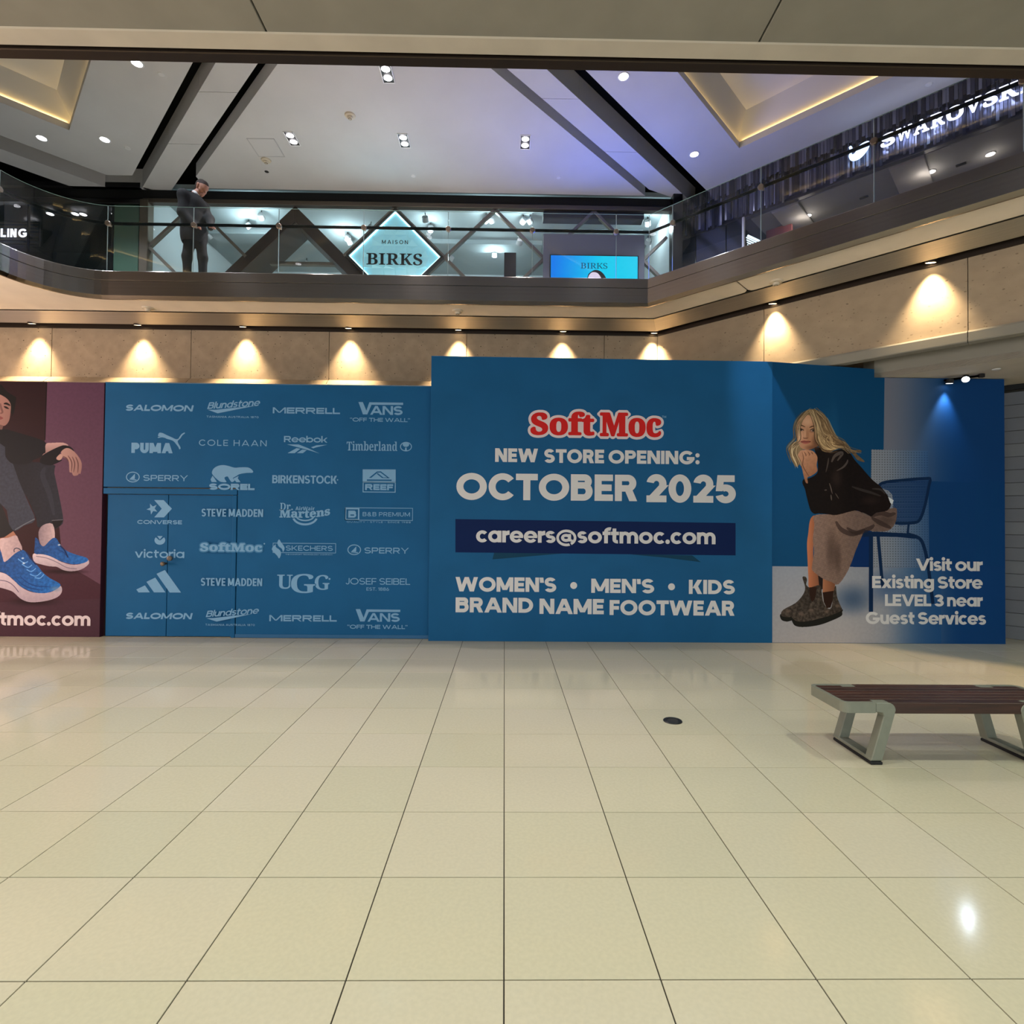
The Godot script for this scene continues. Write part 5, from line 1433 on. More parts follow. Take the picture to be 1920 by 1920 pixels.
func build_jeweller():
	var ZS := -11.7
	var shell := struct("wall_shop", "pale shell of the jeweller's shop behind its glazed front")
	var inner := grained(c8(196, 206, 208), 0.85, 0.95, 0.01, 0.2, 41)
	for q in [[Vector3(-2.1, 7.3, -15.7), Vector3(11.4, 3.2, 0.1)], [Vector3(-7.72, 7.3, -13.75), Vector3(0.1, 3.2, 3.8)], [Vector3(3.62, 7.3, -13.75), Vector3(0.1, 3.2, 3.8)]]:
		var mb := MB.new()
		mb.box(q[0], q[1])
		part("shop_wall", mb, inner, shell)
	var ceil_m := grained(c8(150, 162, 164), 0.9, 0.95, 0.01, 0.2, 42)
	var cm := MB.new()
	cm.box(Vector3(-2.1, 8.87, -13.7), Vector3(11.4, 0.1, 3.9))
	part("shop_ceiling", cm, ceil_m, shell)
	for q in [[-6.0, -13.6, 2.6, 0.5], [-0.6, -13.9, 3.0, 0.45], [2.4, -13.3, 1.8, 0.4]]:     # dropped coffers
		var dm := MB.new()
		dm.box(Vector3(q[0], 8.78, q[1]), Vector3(q[2], 0.14, q[3]), 0.01)
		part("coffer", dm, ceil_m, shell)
	var front := struct("window_1", "glazed shop front with crossing metal bars in diamond lattice")
	var metal := mat(c8(120, 116, 108), 0.35, 0.8)
	var post := MB.new()
	post.box(Vector3(-7.71, 7.1, ZS), Vector3(0.18, 2.82, 0.2), 0.01)
	part("post", post, mat(c8(96, 88, 76), 0.5, 0.5), front)
	var p2 := MB.new()
	p2.box(Vector3(3.64, 7.235, ZS + 0.05), Vector3(0.2, 3.08, 0.3), 0.01)
	part("post", p2, M.blackgloss, front)
	var head := MB.new()
	head.box(Vector3(-2.1, 8.485, ZS + 0.02), Vector3(11.3, 0.09, 0.14), 0.006)
	part("head_rail", head, mat(c8(92, 84, 76), 0.4, 0.7), front)
	var apex := [-6.7, -2.41, -0.26, 1.87]
	var yb := 5.72
	for i in apex.size():
		for sg in [-1.0, 1.0]:
			var mb := MB.new()
			mb.t = Transform3D(Basis(), Vector3(0, 0, ZS))
			var a := Vector2(apex[i], 8.44)
			var l: float = 8.44 - yb
			if i == 0 and sg < 0: l = 0.95
			if i == 0 and sg > 0: l = 1.1
			if i == 1 and sg < 0: l = 1.06
			if i == 3 and sg > 0: l = 1.55
			bar2(mb, a, a + Vector2(sg * l * 1.02, -l), 0.062, -0.04, 0.05)
			part("lattice_bar", mb, metal, front)
	for q in [[Vector2(-7.62, 7.5), Vector2(-6.9, 6.8)], [Vector2(3.45, 7.9), Vector2(2.3, 6.75)]]:
		var mb := MB.new()
		mb.t = Transform3D(Basis(), Vector3(0, 0, ZS))
		bar2(mb, q[0], q[1], 0.062, -0.04, 0.05)
		part("lattice_bar", mb, metal, front)
	var xs := [-7.62, -5.62, -3.47, -1.33, 0.78, 2.97, 3.54]
	for i in xs.size() - 1:
		var g := MB.new()
		g.t = Transform3D(Basis(), Vector3(0, 0, ZS))
		g.quad(Vector3(xs[i] + 0.006, 5.7, 0), Vector3(xs[i + 1] - 0.006, 5.7, 0), Vector3(xs[i + 1] - 0.006, 8.44, 0), Vector3(xs[i] + 0.006, 8.44, 0))
		part("pane", g, M.glass, front)
	# dark portal shaped like an A
	var portal := thing("entrance_portal", "dark brown pitched entrance portal in the jeweller's glazed front", "portal", Vector3(-4.55, 5.69, ZS))
	var brown := grained(c8(46, 36, 30), 0.45, 0.85, 0.02, 0.5, 44)
	for sg in [-1.0, 1.0]:
		var leg := MB.new()
		leg.t = Transform3D(Basis(), Vector3(0, 0, ZS))
		var a := Vector2(-4.55, 8.46); var b := Vector2(-4.55, 8.12)
		var c := Vector2(-4.55 + sg * 1.46, 7.02); var e := Vector2(-4.55 + sg * 1.2, 7.02)
		leg.prism(PackedVector2Array([a, c + Vector2(sg * 1.34, -1.32), e + Vector2(sg * 1.26, -1.32), b]), -0.75, 0.02, 0.008)
		part("leaf_beam", leg, brown, portal)
	var tie := MB.new()
	tie.box(Vector3(-4.55, 7.44, ZS - 0.5), Vector3(1.5, 0.07, 0.1), 0.006)
	part("tie_bar", tie, metal, portal)
	# lit diamond sign
	var sg2 := thing("shop_sign", "glowing pale blue diamond sign with dark lettering in the jeweller's front", "sign", Vector3(-2.39, 7.33, ZS + 0.1))
	var zz := ZS + 0.12
	var face := mat(c8(150, 206, 216), 0.5)
	face.emission_enabled = true; face.emission = c8(120, 200, 220); face.emission_energy_multiplier = 0.34
	var R0 := 0.97
	var tray := MB.new()
	tray.t = Transform3D(Basis(), Vector3(-2.385, 7.345, zz - 0.08))
	tray.prism(PackedVector2Array([Vector2(0, -R0), Vector2(R0, 0), Vector2(0, R0), Vector2(-R0, 0)]), 0.0, 0.05)
	part("back_panel", tray, face, sg2)
	var pyr := MB.new()
	var cell := 0.242
	for i in range(-4, 4):                          # folded facets, each a low pyramid
		for j in range(-4, 4):
			var cx := (i + 0.5) * cell; var cy := (j + 0.5) * cell
			if absf(cx) + absf(cy) > R0 - 0.13: continue
			pyr.t = Transform3D(Basis(), Vector3(-2.385 + cx, 7.345 + cy, zz - 0.03))
			var h := cell / 2
			var pk := Vector3(((i * 7 + j * 3) % 3 - 1) * 0.04, ((i * 5 + j * 11) % 3 - 1) * 0.04, 0.035)
			var cr := [Vector3(-h, -h, 0), Vector3(h, -h, 0), Vector3(h, h, 0), Vector3(-h, h, 0)]
			for k in 4: pyr.tri(cr[k], cr[(k + 1) % 4], pk)
	part("facets", pyr, face, sg2)
	var tube := glow(c8(176, 240, 255), 3.2)
	var cc := Vector2(-2.385, 7.345)
	var dv := [Vector2(0, -1), Vector2(1, 0), Vector2(0, 1), Vector2(-1, 0)]
	for k in 4:
		var ed := MB.new()
		ed.t = Transform3D(Basis(), Vector3(0, 0, zz))
		bar2(ed, cc + dv[k] * (R0 - 0.012), cc + dv[(k + 1) % 4] * (R0 - 0.012), 0.022, -0.03, 0.0)
		part("light_tube", ed, tube, sg2)
		var fr := MB.new()
		fr.t = Transform3D(Basis(), Vector3(0, 0, zz))
		bar2(fr, cc + dv[k] * (R0 + 0.04), cc + dv[(k + 1) % 4] * (R0 + 0.04), 0.05, -0.1, 0.03)
		part("sign_frame", fr, mat(c8(52, 50, 48), 0.4, 0.6), sg2)
	var ink_m := mat(c8(6, 8, 14), 0.5)
	var t1 := MB.new()
	put_tris(t1, fit(type_tris("BIRKS", "Droid Serif", 700), -2.978, -1.795, 7.152, 7.405), zz + 0.02)
	part("lettering", t1, ink_m, sg2)
	var t2 := MB.new()
	word(t2, "MAISON", -2.657, -2.105, 7.604, 0.081, 0.17, 0.42, 0.0, zz + 0.02)
	part("lettering", t2, ink_m, sg2)
	area(sg2, Vector3(0, 0, 0.2), Vector3.BACK, Vector2(1.2, 1.2), M.sign_lamp, M.sign_colour)
	# screen on its grey pier
	var pier := struct("wall_pier", "grey pier carrying the lit advertising screen")
	var pm := MB.new()
	pm.box(Vector3(1.868, 6.8, ZS + 0.03), Vector3(2.18, 2.22, 0.1), 0.006)
	part("pier_panel", pm, mat(c8(112, 116, 126), 0.6), pier)
	var lint := MB.new()
	lint.box(Vector3(1.868, 8.36, ZS - 0.1), Vector3(2.18, 0.14, 0.25), 0.006)
	part("shutter_box", lint, mat(c8(40, 44, 50), 0.5), pier)
	var scr := thing("display_screen", "bright cyan advertising screen with dark lettering on grey pier", "screen", Vector3(1.87, 5.69, ZS + 0.12))
	var bz := MB.new()
	bz.box(Vector3(1.87, 6.595, ZS + 0.107), Vector3(1.9, 1.69, 0.04), 0.008)
	part("bezel", bz, M.blackgloss, scr)
	var gm := mat(c8(8, 30, 40), 0.3)
	var gr := Gradient.new()
	gr.set_color(0, c8(0, 120, 235)); gr.set_color(1, c8(0, 205, 240))
	var gt := GradientTexture2D.new()
	gt.gradient = gr; gt.width = 128; gt.height = 64; gt.fill_from = Vector2(0, 0.3); gt.fill_to = Vector2(0.55, 0.35)
	gm.emission_enabled = true; gm.emission_texture = gt; gm.emission_operator = BaseMaterial3D.EMISSION_OP_MULTIPLY; gm.emission = Color.WHITE; gm.emission_energy_multiplier = 1.0
	var sm := MB.new()
	sm.t = Transform3D(Basis(), Vector3(0, 0, ZS + 0.1285))
	sm.quad(Vector3(0.94, 5.78, 0), Vector3(2.8, 5.78, 0), Vector3(2.8, 7.42, 0), Vector3(0.94, 7.42, 0), Vector2(0, 1), Vector2(1, 1), Vector2(1, 0), Vector2(0, 0))
	part("screen", sm, gm, scr)
	var st := MB.new()
	put_tris(st, fit(type_tris("BIRKS", "Droid Serif", 400), 1.579, 2.150, 7.144, 7.268), ZS + 0.132)
	part("lettering", st, mat(c8(6, 50, 96), 0.5), scr)
	var hd := MB.new()
	hd.flat(smooth(S("167.6,666.9 170.9,687.0 173.1,698.5 176.5,704.9 187.8,711.6 199.3,709.8 208.5,701.3 213.1,690.5 214.4,667.6")), ZS + 0.1305)
	part("portrait", hd, mat(c8(24, 18, 26), 0.5), scr, "dark haired head on the screen")
	var fc := MB.new()
	fc.flat(smooth(S("173.3,667.0 173.1,691.3 177.1,702.0 183.9,706.7 193.6,705.1 200.5,696.6 202.8,687.5 201.8,667.4")), ZS + 0.132)
	var fm := mat(c8(200, 190, 200), 0.6); fm.emission_enabled = true; fm.emission = c8(225, 215, 225); fm.emission_energy_multiplier = 0.6
	part("portrait", fc, fm, scr, "pale face on the screen")
	area(scr, Vector3(0, 0.9, 0.05), Vector3.BACK, Vector2(1.86, 1.6), M.screen_lamp, M.screen_colour)
	var blk := thing("display_screen", "small black standing display between the diamond sign and the lit screen", "screen", Vector3(0.07, 5.69, ZS + 0.3))
	var bm := MB.new()
	bm.box(Vector3(0.0, 1.15, 0), Vector3(0.25, 1.06, 0.05), 0.006)
	lpart("panel", bm, M.blackgloss, blk)
	var bl := MB.new()
	bl.box(Vector3(0, 0.32, 0), Vector3(0.06, 0.6, 0.04), 0.005); bl.box(Vector3(0, 0.012, 0), Vector3(0.3, 0.025, 0.3), 0.005)
	lpart("stand", bl, M.black, blk)
	# ceiling spotlights of the shop: a can on a stem
	var can := mat(c8(150, 150, 150), 0.5)
	var names := ["left of the watching man", "right of the watching man's hip", "left inside the dark portal", "under the portal's tie bar", "above the portal's right foot", "left of the diamond sign", "below the first beside the diamond sign", "right of the diamond sign's top", "below it beside the diamond sign", "at the diamond sign's right corner", "twin of the pair below the second lattice peak", "second of the pair below that peak", "above the small black display", "left of the grey pier", "over the grey pier", "twin over the grey pier", "in the last bay beside the dark post", "above the last of the cyan screen's right edge"]
	var px := [Vector3(-6.118, 8.620, -12.888), Vector3(-7.338, 8.620, -13.413), Vector3(-5.639, 8.620, -12.487), Vector3(-5.434, 8.620, -14.780), Vector3(-3.926, 8.620, -13.384), Vector3(-3.233, 8.620, -12.895), Vector3(-3.925, 8.620, -13.565), Vector3(-1.887, 8.620, -12.486), Vector3(-1.820, 8.620, -12.900), Vector3(-1.482, 8.620, -14.349), Vector3(-0.489, 8.620, -12.466), Vector3(-0.354, 8.620, -12.462), Vector3(-0.323, 8.620, -14.108), Vector3(0.310, 8.620, -13.459), Vector3(0.370, 8.620, -12.486), Vector3(0.529, 8.620, -12.481), Vector3(3.256, 8.620, -12.489), Vector3(3.492, 8.620, -13.333)]
	for i in px.size():
		var o := thing("ceiling_spotlight", "shop ceiling spotlight " + names[i], "spotlight", px[i], "spotlights on the jeweller's ceiling")
		var s := MB.new()
		s.tube(PackedVector3Array([Vector3(0, 0.05, -0.03), Vector3(0, 0.2, -0.03)]), 0.012, 6)
		lpart("stem", s, can, o)
		var tl := Transform3D(Basis(Vector3.RIGHT, 0.75 + 0.2 * (i % 3)) * Basis(Vector3.FORWARD, 0.3 * ((i % 5) - 2)), Vector3(0, 0.05, -0.03))
		var b := MB.new()
		b.t = tl
		b.lathe([Vector2(0.065, -0.05), Vector2(0.07, -0.06), Vector2(0.075, -0.05), Vector2(0.07, 0.06), Vector2(0.0, 0.07)], 14)
		lpart("can", b, can, o)
		var ln := MB.new()
		ln.t = tl
		ln.lathe([Vector2(0.0, -0.05), Vector2(0.066, -0.05)], 14)
		lpart("lens", ln, M.cool, o)
		if i % 2 == 0: omni(o, Vector3(0, -0.12, 0.1), M.shop_lamp, M.shop_colour)

# ---------------------------------------------------------------- shop with a curtain of hanging metal strips on the right
func build_crystal_shop():
	var U := Vector3(0.70711, 0, 0.70711)
	var fr := Transform3D(Basis(U, Vector3.UP, Vector3(-0.70711, 0, 0.70711)), Vector3(3.9, 0, -11.75))     # s along the front, y up, z into the hall
	var sh := struct("wall_shop", "shell of the shop on the right behind the strip curtain")
	var bk := MB.new()
	bk.t = fr
	bk.box(Vector3(4.0, 8.38, -0.12), Vector3(9.0, 0.9, 0.1))
	part("fascia_board", bk, mat(c8(44, 46, 60), 0.4), sh)
	var ic := MB.new()
	ic.t = fr
	ic.box(Vector3(5.3, 7.98, -3.0), Vector3(8.0, 0.1, 5.6))
	part("shop_ceiling", ic, grained(c8(120, 120, 120), 0.8, 0.95, 0.01, 0.2, 51), sh)
	for s in [1.95, 3.9, 6.2]:
		var rb := MB.new()
		rb.t = fr
		rb.box(Vector3(s, 7.915, -2.9), Vector3(0.5, 0.05, 5.4), 0.01)
		part("ceiling_rib", rb, grained(c8(132, 130, 128), 0.8, 0.95, 0.01, 0.2, 52), sh)
	var iw := MB.new()
	iw.t = fr
	iw.box(Vector3(5.3, 6.82, -4.2), Vector3(8.0, 2.24, 0.1))
	part("shop_wall", iw, mat(c8(150, 150, 158), 0.7), sh)
	var red := MB.new()
	red.t = fr
	red.box(Vector3(1.62, 6.81, -0.9), Vector3(0.5, 2.22, 0.08), 0.005)
	part("shop_wall", red, mat(c8(150, 84, 80), 0.6), sh)
	# dark glass panels beside the corner
	var wn := struct("window_2", "dark tinted glass panels under the strip curtain")
	for q in [[-0.25, 0.2], [0.21, 0.86], [0.87, 1.2]]:
		var g := MB.new()
		g.t = fr
		g.box(Vector3((q[0] + q[1]) / 2, 6.81, -0.04), Vector3(q[1] - q[0] - 0.008, 2.22, 0.02), 0.003)
		part("pane", g, mat(c8(40, 44, 54), 0.08, 0.0, 0.6), wn)
	var wp := MB.new()
	wp.t = fr
	wp.box(Vector3(1.225, 6.81, -0.02), Vector3(0.045, 2.22, 0.06), 0.004)
	part("post", wp, mat(c8(190, 190, 196), 0.4), wn)
	var g2 := MB.new()
	g2.t = fr
	g2.quad(Vector3(1.25, 5.7, -0.03), Vector3(8.0, 5.7, -0.03), Vector3(8.0, 7.93, -0.03), Vector3(1.25, 7.93, -0.03))
	part("pane", g2, M.glass, wn)
	# hanging strips
	var cur := thing("strip_curtain", "fringe of hanging polished metal strips with ragged ends above the right shop", "sign", Vector3(3.9, 7.9, -11.75))
	var r := RandomNumberGenerator.new()
	r.seed = 9
	var mats := []
	for k in 4: mats.append(mat([c8(104, 106, 122), c8(78, 80, 96), c8(132, 134, 150), c8(58, 60, 74)][k], [0.22, 0.3, 0.18, 0.35][k], 0.9))
	var s := -0.2
	while s < 7.2:
		var w := rnd(r, 0.032, 0.052)
		var bot := 7.95 + rnd(r, -0.035, 0.06)
		var mb := MB.new()
		mb.t = fr * Transform3D(Basis(Vector3.UP, rnd(r, -0.25, 0.25)), Vector3(s + w / 2, 0, rnd(r, -0.03, 0.0)))
		mb.box(Vector3(0, (8.745 + bot) / 2, 0), Vector3(w * 0.9, 8.745 - bot, 0.006), 0.0015)
		part("strip", mb, mats[r.randi() % 4], cur)
		s += w
	s = -0.2
	while s < 7.2:
		var w := rnd(r, 0.036, 0.058)
		var bot := 8.48 + rnd(r, -0.03, 0.035)
		var mb := MB.new()
		mb.t = fr * Transform3D(Basis(Vector3.UP, rnd(r, -0.2, 0.2)), Vector3(s + w / 2, 0, 0.055 + rnd(r, -0.012, 0.012)))
		mb.box(Vector3(0, (8.745 + bot) / 2, 0), Vector3(w * 0.9, 8.745 - bot, 0.006), 0.0015)
		part("strip", mb, mats[r.randi() % 4], cur)
		s += w
	# illuminated letters and swan emblem
	var sg := thing("shop_sign", "white illuminated lettering and bird emblem fixed to the hanging metal strips", "sign", Vector3(3.9, 8.15, -11.75))
	var lit := glow(c8(226, 234, 255), 2.2)
	var word9 := "SWAROVSKI"
	var ls := [3.579, 3.799, 4.035, 4.261, 4.459, 4.691, 4.903, 5.088, 5.327, 5.425]
	for i in 9:
		var tri2 := type_tris(word9[i], "Droid Serif", 700)
		var wd: float = ls[i + 1] - ls[i]
		var f := fit(tri2, ls[i] + wd * 0.03, ls[i + 1] - wd * 0.06, 8.152, 8.357)
		var mb := MB.new()
		mb.t = fr
		put_tris(mb, f, 0.125)
		var seen := {}
		for a in range(0, f.size(), 3):
			for k in 3:
				var p := f[a + k]; var q := f[a + (k + 1) % 3]
				if seen.has([q, p]): seen.erase([q, p])
				else: seen[[p, q]] = true
		for e in seen: mb.quad(Vector3(e[0].x, e[0].y, 0.09), Vector3(e[1].x, e[1].y, 0.09), Vector3(e[1].x, e[1].y, 0.125), Vector3(e[0].x, e[0].y, 0.125))
		part("letter", mb, lit, sg)
	var sw := MB.new()
	sw.t = fr
	sw.prism(smooth(S("311.4,837.8 314.2,839.9 316.4,836.2 315.1,830.1 316.6,823.5 321.3,825.0 325.8,832.8 333.5,836.3 341.8,835.2 341.1,825.9 335.2,817.8 327.4,812.5 318.5,812.3 313.0,816.6 311.4,823.8 313.7,830.3"), true, 3), 0.09, 0.125)
	part("bird_emblem", sw, glow(c8(190, 220, 255), 2.2), sg)
	for q in [3.3, 4.2, 5.0, 5.6]:
		omni(sg, fr * Vector3(q, 8.25, 0.3) - Vector3(3.9, 8.15, -11.75), M.letter_lamp, M.letter_colour, 0.1)
	# lights of the interior
	var nm := ["left of the pair inside the right shop near the red wall", "right of the pair inside the right shop near the red wall", "left of the pair inside the right shop under the sign's middle letters", "right of the pair inside the right shop under the sign's middle letters", "inside the right shop under the sign's last letters"]
	var px := [Vector3(5.883, 7.920, -10.791), Vector3(6.032, 7.920, -10.787), Vector3(7.266, 7.920, -9.378), Vector3(7.414, 7.920, -9.374), Vector3(8.034, 7.920, -8.897)]
	for i in px.size():
		var o := thing("downlight", "round recessed downlight " + nm[i], "downlight", px[i], "downlights in the right shop")
		downlight_parts(o, 0.055, M.cool)
		omni(o, Vector3(0, -0.15, 0), M.crystal_lamp, Color(1, 0.95, 0.9), 0.05)
	for q in [[Vector3(5.694, 7.925, -11.225), "near the red wall"], [Vector3(6.748, 7.925, -10.159), "under the bird emblem"], [Vector3(7.771, 7.925, -9.171), "under the fifth letter"]]:
		var o := thing("air_slot", "small dark air slot in the right shop's ceiling " + q[1], "vent", q[0])
		var mb := MB.new()
		mb.t = Transform3D(fr.basis, Vector3.ZERO)
		mb.box(Vector3(0, -0.004, 0), Vector3(0.14, 0.012, 0.07), 0.003)
		lpart("slot", mb, M.black, o)
	var dsp := thing("display_case", "slanted white lit display edge glimpsed beside the red wall", "display", Vector3(5.603, 8.209, -12.247))
	var dm := MB.new()
	dm.t = Transform3D(fr.basis * Basis(Vector3.BACK, -0.7), Vector3.ZERO)
	dm.box(Vector3(0, 0, 0), Vector3(0.34, 0.04, 0.05), 0.005)
	for k in 5: dm.box(Vector3(-0.02 + k * 0.02, -0.045 - k * 0.04, 0), Vector3(0.3 - k * 0.05, 0.018, 0.05), 0.003)
	lpart("lit_edge", dm, glow(c8(220, 240, 250), 1.6), dsp)

# ---------------------------------------------------------------- dark shop on the left
func build_watch_shop():
	var ZS := -11.7
	var sh := struct("wall_shop", "dark shell of the closed shop on the left")
	var dark := mat(c8(28, 28, 30), 0.6)
	for q in [[Vector3(-11.3, 7.25, -14.6), Vector3(7.0, 3.1, 0.1)], [Vector3(-11.3, 8.8, -13.1), Vector3(7.0, 0.1, 3.0)]]:
		var mb := MB.new()
		mb.box(q[0], q[1])
		part("shop_wall", mb, dark, sh)
	var wn := struct("window_3", "dark shop glazing with one frosted green panel")
	var head := MB.new()
	head.box(Vector3(-11.0, 8.47, ZS), Vector3(6.4, 0.1, 0.14), 0.006)
	part("head_rail", head, M.blackgloss, wn)
	for q in [[-14.4, -11.9], [-11.89, -10.2], [-10.19, -8.42]]:
		var g := MB.new()
		g.box(Vector3((q[0] + q[1]) / 2, 7.06, ZS), Vector3(q[1] - q[0] - 0.01, 2.72, 0.012))
		part("pane", g, glassy(c8(20, 26, 26), 0.3), wn)
		var p := MB.new()
		p.box(Vector3(q[1], 7.06, ZS), Vector3(0.03, 2.72, 0.05), 0.003)
		part("mullion", p, M.blackgloss, wn)
	var gp := MB.new()
	gp.box(Vector3(-8.13, 7.06, ZS), Vector3(0.52, 2.72, 0.02), 0.003)
	part("green_pane", gp, mat(c8(74, 104, 88), 0.3), wn, "frosted dark green glass panel")
	var sg := thing("shop_sign", "white illuminated watch shop lettering on a dark slatted board at the left edge", "sign", Vector3(-11.4, 7.9, -12.2))
	var bd := MB.new()
	bd.box(Vector3(-11.95, 8.06, -12.28), Vector3(3.0, 0.56, 0.04), 0.004)
	part("board", bd, M.black, sg)
	for k in 7:
		var sl := MB.new()
		sl.box(Vector3(-11.95, 7.83 + k * 0.076, -12.25), Vector3(2.96, 0.016, 0.03), 0.003)
		part("slat", sl, mat(c8(92, 72, 46), 0.4, 0.5), sg)
	var lit := glow(c8(240, 244, 255), 4.0)
	var xs := [-12.065, -11.902, -11.738, -11.575, -11.481, -11.306, -11.247, -11.101, -11.037, -10.861]
	var ends := [-11.937, -11.773, -11.621, -11.528, -11.329, -11.277, -11.130, -11.060, -10.896, -10.656]
	var tx := "BREITLING"
	var xi := [0, 1, 2, 3, 4, 6, 7, 8, 9]
	for i in 9:
		var k: int = xi[i]
		var mb := MB.new()
		var cap := 0.19
		word(mb, tx[i], xs[k], ends[k], 7.945, cap, 0.25 if tx[i] != "I" else (ends[k] - xs[k]) / cap, 0.05, 0.0, -12.2)
		part("letter", mb, lit, sg)
	omni(sg, Vector3(-0.4, 0.15, 0.3), 0.5, Color(0.8, 0.9, 1), 0.1)
	var nm := ["above the lettering", "beside the first above the lettering", "right of the lettering's end", "left of the pair above the dark panes", "right of the pair above the dark panes", "above the frosted green panel"]
	var px := [Vector3(-11.349, 8.680, -12.993), Vector3(-11.175, 8.680, -12.964), Vector3(-10.470, 8.680, -12.562), Vector3(-9.889, 8.680, -12.544), Vector3(-9.720, 8.680, -12.561), Vector3(-8.978, 8.680, -12.539)]
	for i in px.size():
		var o := thing("downlight", "round downlight inside the dark left shop " + nm[i], "downlight", px[i], "downlights in the dark shop")
		downlight_parts(o, 0.07, M.cool)

# ---------------------------------------------------------------- corridor under the right arm
func build_corridor():
	var b := struct("bulkhead", "grey painted bulkhead under the right arm of the balcony")
	var face := MB.new()
	face.sweep(PackedVector2Array([Vector2(5.5, -8.05), Vector2(10.5, -3.05)]), S("0,391 0,450"))
	part("bulkhead_face", face, M.plaster_dark, b)
	var cl := struct("ceiling", "flat pale corridor ceiling meeting the top of the hoarding")
	var mb := MB.new()
	slabpoly(mb, S("550,-805 1050,-305 1440,-305 1440,-1000 760,-1000 550,-812"), 3.912, 0.08)
	part("ceiling_board", mb, M.plaster, cl)
	var end := MB.new()
	end.quad(Vector3(5.5, 3.91, -8.3), Vector3(5.5, 3.91, -8.05), Vector3(5.5, 4.7, -8.05), Vector3(5.5, 4.7, -8.3))
	part("bulkhead_end", end, M.plaster_dark, b)
	# wall of long pale tiles behind the hoarding's end
	var w := struct("wall_corridor", "corridor wall of long stacked pale tiles with thin joints")
	var back := MB.new()
	back.sweep(PackedVector2Array([Vector2(7.2, -8.95), Vector2(12.5, -3.65)]), S("0,0 0,386"))
	part("backing", back, M.grout, w)
	var r := RandomNumberGenerator.new()
	r.seed = 15
	var tile_m := [grained(c8(118, 120, 126), 0.45, 0.93, 0.02, 0.4, 61), grained(c8(110, 112, 120), 0.45, 0.93, 0.02, 0.4, 62)]
	for row in 19:
		for col in 3:
			var t := MB.new()
			t.t = Transform3D(Basis(Vector3(0.70711, 0, 0.70711), Vector3.UP, Vector3(-0.70711, 0, 0.70711)), Vector3(7.2, 0, -8.95))
			var sx := -0.4 + col * 1.2
			t.box(Vector3(sx + 0.6, 0.1 + row * 0.2, 0.012), Vector3(1.196, 0.194, 0.02), 0.002)
			part("tile", t, tile_m[r.randi() % 2], w)
	var slot := MB.new()
	slot.sweep(PackedVector2Array([Vector2(7.2, -8.95), Vector2(12.5, -3.65)]), S("1,383 6,383 6,391"))
	part("shadow_gap", slot, M.black, w)
	var g := thing("display_totem", "tall dark green panel standing beside the hoarding's right end", "panel", Vector3(8.5, 0, -6.9))
	var gm := MB.new()
	gm.t = Transform3D(Basis(Vector3.UP, -0.6), Vector3.ZERO)
	gm.box(Vector3(0.0, 1.36, 0), Vector3(0.9, 2.64, 0.12), 0.01)
	lpart("panel", gm, mat(c8(14, 52, 40), 0.4), g)
	var gf := MB.new()
	gf.t = gm.t
	gf.box(Vector3(0.0, 0.02, 0), Vector3(0.9, 0.04, 0.2), 0.006)
	lpart("foot", gf, M.black, g)

# ---------------------------------------------------------------- small fittings
func downlight_parts(o: Node3D, rad: float, lens: Material, trim: Material = null):
	var t := MB.new()
	t.lathe([Vector2(rad, 0.012), Vector2(rad, -0.004), Vector2(rad * 1.22, -0.007), Vector2(rad * 1.3, 0.0), Vector2(rad * 1.3, 0.01)], 22)
	lpart("trim_ring", t, trim if trim else M.white_trim, o)
	var l := MB.new()
	l.lathe([Vector2(0.0, -0.003), Vector2(rad, -0.003)], 22)
	lpart("lens", l, lens, o)

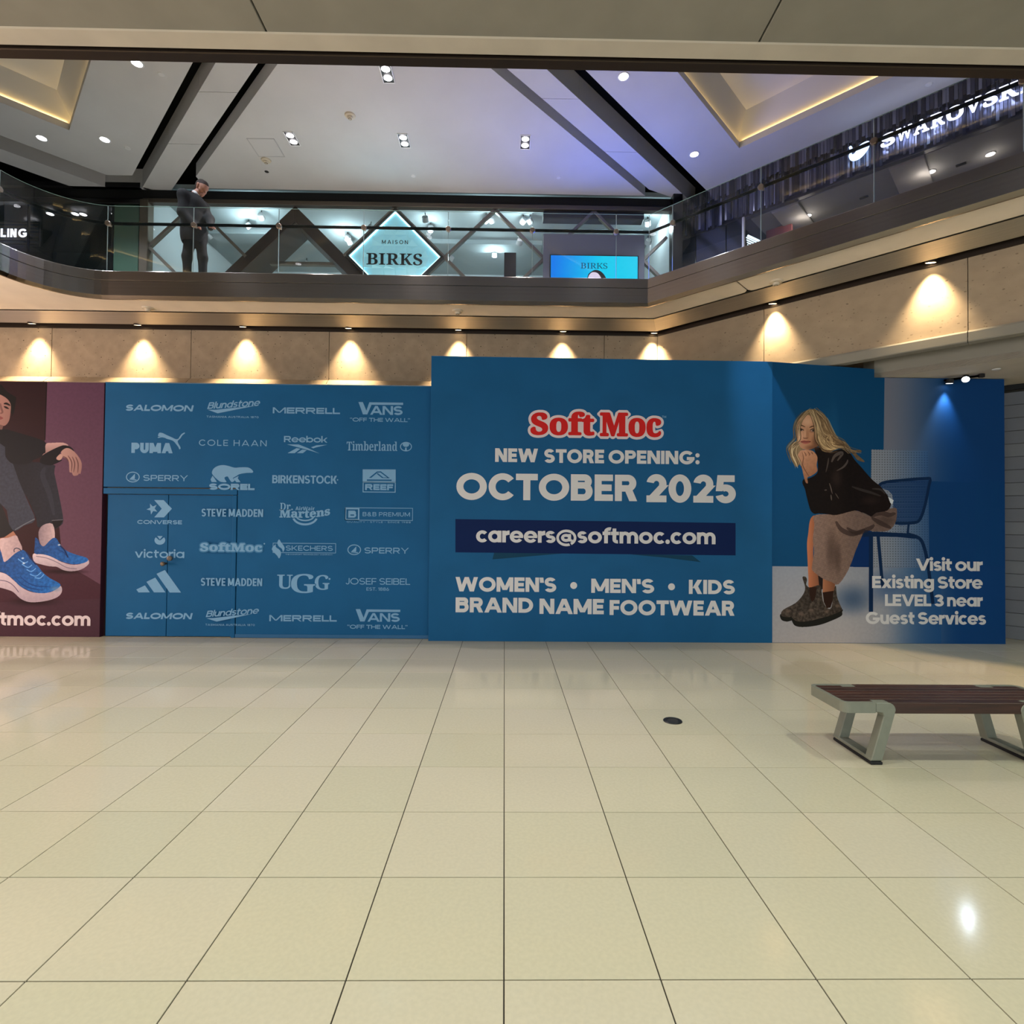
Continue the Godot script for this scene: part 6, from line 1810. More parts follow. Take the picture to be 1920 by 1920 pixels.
func build_railing():
	var pl := edge_plan(1.09)
	# station list along the plan, by length
	var cum := [0.0]
	for i in pl.size() - 1: cum.append(cum[i] + pl[i].distance_to(pl[i + 1]))
	var corner := 0
	for i in pl.size():
		if pl[i].x > 0 and corner == 0: corner = i
	var at := func(s: float) -> Vector2:
		for i in pl.size() - 1:
			if s <= cum[i + 1] or i == pl.size() - 2: return pl[i].lerp(pl[i + 1], (s - cum[i]) / (cum[i + 1] - cum[i]))
		return pl[0]
	var L: float = cum[corner]
	var joints := []
	var back: float = L - (1.947 - 1.494) * 1.21
	for k in range(9, -1, -1):
		if back - k * 1.388 > 0.0: joints.append(back - k * 1.388)
	joints.append(L)
	for k in 5: joints.append(L + 0.42 + k * 1.37)
	var root := thing("balustrade", "frameless glass balustrade with slim steel handrail along the far balcony edge", "railing", Vector3(0, 5.66, -8.95))
	for i in joints.size() - 1:
		var a: float = joints[i] + 0.006; var b: float = joints[i + 1] - 0.006
		var pp := PackedVector2Array([at.call(a)])
		for k in pl.size():
			if cum[k] > a + 0.01 and cum[k] < b - 0.01: pp.append(pl[k])
		pp.append(at.call(b))
		var g := MB.new()
		g.sweep(pp, S("0,565.8 0,683.2"))
		part("glass_pane", g, M.glass, root)
		var e := MB.new()
		e.sweep(pp, S("-0.4,683.2 0.4,683.2 0.4,683.7 -0.4,683.7"), true)
		part("pane_edge", e, M.glass_edge, root)
		var ve := MB.new()
		var pb: Vector2 = at.call(joints[i + 1])
		ve.box(Vector3(pb.x, 6.245, pb.y), Vector3(0.009, 1.17, 0.009))
		part("pane_edge", ve, mat(c8(150, 165, 165), 0.15), root)
	var rail := PackedVector3Array()
	for q in edge_plan(1.005): rail.append(Vector3(q.x, 6.59, q.y))
	var rm := MB.new()
	rm.tube(rail, 0.024, 10)
	part("handrail", rm, M.satin, root)
	for i in joints.size():
		if i == joints.size() - 1 or absf(joints[i] - L) < 0.01: continue
		var p: Vector2 = at.call(joints[i])
		var q: Vector2 = at.call(joints[i] + 0.02)
		var d := (q - p).normalized()
		var out := Vector3(-d.y, 0, d.x)
		var c := MB.new()
		c.t = Transform3D(Basis(Vector3(d.x, 0, d.y), out, Vector3(d.x, 0, d.y).cross(out)), Vector3(p.x, 6.545, p.y))
		c.lathe([Vector2(0.0, -0.085), Vector2(0.016, -0.085), Vector2(0.016, -0.03), Vector2(0.044, -0.02), Vector2(0.044, 0.014), Vector2(0.036, 0.022), Vector2(0.0, 0.022)].map(func(v): return Vector2(v.x, v.y)), 16)
		part("clamp", c, mat(c8(140, 126, 112), 0.4, 0.8), root)

func build_bench():
	var o := thing("bench", "low bench of brown timber slats on a grey-green metal loop frame", "bench", Vector3(3.32, 0, -4.19))
	var fm := grained(c8(124, 126, 112), 0.5, 0.95, 0.05, 1.0, 71)
	var xl := 2.47; var xr := 4.17; var zb := -4.415; var zf := -3.955; var top := 0.45
	for sg in [-1.0, 1.0]:
		var X := func(d: float) -> float: return 3.32 + sg * (0.85 - d)      # d = distance in from the end
		var fr := MB.new()
		# end bar with rounded corners running on to the long sides
		var path := PackedVector2Array()
		var inner := PackedVector2Array()
		var t := 0.03
		var rr := 0.06
		for c in [[zb, 1], [zf, -1]]:
			var zc: float = c[0] + c[1] * rr
			var seg := []
			for k in 7:
				var a := PI / 2 * k / 6.0
				seg.append([rr - rr * sin(a), zc - c[1] * rr * cos(a), rr - (rr - t) * sin(a), zc - c[1] * (rr - t) * cos(a)])
			if c[1] == -1: seg.reverse()
			if c[1] == 1:
				path.append(Vector2(0.239, zb)); inner.append(Vector2(0.239, zb + t))
			for s in seg:
				path.append(Vector2(s[0], s[1])); inner.append(Vector2(s[2], s[3]))
			if c[1] == -1:
				path.append(Vector2(0.239, zf)); inner.append(Vector2(0.239, zf - t))
		for i in path.size() - 1:
			var a := path[i]; var b := path[i + 1]; var c := inner[i + 1]; var e := inner[i]
			var lo := top - 0.075
			var q := [Vector3(X.call(a.x), 0, a.y), Vector3(X.call(b.x), 0, b.y), Vector3(X.call(c.x), 0, c.y), Vector3(X.call(e.x), 0, e.y)]
			var ut := Vector3.UP * top; var ul := Vector3.UP * lo
			if sg < 0:
				fr.quad(q[0] + ul, q[1] + ul, q[1] + ut, q[0] + ut); fr.quad(q[2] + ul, q[3] + ul, q[3] + ut, q[2] + ut)
				fr.quad(q[0] + ut, q[1] + ut, q[2] + ut, q[3] + ut); fr.quad(q[3] + ul, q[2] + ul, q[1] + ul, q[0] + ul)
			else:
				fr.quad(q[1] + ul, q[0] + ul, q[0] + ut, q[1] + ut); fr.quad(q[3] + ul, q[2] + ul, q[2] + ut, q[3] + ut)
				fr.quad(q[1] + ut, q[0] + ut, q[3] + ut, q[2] + ut); fr.quad(q[2] + ul, q[3] + ul, q[0] + ul, q[1] + ul)
		part("frame", fr, fm, o)
		# loop leg: a slanted leg at front and back joined by a skid, rounded at the turns
		for z in [zf - 0.035, zb + 0.035]:
			var lg := MB.new()
			var pts := PackedVector2Array()
			for k in 6:       # rounded outer shoulder
				var a := PI / 2 * k / 5.0
				pts.append(Vector2(X.call(0.335 + 0.055 * sin(a)), top - 0.001 - 0.055 * (1 - cos(a))))
			pts.append(Vector2(X.call(0.29), 0.03)); pts.append(Vector2(X.call(0.205), 0.03)); pts.append(Vector2(X.call(0.30), top - 0.1)); pts.append(Vector2(X.call(0.29), top - 0.075)); pts.append(Vector2(X.call(0.24), top - 0.07)); pts.append(Vector2(X.call(0.24), top - 0.001))
			lg.t = Transform3D(Basis(), Vector3(0, 0, z))
			lg.prism(pts, -0.035, 0.035, 0.006)
			part("leg", lg, fm, o)
		var sk := MB.new()
		sk.box(Vector3(X.call(0.2475), 0.035, (zb + zf) / 2), Vector3(0.085, 0.026, zf - zb - 0.02), 0.006)
		part("skid", sk, fm, o)
		var ft := MB.new()
		ft.box(Vector3(X.call(0.2475), 0.011, (zb + zf) / 2), Vector3(0.088, 0.022, zf - zb), 0.005)
		part("foot_pad", ft, M.black, o)
	var r := RandomNumberGenerator.new()
	r.seed = 33
	var wood := [timber(c8(78, 40, 24), 1), timber(c8(68, 34, 20), 2), timber(c8(86, 44, 26), 3)]
	for k in 6:
		var s := MB.new()
		var w := 0.056
		var z: float = zb + 0.035 + w / 2 + k * (w + 0.011)
		if k == 5:      # deep front board
			s.box(Vector3(3.32, top - 0.041, zf - 0.02), Vector3(1.02, 0.08, 0.03), 0.005)
			part("front_board", s, wood[1], o)
			s = MB.new()
		s.box(Vector3(3.32, top - 0.018, z), Vector3(1.63, 0.03, w), 0.004)
		part("slat", s, wood[r.randi() % 3], o)
	var bb := MB.new()
	bb.box(Vector3(3.32, top - 0.041, zb + 0.018), Vector3(1.0, 0.08, 0.036), 0.005)
	part("back_board", bb, wood[0], o)

func timber(c: Color, sd: int) -> StandardMaterial3D:
	var m := mat(c, 0.45)
	var f := FastNoiseLite.new()
	f.seed = sd; f.frequency = 0.03
	var im := Image.create(256, 256, false, Image.FORMAT_RGB8)
	for y in 256:
		for x in 256:
			var k := 0.78 + 0.32 * f.get_noise_2d(x * 0.25, y * 5.0) + 0.08 * f.get_noise_2d(x * 2.0, y * 20.0)
			im.set_pixel(x, y, Color(k, k, k))
	m.albedo_texture = ImageTexture.create_from_image(im)
	m.uv1_triplanar = true; m.uv1_scale = Vector3(1.0, 2.0, 2.0)
	return m

# ---------------------------------------------------------------- the man on the upper level: distance fields meshed by surface nets
class Field:
	var cell: float
	var o: Vector3
	var n: Vector3i
	var f := PackedFloat32Array()
	var kk: float
	func _init(lo: Vector3, hi: Vector3, c: float, blend: float):
		cell = c; o = lo; kk = 1.0 / blend
		n = Vector3i(((hi - lo) / c).ceil()) + Vector3i.ONE
		f.resize(n.x * n.y * n.z); f.fill(0.0)
	func bone(a: Vector3, b: Vector3, ra: float, rb: float, flatten := Vector3.ONE):
		var m := maxf(ra, rb) + 5.0 / kk
		var lo := Vector3i(((a.min(b) - Vector3.ONE * m * 1.3 - o) / cell).floor()).clamp(Vector3i.ZERO, n - Vector3i.ONE)
		var hi := Vector3i(((a.max(b) + Vector3.ONE * m * 1.3 - o) / cell).ceil()).clamp(Vector3i.ZERO, n - Vector3i.ONE)
		var ab := (b - a) / flatten
		var l2 := maxf(ab.length_squared(), 1e-9)
		for z in range(lo.z, hi.z + 1):
			for y in range(lo.y, hi.y + 1):
				var i := (z * n.y + y) * n.x + lo.x
				for x in range(lo.x, hi.x + 1):
					var p := (o + Vector3(x, y, z) * cell - a) / flatten
					var t := clampf(p.dot(ab) / l2, 0.0, 1.0)
					var d := (p - ab * t).length() - lerpf(ra, rb, t)
					if d < m: f[i] += exp(-d * kk)
					i += 1
	func val(i: int) -> float: return 1.0 if f[i] <= 1e-12 else -log(f[i]) / kk
	func mesh_into(mb: MB, clip = null):
		var id := {}
		var pos := PackedVector3Array()
		var sx := 1; var sy := n.x; var sz := n.x * n.y
		for z in n.z - 1:
			for y in n.y - 1:
				var i := (z * n.y + y) * n.x
				for x in n.x - 1:
					if f[i] == 0.0 and f[i + sx] == 0.0 and f[i + sy] == 0.0 and f[i + sz + sy + sx] == 0.0:
						i += 1
						continue
					var vs := [val(i), val(i + 1), val(i + sy), val(i + sy + 1), val(i + sz), val(i + sz + 1), val(i + sz + sy), val(i + sz + sy + 1)]
					var ins := 0
					for k in 8:
						if vs[k] < 0.0: ins += 1
					if ins > 0 and ins < 8:
						var acc := Vector3.ZERO
						var cnt := 0
						for e in [[0, 1], [2, 3], [4, 5], [6, 7], [0, 2], [1, 3], [4, 6], [5, 7], [0, 4], [1, 5], [2, 6], [3, 7]]:
							var va: float = vs[e[0]]; var vb: float = vs[e[1]]
							if (va < 0.0) != (vb < 0.0):
								var t := va / (va - vb)
								var pa := Vector3(e[0] & 1, (e[0] >> 1) & 1, e[0] >> 2); var pb := Vector3(e[1] & 1, (e[1] >> 1) & 1, e[1] >> 2)
								acc += pa.lerp(pb, t); cnt += 1
						id[i] = pos.size()
						pos.append(o + (Vector3(x, y, z) + acc / cnt) * cell)
					i += 1
		var nor := PackedVector3Array()
		nor.resize(pos.size())
		var faces := PackedInt32Array()
		for i in id:
			var st := [sx, sy, sz]
			for ax in 3:
				var u: int = st[(ax + 1) % 3]; var v: int = st[(ax + 2) % 3]
				var j: int = i + st[ax]
				if not (id.has(i - u) and id.has(i - v) and id.has(i - u - v)): continue
				var a := val(i); var b := val(j)
				if (a < 0.0) == (b < 0.0): continue
				var q := [id[i], id[i - u], id[i - u - v], id[i - v]]
				if a < 0.0: faces.append_array(PackedInt32Array([q[0], q[1], q[2], q[0], q[2], q[3]]))
				else: faces.append_array(PackedInt32Array([q[0], q[2], q[1], q[0], q[3], q[2]]))
		for k in range(0, faces.size(), 3):
			var m := (pos[faces[k + 1]] - pos[faces[k]]).cross(pos[faces[k + 2]] - pos[faces[k]])
			for j in 3: nor[faces[k + j]] += m
		for k in range(0, faces.size(), 3):
			if clip != null and not clip.call(pos[faces[k]]): continue
			for j in [0, 2, 1]: mb.put(pos[faces[k + j]], nor[faces[k + j]])

func build_person():
	# local axes: x right, y up from the upper floor, z towards the hall; he faces right and a little towards the rail, head bowed
	var at := Vector3(-5.36, 5.69, -9.4)
	var o := thing("person", "man in a black suit and white collar looking down at the balcony handrail", "person", at)
	o.scale = Vector3.ONE * 1.06
	var hipL := Vector3(-0.07, 0.93, -0.02); var hipR := Vector3(0.06, 0.93, 0.0)
	var kneL := Vector3(-0.115, 0.5, 0.02); var kneR := Vector3(0.125, 0.5, 0.0)
	var ankL := Vector3(-0.135, 0.09, -0.04); var ankR := Vector3(0.125, 0.09, -0.02)
	var chest := Vector3(-0.06, 1.34, 0.0); var neck := Vector3(0.0, 1.53, 0.0); var head := Vector3(0.085, 1.635, 0.0)
	var shF := Vector3(-0.1, 1.42, 0.17); var shB := Vector3(0.03, 1.42, -0.17)
	var elF := Vector3(-0.1, 1.12, 0.2); var wrF := Vector3(0.08, 0.93, 0.17)
	var elB := Vector3(0.19, 1.16, -0.02); var wrB := Vector3(0.27, 0.93, 0.24)
	elB = Vector3(0.22, 1.14, -0.02); wrB = Vector3(0.335, 0.9, 0.17)
	var body := Field.new(Vector3(-0.4, -0.02, -0.42), Vector3(0.5, 1.85, 0.52), 0.014, 0.018)
	for b in [[hipL, kneL, 0.075, 0.05], [kneL, ankL, 0.048, 0.035], [hipR, kneR, 0.075, 0.05], [kneR, ankR, 0.048, 0.035], [Vector3(0, 0.95, 0), chest, 0.13, 0.14], [chest, neck, 0.1, 0.055], [neck, head - Vector3(0, 0.03, 0), 0.055, 0.055], [shF, elF, 0.045, 0.038], [elF, wrF, 0.036, 0.028], [shB, elB, 0.045, 0.038], [elB, wrB, 0.036, 0.028], [shF, shB, 0.06, 0.06], [ankL, ankL + Vector3(0.14, -0.05, 0.05), 0.035, 0.03], [ankR, ankR + Vector3(0.14, -0.05, 0.05), 0.035, 0.03]]:
		body.bone(b[0], b[1], b[2], b[3])
	var bm := MB.new()
	body.mesh_into(bm)
	# head on a fine grid: skull, brow, nose, jaw, chin, ears; tilted down to the right
	var hf := Field.new(Vector3(-0.16, -0.2, -0.14), Vector3(0.17, 0.18, 0.14), 0.0045, 0.008)
	hf.bone(Vector3(-0.025, 0.035, 0), Vector3(0.03, 0.04, 0), 0.088, 0.08, Vector3(1, 1, 0.86))
	hf.bone(Vector3(0.03, -0.02, 0), Vector3(0.062, -0.09, 0), 0.06, 0.034, Vector3(1, 1, 0.9))
	hf.bone(Vector3(0.085, 0.02, 0), Vector3(0.118, -0.022, 0), 0.008, 0.014)
	hf.bone(Vector3(0.088, 0.03, 0.032), Vector3(0.088, 0.03, -0.032), 0.012, 0.012)
	hf.bone(Vector3(0.094, -0.06, 0.016), Vector3(0.094, -0.06, -0.016), 0.009, 0.009)
	hf.bone(Vector3(0.092, -0.074, 0.013), Vector3(0.092, -0.074, -0.013), 0.009, 0.009)
	hf.bone(Vector3(-0.01, -0.05, 0), Vector3(-0.05, -0.16, 0), 0.055, 0.052)
	for s in [-1.0, 1.0]:
		hf.bone(Vector3(-0.008, 0.03, s * 0.078), Vector3(-0.002, -0.02, s * 0.074), 0.017, 0.01, Vector3(1, 1, 0.5))
		hf.bone(Vector3(0.05, -0.025, s * 0.04), Vector3(0.055, -0.03, s * 0.038), 0.026, 0.024)
	var tilt := Transform3D(Basis(Vector3.UP, -0.35) * Basis(Vector3.BACK, -0.62), head)
	bm.t = tilt
	hf.mesh_into(bm)
	# hands: palm, four fingers over the rail, thumb
	for hd in [[wrB, Vector3(0.05, -0.01, 0.06), 1.0], [wrF, Vector3(0.09, -0.03, 0.03), -1.0]]:
		bm.t = Transform3D()
		var w: Vector3 = hd[0]; var d: Vector3 = (hd[1] as Vector3).normalized()
		var sd := d.cross(Vector3.UP).normalized() * float(hd[2])
		var hg := Field.new(w - Vector3.ONE * 0.12, w + Vector3.ONE * 0.16, 0.0045, 0.004)
		for k in 4:
			var off := sd * (k - 1.5) * 0.019
			var kn := w + d * (0.085 - 0.004 * absf(k - 1.5)) + off
			var ln: float = [0.034, 0.042, 0.04, 0.032][k]
			var m1 := kn + d * ln * 0.9 + Vector3.DOWN * 0.012
			var m2 := m1 + (d * 0.3 + Vector3.DOWN).normalized() * ln * 0.75
			hg.bone(w + off * 0.6, kn, 0.013, 0.0105); hg.bone(kn, m1, 0.0095, 0.0085); hg.bone(m1, m2, 0.0085, 0.007)
		var tb := w + d * 0.025 - sd * 0.03
		hg.bone(w, tb, 0.014, 0.012); hg.bone(tb, tb + d * 0.03 - sd * 0.022 + Vector3.DOWN * 0.01, 0.011, 0.009); hg.bone(tb + d * 0.03 - sd * 0.022 + Vector3.DOWN * 0.01, tb + d * 0.05 - sd * 0.018 + Vector3.DOWN * 0.03, 0.009, 0.0075)
		hg.mesh_into(bm)
	lpart("body", bm, mat(c8(168, 118, 96), 0.6), o)
	var hair := Field.new(Vector3(-0.16, -0.16, -0.14), Vector3(0.17, 0.18, 0.14), 0.006, 0.008)
	hair.bone(Vector3(-0.03, 0.042, 0), Vector3(0.022, 0.05, 0), 0.09, 0.082, Vector3(1, 1, 0.87))
	hair.bone(Vector3(-0.05, 0.0, 0), Vector3(-0.06, -0.05, 0), 0.064, 0.05)
	var hm := MB.new()
	hm.t = tilt
	hair.mesh_into(hm, func(p: Vector3) -> bool: return p.y > 0.055 + p.x * 0.35 or p.x < -0.03 - maxf(0.0, -p.y) * 0.15)
	lpart("hair", hm, mat(c8(44, 30, 24), 0.8), o)
	var jk := Field.new(Vector3(-0.42, 0.6, -0.42), Vector3(0.5, 1.66, 0.52), 0.014, 0.022)
	for b in [[Vector3(-0.02, 0.86, 0), Vector3(-0.04, 1.12, 0), 0.185, 0.165], [Vector3(-0.04, 1.12, 0), chest, 0.165, 0.17], [chest + Vector3(-0.02, 0.04, 0), neck + Vector3(-0.03, -0.06, 0), 0.14, 0.075], [shF, shB, 0.085, 0.085], [shF, elF, 0.072, 0.062], [elF, wrF, 0.06, 0.045], [shB, elB, 0.072, 0.062], [elB, wrB, 0.06, 0.044], [chest, Vector3(0.0, 1.36, 0), 0.16, 0.14], [Vector3(-0.02, 0.8, 0), Vector3(-0.02, 0.9, 0), 0.18, 0.185]]:
		jk.bone(b[0], b[1], b[2], b[3], Vector3(1.0, 1, 1.0))
	var jm := MB.new()
	jk.mesh_into(jm, func(p: Vector3) -> bool: return p.y > 0.72 and not (p.distance_to(wrB) < 0.04 or p.distance_to(wrF) < 0.04))
	lpart("jacket", jm, mat(c8(13, 13, 15), 0.85), o)
	var tf := Field.new(Vector3(-0.35, 0.0, -0.3), Vector3(0.35, 1.05, 0.3), 0.014, 0.018)
	for b in [[hipL, kneL, 0.1, 0.07], [kneL, ankL, 0.068, 0.058], [hipR, kneR, 0.1, 0.07], [kneR, ankR, 0.068, 0.058], [hipL, hipR, 0.12, 0.12]]: tf.bone(b[0], b[1], b[2], b[3])
	var tm := MB.new()
	tf.mesh_into(tm, func(p: Vector3) -> bool: return p.y > 0.06)
	lpart("trousers", tm, mat(c8(10, 10, 12), 0.85), o)
	var cl := MB.new()
	cl.t = Transform3D(Basis(Vector3.BACK, -0.45), neck + Vector3(0.008, 0.008, 0))
	cl.lathe([Vector2(0.068, -0.035), Vector2(0.07, 0.0), Vector2(0.066, 0.022), Vector2(0.06, 0.022), Vector2(0.062, -0.03)], 24)
	lpart("shirt_collar", cl, mat(c8(226, 226, 226), 0.7), o)
	for a in [ankL, ankR]:
		var sf := Field.new(Vector3(-0.35, -0.03, -0.3), Vector3(0.4, 0.25, 0.3), 0.012, 0.012)
		sf.bone(a + Vector3(-0.03, -0.045, 0), a + Vector3(0.15, -0.055, 0.05), 0.045, 0.035); sf.bone(a, a + Vector3(0, -0.03, 0), 0.05, 0.045)
		var sm := MB.new()
		sf.mesh_into(sm)
		lpart("shoe", sm, mat(c8(12, 11, 11), 0.3), o)

# lit shop fronts outside the frame, on the left side of the hall and behind the camera: their light reaches the hoarding, the soffit and the floor
func build_lit_window():
	for q in [["window_4", Vector3(-11.9, 0, -4.2), PI / 2, 7.6, "lit shop front on the left side of the hall", M.window_lamp, M.window_colour], ["window_5", Vector3(0, 0, 6.55), PI, 22.0, "lit shop fronts behind the camera", M.front_lamp, M.front_colour]]:
		var w := struct(q[0], q[4], q[1])
		w.rotation.y = q[2]
		var wd: float = q[3]
		var fr := MB.new()
		for k in [[Vector3(0, 4.0, 0), Vector3(wd, 0.2, 0.14)], [Vector3(0, 0.2, 0), Vector3(wd, 0.4, 0.14)]]: fr.box(k[0], k[1], 0.01)
		var n := int(wd / 2.2) + 1
		for k in n + 1: fr.box(Vector3(-wd / 2 + wd * k / n, 2.1, 0), Vector3(0.08, 3.6, 0.12), 0.006)
		lpart("window_frame", fr, M.bronze, w)
		for k in n:
			var g := MB.new()
			g.box(Vector3(-wd / 2 + wd * (k + 0.5) / n, 2.15, -0.05), Vector3(wd / n - 0.08, 3.5, 0.02))
			lpart("lit_pane", g, glow(q[6], 0.9), w)
		area(w, Vector3(0, 2.15, 0.1), Vector3.BACK, Vector2(wd - 0.1, 3.4), q[5], q[6])

# ---------------------------------------------------------------- lamps, detectors, outlet
func build_fittings():
	# trough downlights: gimbal lamps in the metal trough grazing the concrete
	var tp := [[-8.51, -9.87], [-6.63, -9.87], [-4.76, -9.89], [-2.86, -9.89], [-0.87, -9.90], [1.04, -9.90], [2.71, -9.92], [4.20, -8.51], [5.60, -7.09], [7.02, -5.67]]
	var tl := ["above the seated man on the plum poster", "above the left end of the brand logo board", "above the middle of the brand logo board", "above the right half of the brand logo board", "above the left end of the tall centre board", "above the red logo's right end", "in the trough's corner", "on the right arm above the seated woman's head", "on the right arm above the corridor bulkhead", "on the right arm nearest the hall"]
	for i in tp.size():
		var dir := Vector3(0, -1, -0.06) if i < 7 else Vector3(0.045, -1, -0.045)
		var o := thing("trough_downlight", "small warm trough downlight " + tl[i], "downlight", Vector3(tp[i][0], 5.217, tp[i][1]), "warm downlights in the metal trough")
		var tilt := Transform3D(Basis(Vector3.RIGHT, 0.25), Vector3.ZERO)
		var b := MB.new()
		b.t = tilt
		b.lathe([Vector2(0.056, -0.012), Vector2(0.064, -0.016), Vector2(0.066, -0.01), Vector2(0.06, 0.05), Vector2(0.0, 0.06)], 20)
		lpart("lamp_body", b, M.bronze, o)
		var l := MB.new()
		l.t = tilt
		l.lathe([Vector2(0.0, -0.013), Vector2(0.057, -0.013)], 20)
		lpart("lens", l, M.warm, o)
		spot(o, Vector3(0, -0.05, 0.0), dir, M.trough_lamp, 38.0, M.trough_colour, 0.05, 1.0)
	# wall-washing spot that catches the joint between the two right boards
	# twin recessed spotlights in the high ceiling
	var tw := [[-1.91, -8.5], [-3.98, -10.02], [-1.92, -10.02], [0.32, -10.0], [-1.92, -2.1], [-3.98, -0.6], [0.32, -0.6]]
	var wl := ["just behind the near balcony edge", "above the watching man's right side", "in the middle of the far row", "at the right end of the far row", "over the near side, first", "over the near side on the left", "over the near side on the right"]
	for i in tw.size():
		var o := thing("twin_downlight", "recessed twin downlight in the white ceiling " + wl[i], "downlight", Vector3(tw[i][0], 8.75, tw[i][1]), "twin downlights in the trapezoid panels")
		var f := MB.new()
		for q in [[Vector3(0.09, -0.004, 0), Vector3(0.012, 0.014, 0.38)], [Vector3(-0.09, -0.004, 0), Vector3(0.012, 0.014, 0.38)], [Vector3(0, -0.004, 0.185), Vector3(0.19, 0.014, 0.012)], [Vector3(0, -0.004, -0.185), Vector3(0.19, 0.014, 0.012)]]: f.box(q[0], q[1], 0.002)
		lpart("frame", f, M.white_trim, o)
		var bx := MB.new()
		bx.box(Vector3(0, -0.001, 0), Vector3(0.17, 0.004, 0.36))
		lpart("housing", bx, mat(c8(34, 28, 26), 0.5), o)
		for s in [-0.085, 0.085]:
			var h := MB.new()
			h.t = Transform3D(Basis(Vector3.RIGHT, 0.18), Vector3(0, -0.012, s))
			h.lathe([Vector2(0.0, -0.006), Vector2(0.058, -0.006), Vector2(0.066, 0.0), Vector2(0.066, 0.012)], 18)
			lpart("lamp_head", h, M.cool, o)
		spot(o, Vector3(0, -0.08, 0), Vector3.DOWN, M.twin_lamp, 50.0, M.twin_colour, 0.07, 0.8)
	# rim downlights of the diamonds
	var rp := [[-5.73, -8.4], [-8.63, -10.13], [-7.48, -10.14], [1.81, -8.47], [3.55, -10.25], [2.95, -6.4]]
	var rl := ["in the left diamond beside the near balcony edge", "below the left diamond's light cove, left of two", "below the left diamond's light cove, right of two", "in the right diamond beside the near balcony edge", "in the right diamond left of the light cove's tip", "in the right diamond above the atrium, aimed at the hoarding"]
	for i in rp.size():
		var o := thing("downlight", "small round white downlight " + rl[i], "downlight", Vector3(rp[i][0], 8.75, rp[i][1]), "round downlights in the diamond panels")
		downlight_parts(o, 0.075, M.cool)
		if i == 5: spot(o, Vector3(0, -0.05, 0), Vector3(0.86, -5.0, -1.5), 40.0, 7.0, M.rim_colour, 0.03, 1.0)
		else: spot(o, Vector3(0, -0.05, 0), Vector3.DOWN, M.rim_lamp, 60.0, M.rim_colour, 0.06, 0.8)
	# tray lamps above the bench and its mirror position
	for q in [[3.25, -4.0, "right diamond tray, first of two over the bench"], [3.6, -4.35, "right diamond tray, second of two over the bench"], [-7.4, -5.0, "left diamond tray"]]:
		var o := thing("downlight", "surface spotlight inside the " + q[2], "downlight", Vector3(q[0], 9.35, q[1]))
		downlight_parts(o, 0.07, M.cool)
		spot(o, Vector3(0, -0.05, 0), Vector3.DOWN, M.tray_lamp, 34.0, M.tray_colour, 0.06, 0.5)
	# downlights under the near balcony, above and behind the camera
	var n := 0
	for z in [-2.9, 0.3, 3.4]:
		for x in [-7.6, -3.8, 0.2, 3.9, 7.8]:
			var o := thing("downlight", "round downlight in the near balcony soffit, %s row, %s" % [["front", "middle", "rear"][n / 5], ["far left", "left", "centre", "right", "far right"][n % 5]], "downlight", Vector3(x, 5.319, z), "downlights under the near balcony")
			downlight_parts(o, 0.08, M.warm)
			spot(o, Vector3(0, -0.05, 0), Vector3.DOWN, M.soffit_lamp, 68.0, M.soffit_colour, 0.08, 1.0)
			n += 1
	# track spots on the hoarding's right end
	var tk := thing("track_spotlight", "black bar with two bright spotlights at the top of the right poster", "spotlight", Vector3(6.58, 3.86, -7.8))
	var bar := MB.new()
	bar.tube(PackedVector3Array([Vector3(-0.16, 0.0, -0.09), Vector3(0.2, 0.02, 0.1)]), 0.016, 8)
	lpart("bar", bar, M.black, tk)
	var cap := MB.new()
	cap.box(Vector3(0.22, 0.02, 0.11), Vector3(0.07, 0.05, 0.05), 0.006)
	lpart("driver_box", cap, M.black, tk)
	for q in [[Vector3(-0.1, -0.02, -0.06), Vector3(-0.03, -1, -0.1)], [Vector3(0.06, 0.0, 0.03), Vector3(-0.5, -0.6, 0.55)]]:
		var dr: Vector3 = (q[1] as Vector3).normalized()
		var h := MB.new()
		var bs := Basis(Vector3.RIGHT, Vector3.UP, Vector3.BACK)
		bs = Basis(Quaternion(Vector3.DOWN, dr))
		h.t = Transform3D(bs, q[0])
		h.lathe([Vector2(0.045, -0.03), Vector2(0.05, -0.036), Vector2(0.052, -0.03), Vector2(0.045, 0.03), Vector2(0.0, 0.035)], 18)
		lpart("lamp_head", h, M.black, tk)
		var l := MB.new()
		l.t = h.t
		l.lathe([Vector2(0.0, -0.031), Vector2(0.046, -0.031)], 18)
		lpart("lens", l, glow(c8(235, 245, 255), 5.0), tk)
		spot(tk, q[0] + dr * 0.06, dr, M.track_lamp * (0.25 if dr.z > 0.0 else 1.0), 30.0, M.track_colour, 0.03, 0.9)
	# detectors and sprinklers
	for q in [[-6.11, 5.319, -9.35, "on the cream soffit left above the brand logo board"], [-0.83, 5.319, -9.28, "on the cream soffit above the tall centre board's left part"], [3.98, 5.319, -7.97, "on the right arm's cream soffit"], [-2.74, 8.75, -9.41, "on the white trapezoid ceiling near its middle"], [-4.72, 8.75, -10.64, "on the white trapezoid ceiling beside the access hatch"]]:
		var o := thing("smoke_detector", "round smoke detector " + q[3], "detector", Vector3(q[0], q[1], q[2]))
		var b := MB.new()
		b.lathe([Vector2(0.0, -0.062), Vector2(0.035, -0.062), Vector2(0.045, -0.05), Vector2(0.05, -0.03), Vector2(0.085, -0.02), Vector2(0.095, 0.0)], 22)
		lpart("body", b, mat(c8(206, 196, 176), 0.6), o)
		var c := MB.new()
		c.lathe([Vector2(0.02, -0.068), Vector2(0.03, -0.064), Vector2(0.032, -0.06)], 16)
		lpart("chamber_ring", c, mat(c8(120, 112, 100), 0.6), o)
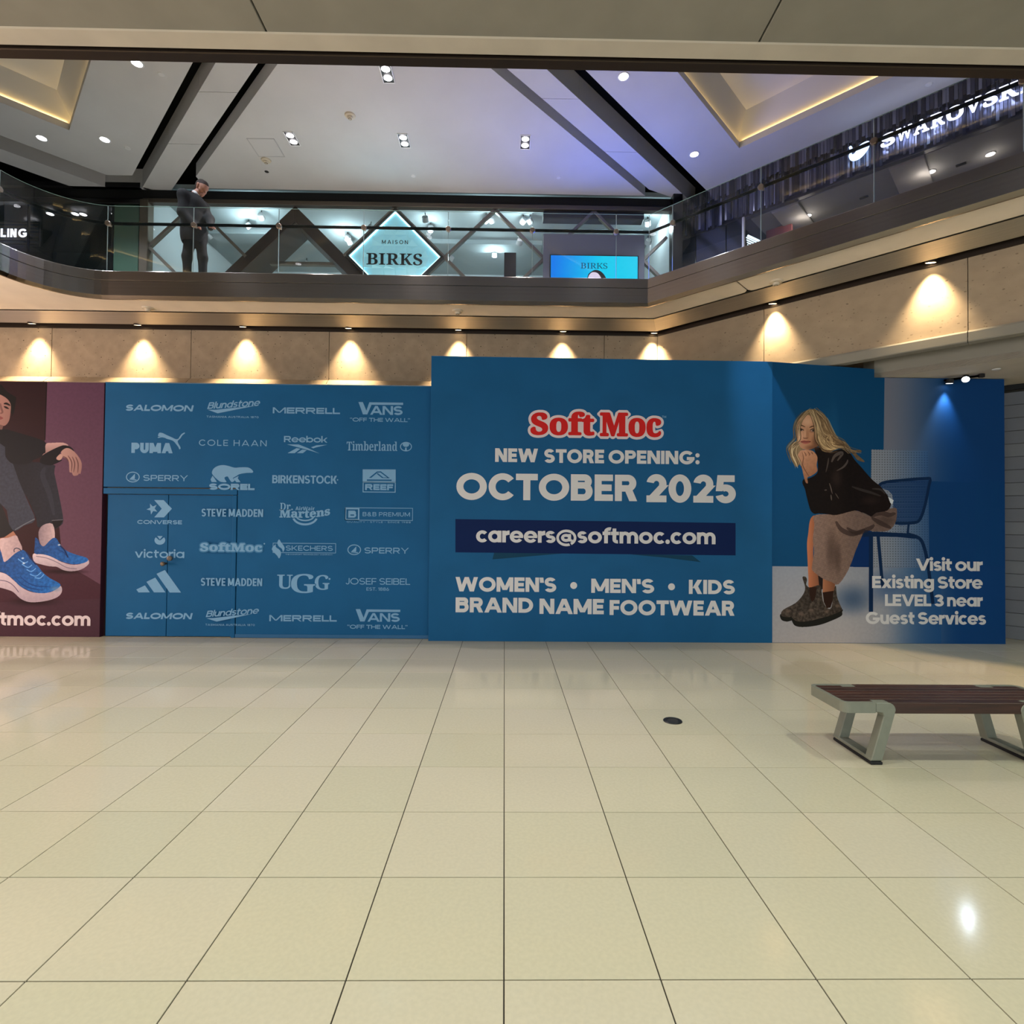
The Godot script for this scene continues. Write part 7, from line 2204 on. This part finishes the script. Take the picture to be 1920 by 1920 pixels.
	for q in [[Vector3(-1.920, 8.750, -11.057), "in the white ceiling below the far middle twin light"], [Vector3(1.037, 8.750, -11.026), "in the bluish part of the white ceiling"], [Vector3(-5.487, 8.750, -8.602), "in the left diamond by the dark slot"], [Vector3(-7.219, 8.750, -10.368), "at the left diamond's back corner"], [Vector3(6.693, 8.750, -8.500), "in the right diamond near the strip curtain"], [Vector3(6.785, 3.905, -7.439), "in the corridor ceiling beside the spotlights"]]:
		var o := thing("sprinkler", "small concealed sprinkler cap " + q[1], "sprinkler", q[0])
		var b := MB.new()
		b.lathe([Vector2(0.0, -0.012), Vector2(0.04, -0.01), Vector2(0.052, 0.0)], 18)
		lpart("cap", b, M.white_trim, o)
	var sp := thing("ceiling_speaker", "small black hole-sized speaker in the white ceiling left of the sprinklers", "speaker", Vector3(-4.866, 8.750, -11.002))
	var sb := MB.new()
	sb.lathe([Vector2(0.0, -0.006), Vector2(0.035, -0.006), Vector2(0.042, 0.0)], 16)
	lpart("grille", sb, M.black, sp)
	var hc := Vector3(-4.565, 8.750, -10.283)
	var ht := thing("access_hatch", "faint square access hatch in the white trapezoid ceiling", "hatch", hc)
	var hb := MB.new()
	for q in [[Vector3(0.25, 0, 0), Vector3(0.012, 0.004, 0.51)], [Vector3(-0.25, 0, 0), Vector3(0.012, 0.004, 0.51)], [Vector3(0, 0, 0.25), Vector3(0.51, 0.004, 0.012)], [Vector3(0, 0, -0.25), Vector3(0.51, 0.004, 0.012)]]: hb.box(q[0] + Vector3(0, -0.001, 0), q[1])
	lpart("hatch_frame", hb, mat(c8(176, 176, 178), 0.7), ht)
	var hp := MB.new()
	hp.box(Vector3(0, -0.001, 0), Vector3(0.48, 0.005, 0.48), 0.001)
	lpart("hatch_door", hp, M.white, ht)
	# floor outlet
	var fo := thing("floor_outlet", "round black floor outlet cover in the tiles left of the bench", "floor outlet", Vector3(1.495, 0, -4.813))
	var fb := MB.new()
	fb.lathe([Vector2(0.082, -0.004), Vector2(0.082, 0.004), Vector2(0.076, 0.009), Vector2(0.052, 0.009), Vector2(0.05, 0.006)].map(func(v): return Vector2(v.x, v.y)), 28)
	lpart("ring", fb, mat(c8(14, 14, 14), 0.4), fo)
	var fc := MB.new()
	fc.lathe([Vector2(0.05, 0.006), Vector2(0.0, 0.0065)], 28)
	lpart("lid", fc, mat(c8(62, 60, 56), 0.45, 0.5), fo)
